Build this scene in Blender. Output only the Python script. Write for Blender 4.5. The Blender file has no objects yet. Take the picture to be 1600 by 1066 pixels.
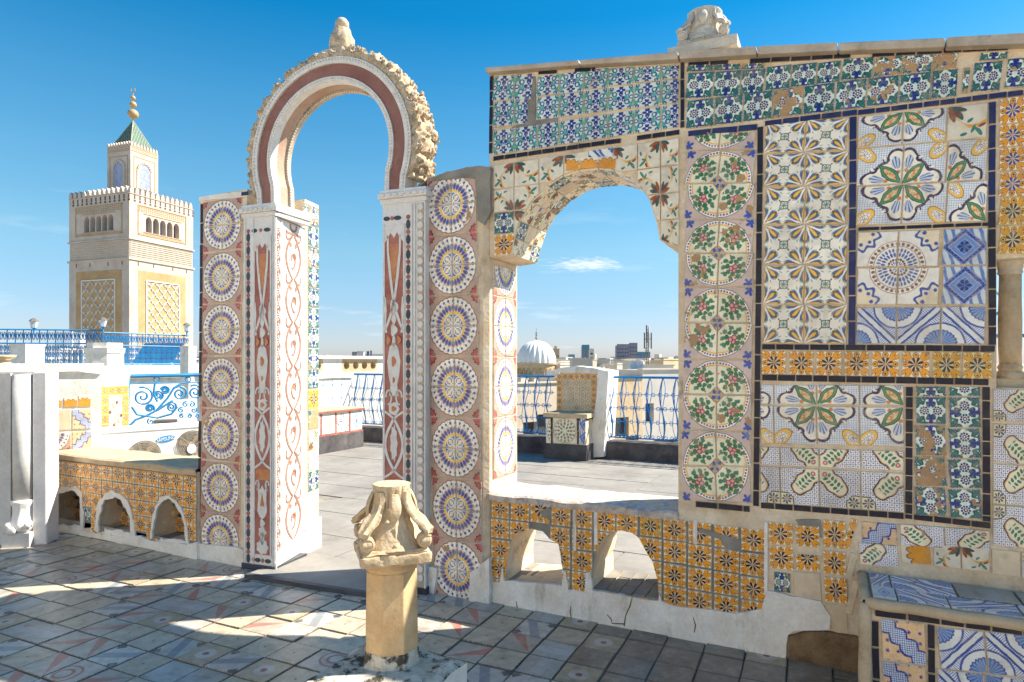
import bpy, math, random
from mathutils import Vector, Matrix, noise
from mathutils.geometry import tessellate_polygon
random.seed(7)
R = random.random
def U(a, b): return a + (b - a) * R()
SC = bpy.context.scene
COL = SC.collection

# ------------------------------------------------------------ camera, sky, sun
CAMXY = (0.0, -3.669)
EYE = 1.6
cd = bpy.data.cameras.new('camera'); cam = bpy.data.objects.new('camera', cd); COL.objects.link(cam)
cd.sensor_width = 36; cd.lens = 22.5; cd.shift_y = 0.02; cd.clip_start = 0.05; cd.clip_end = 9000
cam.location = (CAMXY[0], CAMXY[1], EYE); cam.rotation_euler = (math.radians(90), 0, math.radians(26.565))
SC.camera = cam
SUNEL = math.radians(46.0)
SUNAZ = math.atan2(0.60, 0.80)          # angle of the direction to the sun, from +X towards +Y
sd = Vector((math.cos(SUNEL) * math.cos(SUNAZ), math.cos(SUNEL) * math.sin(SUNAZ), math.sin(SUNEL)))
sl = bpy.data.lights.new('sun', 'SUN'); so = bpy.data.objects.new('sun', sl); COL.objects.link(so)
sl.energy = 5.0; sl.angle = math.radians(0.5); sl.color = (1.0, 0.90, 0.76)
so.rotation_euler = sd.to_track_quat('Z', 'Y').to_euler(); so.location = (0, 0, 30)
w = bpy.data.worlds.new('World'); SC.world = w; w.use_nodes = True
wn = w.node_tree; wn.nodes.clear()
wo = wn.nodes.new('ShaderNodeOutputWorld'); bg = wn.nodes.new('ShaderNodeBackground'); bg.inputs[1].default_value = 0.082
sky = wn.nodes.new('ShaderNodeTexSky'); sky.sky_type = 'NISHITA'; sky.sun_disc = False
sky.sun_elevation = SUNEL; sky.sun_rotation = math.pi / 2 - SUNAZ
sky.air_density = 1.0; sky.dust_density = 0.3; sky.ozone_density = 3.0; sky.altitude = 0
hs = wn.nodes.new('ShaderNodeHueSaturation'); hs.inputs['Saturation'].default_value = 1.25; hs.inputs['Hue'].default_value = 0.485
wn.links.new(sky.outputs[0], hs.inputs['Color'])
# thin wisps of cloud low over the horizon
tc = wn.nodes.new('ShaderNodeTexCoord'); mp = wn.nodes.new('ShaderNodeMapping'); mp.inputs['Scale'].default_value = (2.2, 2.2, 17)
nz = wn.nodes.new('ShaderNodeTexNoise'); nz.inputs['Scale'].default_value = 1.9; nz.inputs['Detail'].default_value = 9; nz.inputs['Roughness'].default_value = 0.6
cr = wn.nodes.new('ShaderNodeMapRange'); cr.inputs[1].default_value = 0.55; cr.inputs[2].default_value = 0.78; cr.inputs[3].default_value = 0; cr.inputs[4].default_value = 0.75
sp = wn.nodes.new('ShaderNodeSeparateXYZ'); hr = wn.nodes.new('ShaderNodeMapRange')
hr.inputs[1].default_value = 0.26; hr.inputs[2].default_value = 0.03
ml = wn.nodes.new('ShaderNodeMath'); ml.operation = 'MULTIPLY'
mx = wn.nodes.new('ShaderNodeMix'); mx.data_type = 'RGBA'; mx.inputs[7].default_value = (5.6, 5.9, 6.2, 1)
wn.links.new(tc.outputs['Generated'], mp.inputs[0]); wn.links.new(mp.outputs[0], nz.inputs['Vector'])
wn.links.new(nz.outputs[0], cr.inputs[0]); wn.links.new(tc.outputs['Generated'], sp.inputs[0]); wn.links.new(sp.outputs[2], hr.inputs[0])
# one small cloud low in the sky beyond the window arch
cv_ = Vector((-0.447214, 0.894427, 0)) + Vector((0.894427, 0.447214, 0)) * .118 + Vector((0, 0, .151)); cv_.normalize()
sb_ = wn.nodes.new('ShaderNodeVectorMath'); sb_.operation = 'SUBTRACT'; sb_.inputs[1].default_value = cv_; sc_ = wn.nodes.new('ShaderNodeVectorMath'); sc_.operation = 'MULTIPLY'; sc_.inputs[1].default_value = (22, 22, 110)
ln_ = wn.nodes.new('ShaderNodeVectorMath'); ln_.operation = 'LENGTH'; n2_ = wn.nodes.new('ShaderNodeTexNoise'); n2_.inputs['Scale'].default_value = 30; n2_.inputs['Detail'].default_value = 6
ad_ = wn.nodes.new('ShaderNodeMath'); ad_.operation = 'MULTIPLY_ADD'; ad_.inputs[1].default_value = 2.6; mr_ = wn.nodes.new('ShaderNodeMapRange'); mr_.inputs[1].default_value = 2.6; mr_.inputs[2].default_value = 1.4; mr_.inputs[4].default_value = .8
mxm = wn.nodes.new('ShaderNodeMath'); mxm.operation = 'MAXIMUM'
wn.links.new(tc.outputs['Generated'], sb_.inputs[0]); wn.links.new(sb_.outputs[0], sc_.inputs[0]); wn.links.new(sc_.outputs[0], ln_.inputs[0]); wn.links.new(mp.outputs[0], n2_.inputs['Vector'])
wn.links.new(n2_.outputs[0], ad_.inputs[0]); wn.links.new(ln_.outputs['Value'], ad_.inputs[2]); wn.links.new(ad_.outputs[0], mr_.inputs[0])
wn.links.new(cr.outputs[0], ml.inputs[0]); wn.links.new(hr.outputs[0], ml.inputs[1]); wn.links.new(ml.outputs[0], mxm.inputs[0]); wn.links.new(mr_.outputs[0], mxm.inputs[1]); wn.links.new(mxm.outputs[0], mx.inputs[0])
rmp = wn.nodes.new('ShaderNodeValToRGB'); sm = wn.nodes.new('ShaderNodeMix'); sm.data_type = 'RGBA'; sm.blend_type = 'MULTIPLY'; sm.inputs[0].default_value = 1
els = [(0.0, (.56, .61, .88)), (.08, (.66, .66, .78)), (.17, (.90, .84, .80)), (.27, (.80, .90, .88)), (.36, (.56, .88, .92)), (.47, (.06, .74, .92)), (1.0, (.06, .72, .92))]
rmp.color_ramp.elements[0].position = els[0][0]; rmp.color_ramp.elements[1].position = els[-1][0]
rmp.color_ramp.elements[0].color = (*els[0][1], 1); rmp.color_ramp.elements[1].color = (*els[-1][1], 1)
for p_, c_ in els[1:-1]: e_ = rmp.color_ramp.elements.new(p_); e_.color = (*c_, 1)
wn.links.new(sp.outputs[2], rmp.inputs[0]); wn.links.new(hs.outputs[0], sm.inputs[6]); wn.links.new(rmp.outputs[0], sm.inputs[7]); wn.links.new(sm.outputs[2], mx.inputs[6])
wn.links.new(mx.outputs[2], bg.inputs[0]); wn.links.new(bg.outputs[0], wo.inputs[0])
SC.view_settings.view_transform = 'Standard'; SC.view_settings.look = 'None'
SC.view_settings.exposure = 1.28; SC.view_settings.gamma = 1.0; SC.view_settings.use_curve_mapping = False
SC.cycles.max_bounces = 8; SC.cycles.diffuse_bounces = 6

# ------------------------------------------------------------ shader expression helpers
class S:
    def __init__(s, g, o): s.g = g; s.o = o
    def _m(s, op, *a, clamp=False): return s.g.m(op, *a, clamp=clamp)
    def __add__(s, b): return s._m('ADD', s, b)
    __radd__ = __add__
    def __sub__(s, b): return s._m('SUBTRACT', s, b)
    def __rsub__(s, b): return s._m('SUBTRACT', b, s)
    def __mul__(s, b): return s._m('MULTIPLY', s, b)
    __rmul__ = __mul__
    def __truediv__(s, b): return s._m('DIVIDE', s, b)
class G:
    def __init__(s, name, rough=0.5, spec=0.5):
        s.mat = bpy.data.materials.new(name); s.mat.use_nodes = True; s.nt = s.mat.node_tree
        s.bsdf = s.nt.nodes['Principled BSDF']; s.bsdf.inputs['Roughness'].default_value = rough
        s.bsdf.inputs['Specular IOR Level'].default_value = spec; s._c = {}
    def n(s, t): return s.nt.nodes.new(t)
    def put(s, v, i):
        if isinstance(v, S): s.nt.links.new(v.o, i)
        elif isinstance(v, tuple): i.default_value = v if len(i.default_value) == len(v) else (*v, 1)
        else:
            try: i.default_value = v
            except Exception: i.default_value = (v, v, v)
    def m(s, op, *a, clamp=False):
        n = s.n('ShaderNodeMath'); n.operation = op; n.use_clamp = clamp
        for k, v in enumerate(a): s.put(v, n.inputs[k])
        return S(s, n.outputs[0])
    def uv(s):
        t = s.n('ShaderNodeTexCoord'); p = s.n('ShaderNodeSeparateXYZ'); s.nt.links.new(t.outputs['UV'], p.inputs[0])
        return S(s, p.outputs[0]), S(s, p.outputs[1])
    def pos(s):
        if 'pos' not in s._c: s._c['pos'] = S(s, s.n('ShaderNodeNewGeometry').outputs['Position'])
        return s._c['pos']
    def objc(s):
        if 'obj' not in s._c: s._c['obj'] = S(s, s.n('ShaderNodeTexCoord').outputs['Object'])
        return s._c['obj']
    def rand(s):
        if 'rnd' not in s._c: s._c['rnd'] = S(s, s.n('ShaderNodeObjectInfo').outputs['Random'])
        return s._c['rnd']
    def vec(s, x, y, z=0.0):
        n = s.n('ShaderNodeCombineXYZ')
        for k, v in enumerate((x, y, z)): s.put(v, n.inputs[k])
        return S(s, n.outputs[0])
    def sep(s, v):
        n = s.n('ShaderNodeSeparateXYZ'); s.put(v, n.inputs[0]); return [S(s, o) for o in n.outputs]
    def dist(s, p, c):
        n = s.n('ShaderNodeVectorMath'); n.operation = 'DISTANCE'; s.put(p, n.inputs[0])
        s.put(c if isinstance(c, S) else (c[0], c[1], 0.0), n.inputs[1]); return S(s, n.outputs['Value'])
    def noise(s, v, scale=5, detail=4, rough=0.55, scl=None):
        if scl:
            mpn = s.n('ShaderNodeMapping'); s.put(v, mpn.inputs[0]); mpn.inputs['Scale'].default_value = scl; v = S(s, mpn.outputs[0])
        n = s.n('ShaderNodeTexNoise'); n.inputs['Scale'].default_value = scale; n.inputs['Detail'].default_value = detail
        n.inputs['Roughness'].default_value = rough; s.put(v, n.inputs['Vector']); return S(s, n.outputs[0])
    def voro(s, v, scale=5, feature='F1'):
        n = s.n('ShaderNodeTexVoronoi'); n.feature = feature; n.inputs['Scale'].default_value = scale; s.put(v, n.inputs['Vector'])
        return S(s, n.outputs['Distance'])
    def ss(s, x, a, b):          # smooth ramp 0..1 from a to b
        n = s.n('ShaderNodeMapRange'); n.inputs[1].default_value = a; n.inputs[2].default_value = b
        s.put(x, n.inputs[0]); return S(s, n.outputs[0])
    def lt(s, x, a, w=0.02): return s.ss(x, a + w / 2, a - w / 2)      # 1 where x < a
    def band(s, x, a, b, w=0.02): return s.lt(s.m('ABSOLUTE', x - (a + b) / 2), (b - a) / 2, w)
    def mn(s, *a):
        r = a[0]
        for b in a[1:]: r = s.m('MINIMUM', r, b)
        return r
    def mxx(s, *a):
        r = a[0]
        for b in a[1:]: r = s.m('MAXIMUM', r, b)
        return r
    def mix(s, a, b, f):
        n = s.n('ShaderNodeMix'); n.data_type = 'RGBA'; s.put(f, n.inputs[0]); s.put(a, n.inputs[6]); s.put(b, n.inputs[7])
        return S(s, n.outputs[2])
    def mul(s, c, f):
        n = s.n('ShaderNodeVectorMath'); n.operation = 'SCALE'; s.put(c if isinstance(c, S) else c, n.inputs[0]); s.put(f, n.inputs['Scale'])
        return S(s, n.outputs[0])
    def bump(s, h, strength=0.3, distance=0.01):
        n = s.n('ShaderNodeBump'); n.inputs['Strength'].default_value = strength; n.inputs['Distance'].default_value = distance
        s.put(h, n.inputs['Height']); s.nt.links.new(n.outputs[0], s.bsdf.inputs['Normal'])
    def done(s, c):
        s.put(c, s.bsdf.inputs['Base Color']); return s.mat
    # ---- pattern pieces
    def polar(s, p, c):
        x, y = s.sep(p)[:2]; return s.dist(p, c), s.m('ARCTAN2', y - c[1], x - c[0])
    def petals(s, r, a, n, r0, ra, rb, ph=0.0):     # <1 inside one of n ellipses set round a ring
        f = s.m('FRACT', a * (n / (2 * math.pi)) + (ph + 0.5)) - 0.5
        q = f * (2 * math.pi / n * r0 / rb); p_ = (r - r0) / ra
        return s.m('SQRT', p_ * p_ + q * q)
    def ell(s, u, v, c, ra, rb, ang=0.0):
        ca, sa = math.cos(ang), math.sin(ang)
        x = u - c[0]; y = v - c[1]
        X = (x * ca + y * sa) / ra; Y = (y * ca - x * sa) / rb
        return s.m('SQRT', X * X + Y * Y)

CREAM = (0.86, 0.77, 0.58); WHITE = (0.88, 0.84, 0.75); NAVY = (0.018, 0.03, 0.16); BLUE = (0.03, 0.10, 0.42)
ORANGE = (0.92, 0.40, 0.010); YELLOW = (0.88, 0.56, 0.06); DARK = (0.02, 0.012, 0.015); GREEN = (0.035, 0.20, 0.11); TEAL = (0.06, 0.32, 0.28)
LBLUE = (0.16, 0.32, 0.62); BISQ = (0.55, 0.30, 0.13); RED = (0.36, 0.035, 0.045); BROWN = (0.22, 0.07, 0.03)

MATS = {}
def tilemat(name, fn, wear=0.5, warp=0.02, rough=0.32, tone=1.0, rim=(0.76, 0.66, 0.51), dirtk=0.45):
    g = G(name, rough, 0.30)
    u, v = g.uv(); rn = g.rand()
    base = g.vec(u, v, rn * 31.0)
    wn_ = g.noise(base, 5, 3)
    wx = g.sep(S(g, wn_.o.node.outputs['Color']))
    u2 = u + (wx[0] - 0.5) * warp * 3; v2 = v + (wx[1] - 0.5) * warp * 3
    p = g.vec(u2, v2, 0.0)
    c = fn(g, u2, v2, p)
    tint = g.noise(base, 2.2, 3)
    c = g.mul(c, g.ss(tint, 0.1, 0.9) * 0.30 + (0.80 + rn * 0.20) * tone)
    if wear: c = g.mix(c, g.mix((0.62, 0.50, 0.34), (0.50, 0.52, 0.50), rn), g.ss(g.noise(base, 3.4, 6, .65), .50, .72) * 0.40)
    wm = g.n('ShaderNodeVectorMath'); wm.operation = 'MULTIPLY'; g.put(c, wm.inputs[0]); wm.inputs[1].default_value = (1.06, 1.0, 0.90); c = S(g, wm.outputs[0])
    # glaze lost here and there, more on some tiles, and along the rims
    wr = g.noise(base, 2.6, 6, 0.62)
    thr = 0.725 - g.m('POWER', rn, 3.0) * 0.22 * wear
    lost = g.ss(wr - thr, -0.010, 0.012) if wear else 0.0
    e = g.mn(u, 1.0 - u, v, 1.0 - v) - (g.noise(base, 22, 3) - 0.43) * 0.10
    rimcol = rim; rim = g.ss(e, 0.012, 0.0)
    body = g.mix((0.62, 0.42, 0.22), (0.34, 0.17, 0.08), g.noise(base, 14, 3))
    if wear: c = g.mix(c, body, lost)
    c = g.mix(c, rimcol, rim * 0.9)
    dirt = g.ss(g.noise(g.pos(), 9, 5, 0.65), 0.50, 0.72)
    if wear: dirt = g.mxx(dirt, g.ss(g.noise(g.pos(), 3.2, 7, 0.66, (1.6, 1.6, .45)), .54, .72) * .8)
    c = g.mix(c, (0.20, 0.16, 0.12), dirt * dirtk * .8)
    g.bump(g.m('MULTIPLY', g.noise(base, 9, 4) - lost * 0.7 if wear else g.noise(base, 9, 4), 1.0), 0.35, 0.004)
    if wear: g.put(g.mxx(lost * 0.6, 0.0) + 0.30, g.bsdf.inputs['Roughness'])
    MATS[name] = g.done(c); return MATS[name]

def d_wheel(g, u, v, p):
    r, a = g.polar(p, (0, 0))
    c = g.mix((0.36, 0.21, 0.19), (0.62, 0.47, 0.40), g.noise(p, 60, 2))
    sc = g.m('ABSOLUTE', g.m('SINE', a * 14.0)) * 0.035
    rr = r - sc
    blot, ba = g.polar(p, (1, 1))
    bl = g.lt(blot - g.m('ABSOLUTE', g.m('SINE', ba * 6.0)) * 0.05, 0.20)
    c = g.mix(c, DARK, g.lt(blot - g.m('ABSOLUTE', g.m('SINE', ba * 6.0)) * 0.05, 0.235))
    c = g.mix(c, g.mix(RED, (0.62, 0.18, 0.17), g.noise(p, 16, 2)), bl)
    c = g.mix(c, (0.16, 0.07, 0.07), g.lt(rr, 0.945))
    c = g.mix(c, WHITE, g.lt(rr, 0.915))
    c = g.mix(c, BLUE, g.lt(g.petals(r, a, 28, 0.83, 0.052, 0.042), 1.0, 0.4))
    c = g.mix(c, (0.16, 0.20, 0.45), g.lt(g.petals(r, a, 28, 0.755, 0.018, 0.02, 0.25), 1.0, 0.5))
    c = g.mix(c, (0.78, 0.70, 0.66), g.lt(r, 0.71))
    pb = g.petals(r, a, 28, 0.59, 0.108, 0.056)
    c = g.mix(c, (0.60, 0.30, 0.14), g.band(pb, 1.0, 1.22, 0.1) * 0.9)
    bl_ = g.ss(g.noise(p, 3.0, 2), .40, .62)
    c = g.mix(c, g.mix(g.mix((0.03, 0.08, 0.36), (0.12, 0.18, 0.44), bl_), (0.20, 0.28, 0.52), g.ss(r, 0.62, 0.70)), g.lt(pb, 1.0, 0.15))
    c = g.mix(c, YELLOW, g.lt(r, 0.475)); c = g.mix(c, WHITE, g.lt(r, 0.405))
    c = g.mix(c, (0.08, 0.18, 0.48), g.lt(r, 0.385))
    q = g.dist(p, (0.185, 0.185))
    c = g.mix(c, WHITE, g.lt(q, 0.155)); c = g.mix(c, (0.10, 0.20, 0.48), g.band(q, 0.075, 0.115)); c = g.mix(c, YELLOW, g.lt(q, 0.06))
    c = g.mix(c, WHITE, g.lt(g.m('ABSOLUTE', u - v), 0.035) * g.lt(r, 0.36))
    c = g.mix(c, WHITE, g.lt(g.mn(u, v), 0.03) * g.lt(r, 0.36))
    return c
def d_star(g, u, v, p, orange=ORANGE, centre=DARK, ground=CREAM):
    r, a = g.polar(p, (0.5, 0.5))
    c = ground
    dg = g.petals(r, a, 4, 0.42, 0.24, 0.142, 0.5); ax = g.petals(r, a, 4, 0.35, 0.105, 0.105)
    f = g.mn(r - 0.255 - g.m('COSINE', a * 16.0) * 0.012, (dg - 1.0) * 0.15, (ax - 1.0) * 0.11)
    f = g.mxx(f, (1.0 - g.petals(r, a, 4, 0.66, 0.17, 0.06, 0.5)) * 0.05)
    f = g.mxx(f, (1.0 - g.petals(r, a, 8, 0.40, 0.05, 0.022, 0.25)) * 0.03)
    c = g.mix(c, (0.25, 0.10, 0.02), g.lt(f, 0.012, 0.015))
    c = g.mix(c, g.mix(orange, (orange[0] * .86, orange[1] * .74, orange[2]), g.noise(p, 7, 3)), g.lt(f, -0.006, 0.015))
    c = g.mix(c, (0.07, 0.015, 0.01), g.lt(g.petals(r, a, 4, 0.375, 0.036, 0.036), 1.0, 0.3))
    c = g.mix(c, (0.08, 0.02, 0.01), g.band(g.petals(r, a, 4, 0.375, 0.10, 0.10), 0.92, 1.06, 0.06) * 0.7)
    s8 = g.petals(r, a, 8, 0.15, 0.15, 0.038, 0.5)
    c = g.mix(c, (0.72, 0.62, 0.50), g.lt(g.petals(r, a, 8, 0.13, 0.14, 0.062, 0.5), 1.05, 0.1) * 0.75)
    c = g.mix(c, centre, g.lt(s8, 1.0, 0.15))
    c = g.mix(c, (0.75, 0.45, 0.2), g.lt(r, 0.028))
    return c
def d_berry(g, u, v, p):
    r, a = g.polar(p, (0, 0))
    hatch = g.m('SINE', (u + v) * 110.0) * g.m('SINE', (u - v) * 110.0)
    c = g.mix((0.66, 0.56, 0.50), (0.46, 0.33, 0.36), g.ss(hatch, -0.2, 0.5))
    q, qa = g.polar(p, (0.90, 0.90))
    c = g.mix(c, (0.04, 0.08, 0.40), g.lt(q - g.m('ABSOLUTE', g.m('COSINE', qa * 2.5)) * 0.11, 0.055))
    c = g.mix(c, (0.16, 0.08, 0.12), g.lt(r, 0.985)); c = g.mix(c, WHITE, g.lt(r, 0.965))
    c = g.mix(c, (0.05, 0.09, 0.38), g.lt(g.petals(r, a, 64, 0.905, 0.028, 0.030), 1.0, 0.3))
    c = g.mix(c, (0.82, 0.44, 0.08), g.lt(r, 0.865)); c = g.mix(c, (0.80, 0.78, 0.62), g.lt(r, 0.825))
    K = (0.43, 0.43); p0 = p; w1 = g.noise(p, 5.5, 2); w2 = g.noise(g.vec(v, u, 3.0), 5.5, 2); p = g.vec(u + (w1 - .5) * .09, v + (w2 - .5) * .09, 0.0)
    k, ka = g.polar(p, K)
    for n, r0, ra, rb, ph, col in ((7, 0.375, 0.026, 0.030, .2, (0.16, 0.20, 0.10)), (9, 0.300, 0.060, 0.066, .3, (0.03, 0.22, 0.12)), (7, 0.185, 0.062, 0.072, 0, (0.02, 0.17, 0.08))):
        e = g.petals(k, ka, n, r0, ra, rb, ph)
        c = g.mix(c, DARK, g.lt(e, 1.12, .1) * 0.6); c = g.mix(c, col, g.lt(e, 1.0, 0.15))
    for (x, y) in ((0.40, 0.48), (0.52, 0.46), (0.45, 0.37)):
        e = g.dist(p, (x, y)); c = g.mix(c, (0.22, 0.03, 0.06), g.lt(e, 0.080)); c = g.mix(c, (0.70, 0.34, 0.34), g.lt(e, 0.050))
    m_ = u + v
    c = g.mix(c, BROWN, g.lt(m_, 0.23)); c = g.mix(c, (0.70, 0.45, 0.15), g.lt(m_, 0.20)); c = g.mix(c, BLUE, g.lt(g.dist(p, (0.06, 0.06)), 0.055))
    return c
def d_rays(g, u, v, p):
    x = g.mn(u, 1.0 - u); y = g.mn(v, 1.0 - v); q = g.vec(x, y, 0.0)
    r, a = g.polar(q, (0, 0))
    c = g.mix((0.90, 0.86, 0.78), (0.78, 0.77, 0.74), g.noise(p, 4, 3))
    bl = g.petals(r, a, 16, 0.30, 0.14, 0.034, 0.5)
    c = g.mix(c, (0.05, 0.15, 0.40), g.lt(bl, 1.0, 0.4))
    c = g.mix(c, (0.10, 0.34, 0.24), g.lt(g.petals(r, a, 24, 0.44, 0.045, 0.016, 0.5), 1.0, 0.5) * 0.7)
    for n_, r0, ra, rb, ph in ((8, 0.25, 0.19, 0.042, 0.0),):
        ye = g.petals(r, a, n_, r0, ra, rb, ph)
        c = g.mix(c, (0.18, 0.09, 0.02), g.lt(ye, 1.14, 0.12)); c = g.mix(c, (0.84, 0.52, 0.10), g.lt(ye, 0.78, 0.2))
    d = g.mxx(g.m('ABSOLUTE', u - 0.5), g.m('ABSOLUTE', v - 0.5))
    c = g.mix(c, (0.04, 0.10, 0.10), g.band(d, 0.085, 0.11, 0.015))
    lat = g.mn(g.m('ABSOLUTE', u - v), g.m('ABSOLUTE', u + v - 1.0)); lat = g.mn(lat, g.m('ABSOLUTE', u - 0.5), g.m('ABSOLUTE', v - 0.5))
    c = g.mix(c, (0.05, 0.20, 0.14), g.lt(lat, 0.013) * g.lt(d, 0.09))
    c = g.mix(c, (0.10, 0.12, 0.20), g.lt(g.petals(*g.polar(p, (0.5, 0.5)), 4, 0.18, 0.03, 0.02, 0.5), 1.0, 0.4))
    return c
def d_lily(g, u, v, p):
    r, a = g.polar(p, (0, 0))
    c4 = g.m('COSINE', a * 4.0); c8 = g.m('COSINE', a * 12.0)
    Rr = 0.74 + c4 * 0.12 + g.m('ABSOLUTE', g.m('SINE', a * 6.0)) * 0.085
    gx = g.m('ABSOLUTE', g.m('FRACT', u * 17.0) - 0.5); gy = g.m('ABSOLUTE', g.m('FRACT', v * 17.0) - 0.5)
    c = g.mix((0.78, 0.81, 0.85), (0.22, 0.34, 0.62), g.ss(g.mxx(gx, gy), 0.38, 0.46))
    e = g.ell(u, v, (0.82, 0.82), 0.27, 0.155, math.radians(45))
    c = g.mix(c, (0.40, 0.18, 0.03), g.lt(e, 1.08, .06)); c = g.mix(c, (0.90, 0.56, 0.10), g.lt(e, 0.98, .06)); c = g.mix(c, WHITE, g.lt(e, 0.66, .06))
    net = g.voro(p, 16, 'DISTANCE_TO_EDGE'); c = g.mix(c, (0.16, 0.14, 0.32), g.lt(e, 0.68, .06) * g.lt(net, 0.06, 0.06))
    f = r - Rr
    c = g.mix(c, (0.06, 0.03, 0.08), g.lt(f, 0.035)); c = g.mix(c, (0.55, 0.48, 0.55), g.lt(g.voro(p, 24), 0.22, .1) * g.lt(g.m('ABSOLUTE', f + 0.005), 0.02))
    c = g.mix(c, WHITE, g.lt(f, -0.035))
    for (cx, cy, an) in ((0.56, 0.13, 0.25), (0.13, 0.56, math.pi / 2 - 0.25)):
        e = g.ell(u, v, (cx, cy), 0.17, 0.10, an)
        st = g.m('SINE', g.m('ARCTAN2', v - cy * 0.4, u - cx * 0.4) * 34.0)
        c = g.mix(c, g.mix((0.60, 0.66, 0.80), (0.08, 0.16, 0.42), g.ss(st, -0.2, 0.8)), g.lt(e, 1.0, .1))
        c = g.mix(c, (0.62, 0.26, 0.06), g.lt(g.dist(p, (cx * 0.55, cy * 0.62)), 0.05))
    for (cx, cy) in ((0.36, 0.64), (0.64, 0.36)):
        e = g.dist(p, (cx, cy)); c = g.mix(c, (0.06, 0.04, 0.10), g.band(e, 0.045, 0.078, .012))
        c = g.mix(c, WHITE, g.lt(g.dist(p, (cx + .05, cy + .03)), 0.035))
    e = g.ell(u, v, (0.27, 0.27), 0.30, 0.145, math.radians(45))
    PP = (u + v) * 0.7071; QQ = g.m('ABSOLUTE', v - u) * 0.7071
    k = g.mxx(QQ + g.m('ABSOLUTE', PP - 0.36) * 0.52 - 0.185, QQ - 0.135) * 3.2
    c = g.mix(c, (0.02, 0.08, 0.05), g.lt(k, 0.05, .03)); c = g.mix(c, (0.07, 0.32, 0.17), g.lt(k, -0.03, .05))
    e = k * 1.0 + 0.86; c = g.mix(c, (0.10, 0.06, 0.03), g.lt(e, 0.70, .05))
    c = g.mix(c, g.mix((0.80, 0.66, 0.42), (0.62, 0.27, 0.06), g.ss(g.noise(p, 13, 3), 0.42, 0.58)), g.lt(e, 0.64, .05))
    return c
def d_lattice(g, u, v, p):
    gx = g.m('FRACT', u * 9.0) - 0.5; gy = g.m('FRACT', v * 9.0) - 0.5
    ln = g.mxx(g.m('ABSOLUTE', gx), g.m('ABSOLUTE', gy))
    c = g.mix((0.80, 0.80, 0.82), (0.18, 0.20, 0.42), g.ss(ln, 0.41, 0.46))
    c = g.mix(c, (0.04, 0.07, 0.34), g.lt(ln, 0.15, 0.06))
    P = (u + v) * 0.7071; Q = (v - u) * 0.7071
    def cap(c, P, Q):
        d = g.m('SQRT', g.m('POWER', g.mxx(g.m('ABSOLUTE', P - 0.42) - 0.24, 0.0), 2.0) + Q * Q) + g.m('COSINE', P * 18.0) * 0.022
        c = g.mix(c, DARK, g.lt(d, 0.245)); c = g.mix(c, (0.72, 0.42, 0.22), g.lt(d, 0.21)); c = g.mix(c, (0.78, 0.74, 0.58), g.lt(d, 0.19))
        f = g.m('FRACT', P * 9.0) - 0.5; q = (g.m('ABSOLUTE', Q) - 0.07) / 0.058; f2 = f / 0.34 + q * 0.4
        lf = g.m('SQRT', f2 * f2 + q * q)
        c = g.mix(c, (0.03, 0.20, 0.12), g.lt(lf, 1.0, .15) * g.lt(g.m('ABSOLUTE', P - 0.48), 0.24))
        e = g.m('SQRT', (P - 0.19) * (P - 0.19) + Q * Q)
        c = g.mix(c, (0.42, 0.05, 0.10), g.lt(e, 0.062)); return g.mix(c, (0.78, 0.50, 0.50), g.lt(e, 0.032))
    c = cap(c, P, Q)
    d = g.mxx(1.0 - u, 1.0 - v); d2 = (1.0 - u) + (1.0 - v)
    k = g.mxx(d - 0.33, d2 - 0.52)
    c = g.mix(c, DARK, g.lt(k, 0.02)); c = g.mix(c, (0.74, 0.68, 0.46), g.lt(k, -0.01))
    fr, fa = g.polar(p, (0.84, 0.84))
    c = g.mix(c, (0.05, 0.10, 0.18), g.lt(g.petals(fr, fa, 8, 0.085, 0.055, 0.024), 1.0, .3)); c = g.mix(c, (0.62, 0.15, 0.22), g.lt(fr, 0.03))
    return c
def d_rose(g, u, v, p, ground=(0.50, 0.72, 0.72)):
    c = g.mix(ground, (0.78, 0.82, 0.78), g.ss(g.noise(p, 5, 3), .35, .6))
    x = g.m('ABSOLUTE', u - 0.5); y = g.m('ABSOLUTE', v - 0.5); q = g.vec(x, y, 0.0)
    c = g.mix(c, (0.03, 0.20, 0.22), g.band(g.ell(x, y, (0.5, 0.5), 0.34, 0.20, 0.6), 0.86, 1.08, .06))
    for (cx, cy, ra, rb, an) in ((0.37, 0.36, 0.17, 0.072, .75), (0.10, 0.22, 0.10, 0.045, 1.2), (0.46, 0.16, 0.09, 0.045, -.8), (0.17, 0.46, 0.09, .04, -.3)):
        e = g.ell(x, y, (cx, cy), ra, rb, an); c = g.mix(c, (0.015, 0.06, 0.06), g.lt(e, 1.18, .12)); c = g.mix(c, (0.02, 0.17, 0.15), g.lt(e, 0.82, .2))
    rr, ra_ = g.polar(q, (0.22, 0.0))
    c = g.mix(c, (0.80, 0.83, 0.80), g.lt(rr, 0.165)); c = g.mix(c, (0.02, 0.03, 0.20), g.lt(g.petals(rr, ra_, 9, 0.125, 0.042, 0.038), 1.0, .3))
    c = g.mix(c, (0.01, 0.015, 0.06), g.band(rr, 0.030, 0.070, .015))
    for cy, k_ in ((0.30, 0.06), (0.46, 0.03)):
        b, ba = g.polar(q, (0.0, cy)); c = g.mix(c, (0.015, 0.03, 0.24), g.lt(b - g.m('ABSOLUTE', g.m('COSINE', ba * 2.5)) * 0.10, k_))
    for cc in ((0.47, 0.30), (0.30, 0.47)):
        b, ba = g.polar(q, cc); c = g.mix(c, (0.02, 0.04, 0.26), g.lt(b - g.m('ABSOLUTE', g.m('COSINE', ba * 1.5)) * 0.05, 0.015))
    return c
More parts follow.
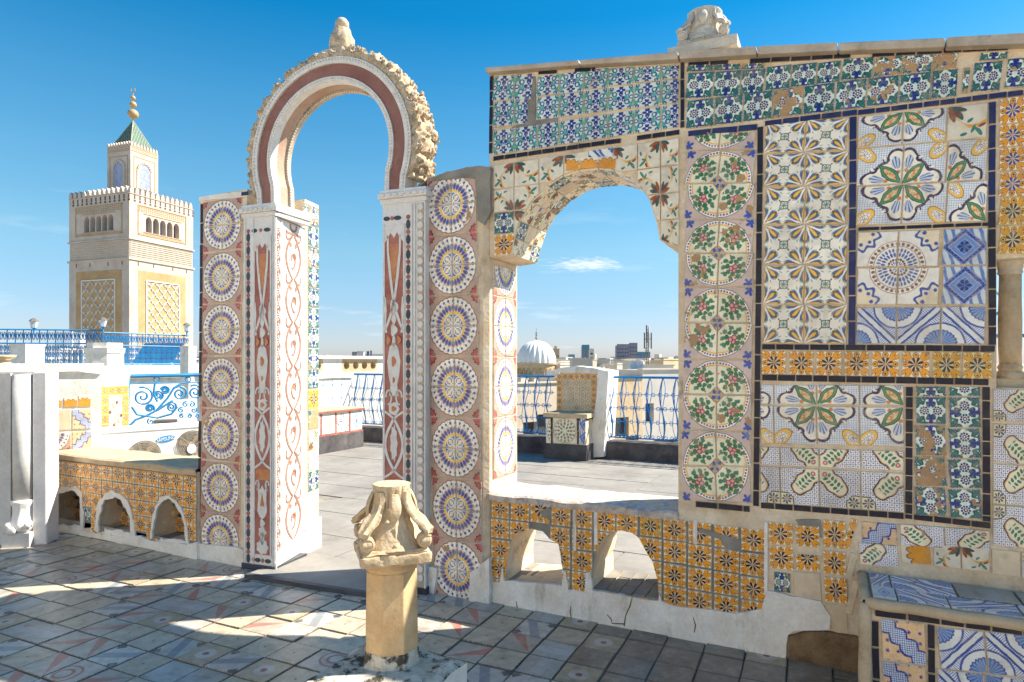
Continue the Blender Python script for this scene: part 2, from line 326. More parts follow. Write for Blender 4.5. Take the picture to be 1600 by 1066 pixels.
def d_damask(g, u, v, p):
    x = g.m('ABSOLUTE', u - 0.5); q = g.vec(x, v, 0.0)
    c = g.mix((0.44, 0.62, 0.66), (0.72, 0.76, 0.70), g.noise(p, 6, 3))
    e = g.ell(x, v, (0.40, 0.5), 0.10, 0.30); c = g.mix(c, (0.05, 0.34, 0.32), g.band(e, 0.72, 1.22, .08))
    for (cx, cy, ra, rb, an) in ((0.42, 0.12, .12, .05, .6), (0.42, 0.86, .12, .05, -.6), (0.22, 0.5, .05, .13, 0.2)):
        e = g.ell(x, v, (cx, cy), ra, rb, an); c = g.mix(c, (0.06, 0.36, 0.32), g.lt(e, 1.0, .2))
    for cy, n_, rr0 in ((0.82, 2.5, 0.07), (0.14, 2.5, 0.06), (0.50, 1.5, 0.05)):
        b, ba = g.polar(q, (0.0, cy)); c = g.mix(c, (0.02, 0.035, 0.26), g.lt(b - g.m('ABSOLUTE', g.m('COSINE', ba * n_)) * 0.12, rr0))
        c = g.mix(c, (0.7, 0.78, 0.8), g.lt(b, 0.035))
    for (cx, cy, rad) in ((0.26, 0.68, .085), (0.26, 0.30, .085), (0.0, 0.66, .06), (0.42, 0.5, .07), (0.38, 0.93, .06), (0.36, 0.05, .06), (0.12, 0.40, .05)):
        b = g.dist(q, (cx, cy)); c = g.mix(c, (0.02, 0.04, 0.28), g.band(b, rad - .022, rad + .022, .015))
    return c
def d_diamond(g, u, v, p):
    d = g.m('ABSOLUTE', u - 0.5) + g.m('ABSOLUTE', v - 0.5)
    st = g.m('SINE', u * 30.0 + v * 8.0)
    c = g.mix((0.60, 0.68, 0.78), (0.10, 0.22, 0.55), g.ss(st, 0, 0.6))
    c = g.mix(c, (0.06, 0.14, 0.50), g.lt(d, 0.53))
    kx = g.m('SINE', (u + v) * 46.0) * g.m('SINE', (u - v) * 46.0)
    c = g.mix(c, (0.015, 0.03, 0.20), g.band(d, 0.40, 0.47) * g.ss(kx, -0.15, 0.05))
    c = g.mix(c, (0.60, 0.58, 0.55), g.band(d, 0.355, 0.375, .012)); c = g.mix(c, (0.60, 0.58, 0.55), g.band(d, 0.50, 0.515, .012))
    c = g.mix(c, (0.14, 0.28, 0.66), g.lt(d, 0.345)); c = g.mix(c, (0.5, 0.55, 0.62), g.band(d, 0.21, 0.225, .012)); c = g.mix(c, (0.08, 0.19, 0.56), g.lt(d, 0.20))
    r, a = g.polar(p, (0.5, 0.5)); c = g.mix(c, (0.015, 0.03, 0.18), g.lt(g.petals(r, a, 6, 0.085, 0.07, 0.03), 1.0, .2))
    return c
def d_arcs(g, u, v, p):
    q = g.m('ABSOLUTE', u - v)
    h = g.m('SINE', (u + v) * 90.0)
    c = g.mix((0.72, 0.76, 0.82), (0.12, 0.22, 0.55), g.ss(h, 0.0, 0.7))
    c = g.mix(c, (0.03, 0.08, 0.36), g.lt(q, 0.15)); c = g.mix(c, (0.70, 0.74, 0.78), g.lt(q, 0.075))
    for cc in ((0, 1), (1, 0)):
        r, a = g.polar(p, cc)
        c = g.mix(c, (0.03, 0.08, 0.36), g.lt(r, 0.585)); c = g.mix(c, (0.72, 0.76, 0.80), g.lt(r, 0.54)); 
        s = r - g.m('ABSOLUTE', g.m('SINE', a * 12.0)) * 0.03
        c = g.mix(c, (0.02, 0.06, 0.32), g.lt(s, 0.36)); c = g.mix(c, g.mix((0.22, 0.36, 0.66), (0.06, 0.13, 0.42), g.ss(g.m('SINE', a * 24.0), -0.2, 0.9)), g.lt(s, 0.33))
    return c
def d_compass(g, u, v, p):
    r, a = g.polar(p, (0, 0)); r = r * 0.88
    c = g.mix(WHITE, (0.68, 0.70, 0.74), g.noise(p, 5, 3))
    k, ka = g.polar(p, (1, 1)); kk = k + g.m('COSINE', ka * 12.0) * 0.05
    net = g.mn(g.m('ABSOLUTE', g.m('SINE', (u + v) * 44.0)), g.m('ABSOLUTE', g.m('SINE', (u - v) * 44.0)))
    c = g.mix(c, g.mix((0.74, 0.62, 0.42), (0.80, 0.76, 0.66), g.lt(net, 0.35, .2)), g.lt(kk, 0.50))
    c = g.mix(c, (0.04, 0.09, 0.38), g.band(kk, 0.50, 0.58))
    for cc in ((0.62, 0.92), (0.92, 0.62), (0.70, 0.70)):
        c = g.mix(c, (0.04, 0.10, 0.40), g.lt(g.dist(p, cc), 0.05))
    c = g.mix(c, (0.10, 0.15, 0.42), g.lt(g.petals(r, a, 32, 0.40, 0.05, 0.026), 1.0, .3)); c = g.mix(c, (0.06, 0.12, 0.40), g.lt(g.petals(r, a, 24, 0.29, 0.055, 0.028, .5), 1.0, .3))
    c = g.mix(c, (0.16, 0.05, 0.04), g.lt(g.petals(r, a, 16, 0.17, 0.03, 0.03), 1.0, .3)); c = g.mix(c, (0.06, 0.12, 0.40), g.lt(g.petals(r, a, 12, 0.09, 0.04, 0.014), 1.0, .3))
    c = g.mix(c, (0.26, 0.12, 0.08), g.lt(g.petals(r, a, 32, 0.555, 0.042, 0.036), 1.0, .3)); c = g.mix(c, (0.30, 0.16, 0.10), g.band(r, 0.49, 0.505, .01)); c = g.mix(c, (0.35, 0.2, 0.12), g.band(r, 0.615, 0.63, .01))
    return c
def d_autumn(g, u, v, p):
    p = g.vec(u + (g.noise(p, 5, 2) - .5) * .12, v + (g.noise(g.vec(v, u, 2.0), 5, 2) - .5) * .12, 0.0)
    c = g.mix((0.78, 0.74, 0.64), (0.70, 0.66, 0.56), g.noise(p, 6, 3))
    r, a = g.polar(p, (1, 0))
    c = g.mix(c, (0.74, 0.38, 0.06), g.band(g.ell(u, v, (0.30, 0.20), 0.52, 0.42, .6), 0.86, 1.06, .04) * g.lt(u + v, 1.15, .1))
    for (cx, cy, ra, rb, an, col) in ((0.80, 0.20, .20, .060, 2.4, (0.22, 0.04, 0.03)), (0.76, 0.10, .18, .05, 2.9, (0.04, 0.09, 0.09)), (0.90, 0.26, .18, .05, 1.9, (0.30, 0.09, 0.03)), (0.68, 0.34, .09, .035, 2.2, (0.04, 0.16, 0.14)),
        (0.20, 0.80, .12, .04, 2.2, (0.05, 0.22, 0.18)), (0.34, 0.72, .09, .03, 1.2, (0.05, 0.22, 0.18)), (0.12, 0.62, .08, .03, .5, (0.28, 0.06, 0.04)), (0.58, 0.86, .07, .03, .3, (0.05, 0.20, 0.20)), (0.42, 0.46, .07, .03, .8, (0.06, 0.2, 0.2))):
        e = g.ell(u, v, (cx, cy), ra * 1.3, rb * 1.45, an); c = g.mix(c, col, g.lt(e, 1.0, .15))
    return c
def d_palm(g, u, v, p):
    r, a = g.polar(p, (0.5, 0.0))
    c = g.mix((0.78, 0.74, 0.64), (0.70, 0.66, 0.56), g.noise(p, 6, 3))
    e = g.petals(r, a, 14, 0.42, 0.40, 0.11); e2 = g.petals(r, a, 14, 0.25, 0.25, 0.085)
    c = g.mix(c, (0.25, 0.08, 0.02), g.lt(g.mn(e, e2), 1.07, .06)); return g.mix(c, (0.74, 0.32, 0.03), g.lt(g.mn(e, e2), 0.95, .06))
def d_cloud(g, u, v, p):
    c = g.mix((0.74, 0.42, 0.18), (0.78, 0.58, 0.38), g.ss(g.voro(p, 16, 'DISTANCE_TO_EDGE'), 0.02, 0.07))
    r, a = g.polar(g.vec(g.m('FRACT', u * 4.0) - 0.5, g.m('FRACT', v * 4.0 + 0.5) - 0.5, 0.0), (0, 0))
    c = g.mix(c, (0.03, 0.05, 0.34), g.lt(r - g.m('COSINE', a * 6.0) * 0.06, 0.15, .05))
    P = (u + v - 1.0) * 0.7071; Q = (v - u) * 0.7071
    d = g.m('ABSOLUTE', P) - g.m('ABSOLUTE', g.m('SINE', Q * 9.0)) * 0.11
    c = g.mix(c, (0.02, 0.035, 0.30), g.lt(d, 0.135))
    net = g.mn(g.m('ABSOLUTE', g.m('SINE', u * 60.0)), g.m('ABSOLUTE', g.m('SINE', v * 60.0)))
    return g.mix(c, g.mix((0.10, 0.18, 0.52), (0.66, 0.74, 0.84), g.ss(net, 0.3, 0.6)), g.lt(d, 0.085))
def d_plain(g, u, v, p):
    return g.mix((0.62, 0.50, 0.36), (0.74, 0.66, 0.52), g.noise(p, 5, 5))
def d_small(g, u, v, p):          # small geometric motif tiles of the far seat
    r, a = g.polar(p, (0.5, 0.5))
    c = g.mix((0.70, 0.62, 0.46), (0.30, 0.16, 0.10), g.band(r, 0.30, 0.36)); c = g.mix(c, (0.28, 0.14, 0.1), g.lt(g.petals(r, a, 8, 0.2, .12, .035), 1.0, .2))
    return g.mix(c, (0.30, 0.15, .1), g.lt(g.mn(u, 1.0 - u, v, 1.0 - v), .035))
def d_bluemotif(g, u, v, p):
    x = g.m('ABSOLUTE', u - 0.5); y = g.m('ABSOLUTE', v - 0.5); d = x * 1.5 + y
    c = g.mix((0.60, 0.70, 0.82), (0.18, 0.36, 0.70), g.band(d, 0.30, 0.42)); c = g.mix(c, (0.10, 0.25, 0.6), g.lt(d, 0.16)); return c
def d_dots(g, u, v, p):
    r, a = g.polar(p, (0.5, 0.5))
    c = g.mix((0.78, 0.66, 0.42), (0.72, 0.72, 0.74), g.ss(r, 0.3, 0.45)); return g.mix(c, (0.25, 0.3, 0.6), g.lt(g.petals(r, a, 12, 0.36, .05, .05), 1.0, .3))
def d_green(g, u, v, p):
    r, a = g.polar(p, (0.5, 0.5))
    c = g.mix((0.72, 0.70, 0.58), (0.74, 0.72, 0.62), g.noise(p, 6, 3))
    for n_, r0, ra, rb in ((16, .40, .045, .03), (12, .28, .06, .035), (7, .15, .06, .035)): c = g.mix(c, (0.08, 0.22, 0.12) if n_ != 12 else (.25, .12, .08), g.lt(g.petals(r, a, n_, r0, ra, rb), 1.0, .2))
    return g.mix(c, (.35, .28, .2), g.band(r, .46, .485))

tilemat('wheel_tile', d_wheel, 0.55)
tilemat('orange_star_tile', d_star, 0.6, 0.022)
tilemat('blue_centre_star_tile', lambda g, u, v, p: d_star(g, u, v, p, (0.80, 0.36, 0.02), (0.04, 0.07, 0.26)), 0.3, 0.022)
tilemat('yellow_star_tile', lambda g, u, v, p: d_star(g, u, v, p, (0.78, 0.40, 0.03), (0.02, 0.05, 0.03), (0.78, 0.66, 0.28)), 0.3, 0.022)
tilemat('berry_tile', d_berry, 0.75); tilemat('ray_tile', d_rays, 0.3); tilemat('lily_tile', d_lily, 0.25)
tilemat('lattice_tile', d_lattice, 0.5); tilemat('rosette_tile', d_rose, 1.3); tilemat('damask_tile', d_damask, 0.4)
tilemat('green_rosette_tile', lambda g, u, v, p: d_rose(g, u, v, p, (0.55, 0.70, 0.58)), 1.3)
tilemat('diamond_tile', d_diamond, 0.25); tilemat('arc_tile', d_arcs, 0.35); tilemat('compass_tile', d_compass, 0.3)
tilemat('autumn_tile', d_autumn, 0.4); tilemat('palm_tile', d_palm, 0.2); tilemat('cloud_tile', d_cloud, 0.3)
tilemat('plain_tile', d_plain, 0.2); tilemat('small_motif_tile', d_small, 0.2); tilemat('pale_blue_tile', d_bluemotif, 0.1)
tilemat('pale_dotted_tile', d_dots, 0.1); tilemat('green_medallion_tile', d_green, 0.3)
def d_border(g, u, v, p): return g.mix((0.008, 0.010, 0.022), (0.02, 0.02, 0.045), g.noise(p, 6, 3))
tilemat('black_border_tile', d_border, 0, 0.0, 0.45, 1.0, (0.5, 0.42, 0.32), 0.25)
tilemat('navy_border_tile', lambda g, u, v, p: g.mix((0.008, 0.018, 0.09), (0.02, 0.03, 0.14), g.noise(p, 6, 3)), 0, 0.0, 0.4, 1.0, (0.5, 0.42, 0.32), 0.25)

# ---- floor tiles
def fl(name, fn, tone=1.0): tilemat(name, fn, 0.25, 0.008, 0.5, tone, (0.18, 0.155, 0.125), 0.8)
FG = (0.50, 0.455, 0.37)
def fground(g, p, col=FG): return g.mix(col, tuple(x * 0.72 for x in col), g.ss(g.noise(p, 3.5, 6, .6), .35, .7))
fl('floor_plain_tile', lambda g, u, v, p: g.mix(fground(g, p), (0.10, 0.10, 0.11), g.lt(g.dist(p, (0.5, 0.5)), 0.035)))
fl('floor_red_tile', lambda g, u, v, p: g.mix(fground(g, p, (0.42, 0.41, 0.38)), (0.40, 0.17, 0.15), g.lt(v - u, 0.0) * g.lt(u * 0.55 - v, 0.0)))
fl('floor_arrow_tile', lambda g, u, v, p: g.mix(g.mix(fground(g, p, (0.50, 0.50, 0.48)), (0.22, 0.26, 0.31), g.band(v - u * 0.5, 0.12, 0.42)), (0.06, 0.07, 0.09), g.lt(g.m('ABSOLUTE', u - 0.12) + g.m('ABSOLUTE', v - .9), 0.16) + g.lt(g.m('ABSOLUTE', u - .9) + g.m('ABSOLUTE', v - .1), 0.16)))
def f_ochre(g, u, v, p):
    r = g.dist(p, (.5, .5)); c = fground(g, p, (0.42, 0.36, 0.26)); c = g.mix(c, (0.46, 0.44, 0.44), g.lt(r, .26)); c = g.mix(c, (0.5, 0.48, 0.44), g.lt(r, .15)); return g.mix(c, (.22, .06, .08), g.lt(r, .09))
fl('floor_ochre_tile', f_ochre)
def f_disc(g, u, v, p):
    r = g.dist(p, (.3, .3)); c = fground(g, p, (0.44, 0.43, 0.40)); c = g.mix(c, (.28, .09, .10), g.band(r, .38, .44)); return g.mix(c, (.28, .09, .10), g.band(r, .18, .26))
fl('floor_ring_tile', f_disc)
fl('floor_blue_tile', lambda g, u, v, p: g.mix(fground(g, p, (0.38, 0.39, 0.38)), (0.38, 0.40, 0.42), g.band(u, .3, .62)))
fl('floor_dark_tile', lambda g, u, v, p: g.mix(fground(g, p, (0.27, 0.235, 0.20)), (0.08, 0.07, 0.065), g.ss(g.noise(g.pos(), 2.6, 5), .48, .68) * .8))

# ---- plain surfaces
def rough_mat(name, a, b, sc=3.0, stain=None, stain_amt=0.5, bump=0.5, bd=0.02, rough=0.85, spec=0.25, streak=False, lo=.35, hi=.65, co='pos', st=(.56, .70)):
    g = G(name, rough, spec); p = g.pos() if co == 'pos' else g.objc()
    n1 = g.noise(p, sc, 7, 0.6); c = g.mix(a, b, g.ss(n1, lo, hi))
    if stain:
        n2 = g.noise(p, sc * 0.7 + 0.6, 8, 0.68, (1, 1, .35) if streak else None); c = g.mix(c, stain, g.ss(n2, *st) * stain_amt)
    n3 = g.noise(p, sc * 9, 5, 0.6); c = g.mul(c, g.ss(n3, .2, .8) * 0.22 + 0.88)
    g.bump(n3 * 0.5 + n1, bump, bd); MATS[name] = g.done(c); return MATS[name]
rough_mat('grout', (0.80, 0.68, 0.51), (0.62, 0.48, 0.32), 6, (0.22, 0.18, 0.14), 0.6, .7, .015)
rough_mat('white_plaster', (0.88, 0.85, 0.78), (0.74, 0.68, 0.58), 7, (0.34, 0.27, 0.19), 0.65, .5, .012, streak=True)
rough_mat('whitewash', (0.84, 0.81, 0.75), (0.74, 0.69, 0.60), 5, (0.42, 0.34, 0.25), 0.6, .4, .02, streak=True)
rough_mat('marble', (0.78, 0.76, 0.72), (0.66, 0.64, 0.62), 5, (0.40, 0.37, 0.33), 0.4, .15, .006, .45, .4, streak=True)
rough_mat('old_marble', (0.66, 0.65, 0.62), (0.50, 0.49, 0.47), 3.5, (0.30, 0.27, 0.23), 0.6, .3, .01, .6, .3, streak=True)
rough_mat('crack', (0.10, 0.08, 0.06), (0.16, 0.13, 0.1), 5)
rough_mat('soffit_stone', (0.42, 0.27, 0.20), (0.48, 0.35, 0.27), 6, (0.40, 0.20, 0.14), 0.6, .3, .006)
rough_mat('red_marble', (0.30, 0.09, 0.07), (0.44, 0.16, 0.12), 9, (0.60, 0.34, 0.24), 0.6, .1, .004, .45, .4)
rough_mat('arch_red', (0.23, 0.10, 0.08), (0.31, 0.15, 0.12), 5, (0.38, 0.2, 0.15), 0.35, .2, .006, .6, .3)
rough_mat('orange_marble', (0.48, 0.15, 0.05), (0.60, 0.28, 0.12), 12, (0.34, 0.08, 0.05), 0.6, .1, .004, .45, .4)
rough_mat('black_stone', (0.03, 0.035, 0.045), (0.07, 0.075, 0.09), 14, None, 0, .1, .003, .45, .4)
rough_mat('ornament_white', (0.76, 0.74, 0.70), (0.66, 0.63, 0.58), 18, (0.45, 0.38, 0.30), 0.5, .5, .004, .55, .3)
rough_mat('scroll_brown', (0.30, 0.15, 0.10), (0.38, 0.21, 0.15), 14, (0.72, 0.5, .38), 0.4, .1, .003, .6, .3)
rough_mat('carved_stone', (0.72, 0.61, 0.45), (0.46, 0.34, 0.22), 26, (0.16, 0.11, 0.07), 0.85, .8, .02, .85, .2)  # dark mottling in the colour stands in for shade in the crevices
rough_mat('sandstone', (0.64, 0.46, 0.26), (0.50, 0.33, 0.17), 9, (0.30, 0.19, 0.10), 0.7, .35, .008, .8, .2)
rough_mat('pale_sandstone', (0.60, 0.48, 0.32), (0.50, 0.38, 0.24), 9, (0.26, 0.19, 0.11), 0.6, .7, .012, .85, .2)
rough_mat('coping_stone', (0.56, 0.48, 0.38), (0.42, 0.34, 0.26), 7, (0.24, 0.20, 0.16), 0.7, .4, .01, .8, .25)
rough_mat('grey_capital', (0.62, 0.57, 0.48), (0.48, 0.43, 0.36), 8, (0.30, 0.26, 0.2), 0.4, .6, .015, .85, .2)
rough_mat('mossy_plaster', (0.70, 0.66, 0.56), (0.44, 0.40, 0.32), 15, (0.05, 0.045, 0.035), 0.95, .7, .02, .9, .2, st=(.50, .58))
rough_mat('sill_scraps', (0.66, 0.62, 0.56), (0.50, 0.37, 0.27), 22, (0.26, 0.30, 0.36), 0.7, .8, .012, .7, .3, st=(.52, .56))
rough_mat('rubble', (0.36, 0.24, 0.13), (0.16, 0.10, 0.06), 7, (0.05, 0.035, 0.025), 0.8, 1.0, .04, .95, .1)
rough_mat('cement', (0.30, 0.28, 0.24), (0.20, 0.185, 0.16), 7, (0.34, 0.28, 0.2), 0.4, .5, .01)
rough_mat('dark_grout', (0.09, 0.08, 0.07), (0.16, 0.145, 0.125), 5, None, 0, .6, .01)
rough_mat('threshold_stone', (0.055, 0.06, 0.07), (0.10, 0.10, 0.11), 3, None, 0, .2, .005, .6, .3)
rough_mat('paving', (0.29, 0.275, 0.25), (0.21, 0.20, 0.185), 1.6, (0.16, 0.155, 0.14), 0.7, .35, .01, .8, .3)
rough_mat('bitumen', (0.055, 0.05, 0.055), (0.12, 0.11, 0.11), 4, (0.24, 0.22, 0.2), 0.4, .4, .01)
rough_mat('blue_iron', (0.015, 0.18, 0.46), (0.03, 0.25, 0.56), 6, (0.03, 0.10, 0.2), 0.3, .1, .003, .45, .4)
rough_mat('light_blue_iron', (0.02, 0.20, 0.44), (0.04, 0.27, 0.52), 6, (0.03, 0.15, 0.3), 0.4, .1, .003, .45, .4)
rough_mat('minaret_stone', (0.60, 0.51, 0.43), (0.48, 0.40, 0.33), 0.6, (0.38, 0.29, 0.2), 0.5, .3, .05, .85, .2, streak=True)
rough_mat('minaret_ochre', (0.52, 0.36, 0.19), (0.42, 0.27, 0.13), 0.7, (0.32, 0.18, 0.07), 0.5, .3, .05, .85, .2)
rough_mat('green_roof', (0.008, 0.09, 0.06), (0.014, 0.13, 0.085), 1.2, None, 0, .2, .02, .35, .5)
rough_mat('roof_joint', (0.50, 0.44, 0.30), (0.4, 0.36, 0.26), 1.2, None, 0, .2, .02, .6, .4)
rough_mat('blue_panel', (0.24, 0.27, 0.40), (0.36, 0.40, 0.50), 3, None, 0, .2, .02, .4, .5)
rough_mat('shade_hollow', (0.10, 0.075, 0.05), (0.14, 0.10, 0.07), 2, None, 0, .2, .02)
rough_mat('gilt', (0.50, 0.30, 0.10), (0.42, 0.30, 0.16), 3, None, 0, .1, .01, .4, .6)
rough_mat('dome_white', (0.82, 0.81, 0.79), (0.74, 0.73, 0.70), 0.6, (0.5, 0.48, 0.44), 0.3, .1, .02, .7, .3)
rough_mat('city_cream', (0.70, 0.62, 0.50), (0.60, 0.52, 0.41), 0.25, (0.35, 0.30, 0.24), 0.5, .1, .05)
rough_mat('city_white', (0.66, 0.62, 0.56), (0.54, 0.50, 0.44), 0.25, (0.45, 0.41, 0.35), 0.4, .1, .05)
rough_mat('city_tan', (0.50, 0.37, 0.22), (0.58, 0.46, 0.3), 0.8, (0.30, 0.21, 0.13), 0.6, .4, .05)
rough_mat('city_grey', (0.26, 0.26, 0.30), (0.20, 0.20, 0.24), 0.1, None, 0, .1, .05)
rough_mat('window_dark', (0.05, 0.06, 0.08), (0.08, 0.09, 0.11), 0.5, None, 0, .1, .02, .25, .6)
rough_mat('city_glass', (0.06, 0.18, 0.26), (0.12, 0.26, 0.34), 0.1, None, 0, .1, .02, .2, .6)
rough_mat('city_ground', (0.32, 0.29, 0.24), (0.42, 0.38, 0.32), 0.02, (0.12, 0.14, 0.09), 0.5, .1, .1)
rough_mat('hill_earth', (0.16, 0.19, 0.20), (0.20, 0.22, 0.22), 0.01, None, 0, .1, .1)
rough_mat('metal_white', (0.76, 0.76, 0.74), (0.70, 0.70, 0.67), 3, (0.5, 0.46, 0.38), 0.3, .05, .003, .45, .4)
rough_mat('metal_grille', (0.22, 0.20, 0.17), (0.30, 0.27, 0.22), 3, None, 0, .05, .003, .5, .4)
rough_mat('logo_blue', (0.01, 0.22, 0.55), (0.01, 0.24, 0.58), 3, None, 0, .05, .003, .4, .5)
rough_mat('rust_metal', (0.13, 0.12, 0.11), (0.20, 0.17, 0.14), 3, None, 0, .1, .003, .6, .4)
rough_mat('blue_canvas', (0.03, 0.08, 0.17), (0.05, 0.12, 0.22), 3, None, 0, .1, .003, .6, .4)
rough_mat('dish_white', (0.7, 0.7, 0.7), (0.62, 0.62, 0.62), 3, None, 0, .05, .003, .5, .4)
rough_mat('leaf_green', (0.05, 0.10, 0.03), (0.09, 0.14, 0.05), 3, None, 0, .2, .01, .7, .3)
rough_mat('brick_course', (0.50, 0.42, 0.33), (0.58, 0.5, 0.4), 3)

# ------------------------------------------------------------ geometry helpers
def tag(o, label=None, cat=None, group=None, kind=None):
    if label: o['label'] = label
    if cat: o['category'] = cat
    if group: o['group'] = group
    if kind: o['kind'] = kind
    return o
def thing(name, loc, label, cat, group=None):
    o = bpy.data.objects.new(name, None); COL.objects.link(o); o.location = loc; o.empty_display_size = 0.2
    return tag(o, label, cat, group)
WPOS = {}
def wpos(o):
    v = Vector((0, 0, 0))
    while o is not None: v += o.location; o = o.parent
    return v
class MB:
    def __init__(s): s.v = []; s.f = []; s.m = []; s.mi = 0
    def add(s, vs, fs):
        b = len(s.v); s.v += [tuple(x) for x in vs]; s.f += [tuple(b + i for i in f) for f in fs]; s.m += [s.mi] * len(fs); return s
    def box(s, x0, x1, y0, y1, z0, z1):
        return s.add([(x, y, z) for z in (z0, z1) for x, y in ((x0, y0), (x1, y0), (x1, y1), (x0, y1))],
                     [(3, 2, 1, 0), (4, 5, 6, 7), (0, 1, 5, 4), (1, 2, 6, 5), (2, 3, 7, 6), (3, 0, 4, 7)])
    def fbox(s, fr, t0, t1, d0, d1, z0, z1):
        return s.add([fr.p(t, d, z) for z in (z0, z1) for t, d in ((t0, d0), (t1, d0), (t1, d1), (t0, d1))],
                     [(3, 2, 1, 0), (4, 5, 6, 7), (0, 1, 5, 4), (1, 2, 6, 5), (2, 3, 7, 6), (3, 0, 4, 7)])
    def column(s, poly, z0, z1, top=None):           # footprint polygon (x, y), extruded upwards
        n = len(poly); tp = top or poly
        s.add([(x, y, z0) for x, y in poly] + [(x, y, z1) for x, y in tp], [(i, (i + 1) % n, n + (i + 1) % n, n + i) for i in range(n)] + [tuple(range(n, 2 * n)), tuple(range(n - 1, -1, -1))]); return s
    def panel(s, fr, outer, holes, d0, d1, back=True):   # polygon in (t, z) with holes, from depth d0 to d1
        loops = [outer] + holes; pts = [p for l in loops for p in l]; n = len(pts)
        tris = tessellate_polygon([[Vector((a, b, 0)) for a, b in l] for l in loops])
        vs = [fr.p(a, d0, b) for a, b in pts] + [fr.p(a, d1, b) for a, b in pts]
        fs = []
        for t in tris:
            a, b, c = (Vector((pts[i][0], pts[i][1])) for i in t)
            if (b - a).cross(c - a) < 0: t = (t[0], t[2], t[1])
            fs.append(tuple(t)); 
            if back: fs.append(tuple(n + i for i in reversed(t)))
        k = 0
        for li, l in enumerate(loops):
            ar = sum(l[i][0] * l[(i + 1) % len(l)][1] - l[(i + 1) % len(l)][0] * l[i][1] for i in range(len(l)))
            flip = (ar > 0) != (li > 0)
            for i in range(len(l)):
                a, b = k + i, k + (i + 1) % len(l)
                fs.append((b, a, n + a, n + b) if flip else (a, b, n + b, n + a))
            k += len(l)
        return s.add(vs, fs)
    def tube(s, path, r, n=6, closed=False):
        P = [Vector(p) for p in path]; m = len(P); vs = []; up = None
        for i, p in enumerate(P):
            a = P[(i - 1) % m] if (closed or i) else P[0]; b = P[(i + 1) % m] if (closed or i < m - 1) else P[-1]
            t = (b - a).normalized()
            if up is None: up = Vector((0, 0, 1)) if abs(t.z) < .9 else Vector((1, 0, 0))
            x = t.cross(up)
            if x.length < 1e-4: x = t.orthogonal()
            x.normalize(); y = x.cross(t).normalized(); up = y
            rr = r[i] if isinstance(r, (list, tuple)) else r
            vs += [p + (x * math.cos(2 * math.pi * k / n) + y * math.sin(2 * math.pi * k / n)) * rr for k in range(n)]
        fs = [(i * n + k, i * n + (k + 1) % n, ((i + 1) % m) * n + (k + 1) % n, ((i + 1) % m) * n + k) for i in range(m if closed else m - 1) for k in range(n)]
        if not closed: fs += [tuple(range(n - 1, -1, -1)), tuple((m - 1) * n + k for k in range(n))]
        return s.add(vs, fs)
    def lathe(s, prof, c, n=24, disp=None):
        vs = []
        for r, z in prof:
            for k in range(n):
                a = 2 * math.pi * k / n; q = r + (disp(a, z) if disp else 0)
                vs.append((c[0] + q * math.cos(a), c[1] + q * math.sin(a), c[2] + z))
        m = len(prof)
        fs = [(i * n + k, i * n + (k + 1) % n, (i + 1) * n + (k + 1) % n, (i + 1) * n + k) for i in range(m - 1) for k in range(n)]
        return s.add(vs, fs + [tuple(range(n - 1, -1, -1)), tuple((m - 1) * n + k for k in range(n))])
    def ribbon(s, fr, pts, w, d0, d1, closed=False):     # flat strip lying on a face, raised from d1 to d0
        P = [Vector(p) for p in pts]; m = len(P); L = []
        for i in range(m):
            a = P[(i - 1) % m] if (closed or i) else P[0]; b = P[(i + 1) % m] if (closed or i < m - 1) else P[-1]
            t = (b - a).normalized(); nn = Vector((-t.y, t.x)); ww = (w[i] if isinstance(w, list) else w) / 2
            L += [P[i] + nn * ww, P[i] - nn * ww]
        vs = [fr.p(q.x, d0, q.y) for q in L] + [fr.p(q.x, d1, q.y) for q in L]; o = 2 * m; fs = []
        for i in range(m if closed else m - 1):
            a, b, c, d = 2 * i, 2 * i + 1, 2 * ((i + 1) % m), 2 * ((i + 1) % m) + 1
            fs += [(b, d, c, a), (a, c, o + c, o + a), (d, b, o + b, o + d)]
        if not closed: fs += [(0, o, o + 1, 1), (2 * m - 2, 2 * m - 1, o + 2 * m - 1, o + 2 * m - 2)]
        return s.add(vs, fs)
    def blob(s, fr, c, rx, rz, d0, d1, n=16, lob=0, amp=0.0, ph=0.0):
        pts = []
        for k in range(n):
            a = 2 * math.pi * k / n; q = 1 + amp * math.cos(lob * a + ph); pts.append((c[0] + rx * q * math.cos(a), c[1] + rz * q * math.sin(a)))
        return s.panel(fr, pts, [], d0, d1, back=False)
    def make(s, name, mat, root=None, smooth=False, loc=None, mats=None, kind=None, uvs=None):
        if loc is None:
            if not s.v: raise ValueError(name)
            xs = list(zip(*s.v)); loc = Vector(((min(xs[0]) + max(xs[0])) / 2, (min(xs[1]) + max(xs[1])) / 2, min(xs[2])))
        loc = Vector(loc); me = bpy.data.meshes.new(name)
        me.from_pydata([Vector(v) - loc for v in s.v], [], s.f); 
        for q in (mats or [mat]): me.materials.append(MATS[q])
        if mats: me.polygons.foreach_set('material_index', s.m)
        if smooth: me.polygons.foreach_set('use_smooth', [True] * len(me.polygons)); 
        if smooth and smooth != 1 and hasattr(me, 'set_sharp_from_angle'): me.set_sharp_from_angle(angle=smooth)
        me.update(); o = bpy.data.objects.new(name, me); COL.objects.link(o)
        o.location = loc - (wpos(root) if root else Vector((0, 0, 0))); o.parent = root
        if kind: o['kind'] = kind
        return o
def inst(src, loc, root, rz=0.0, ry=0.0, scale=None, name=None):      # another object on the same mesh
    o = bpy.data.objects.new(name or src.name.split('.')[0], src.data); COL.objects.link(o); o.parent = root
    o.location = Vector(loc) - (wpos(root) if root else Vector((0, 0, 0))); o.rotation_euler = (0, ry, rz)
    if scale: o.scale = scale
    return o
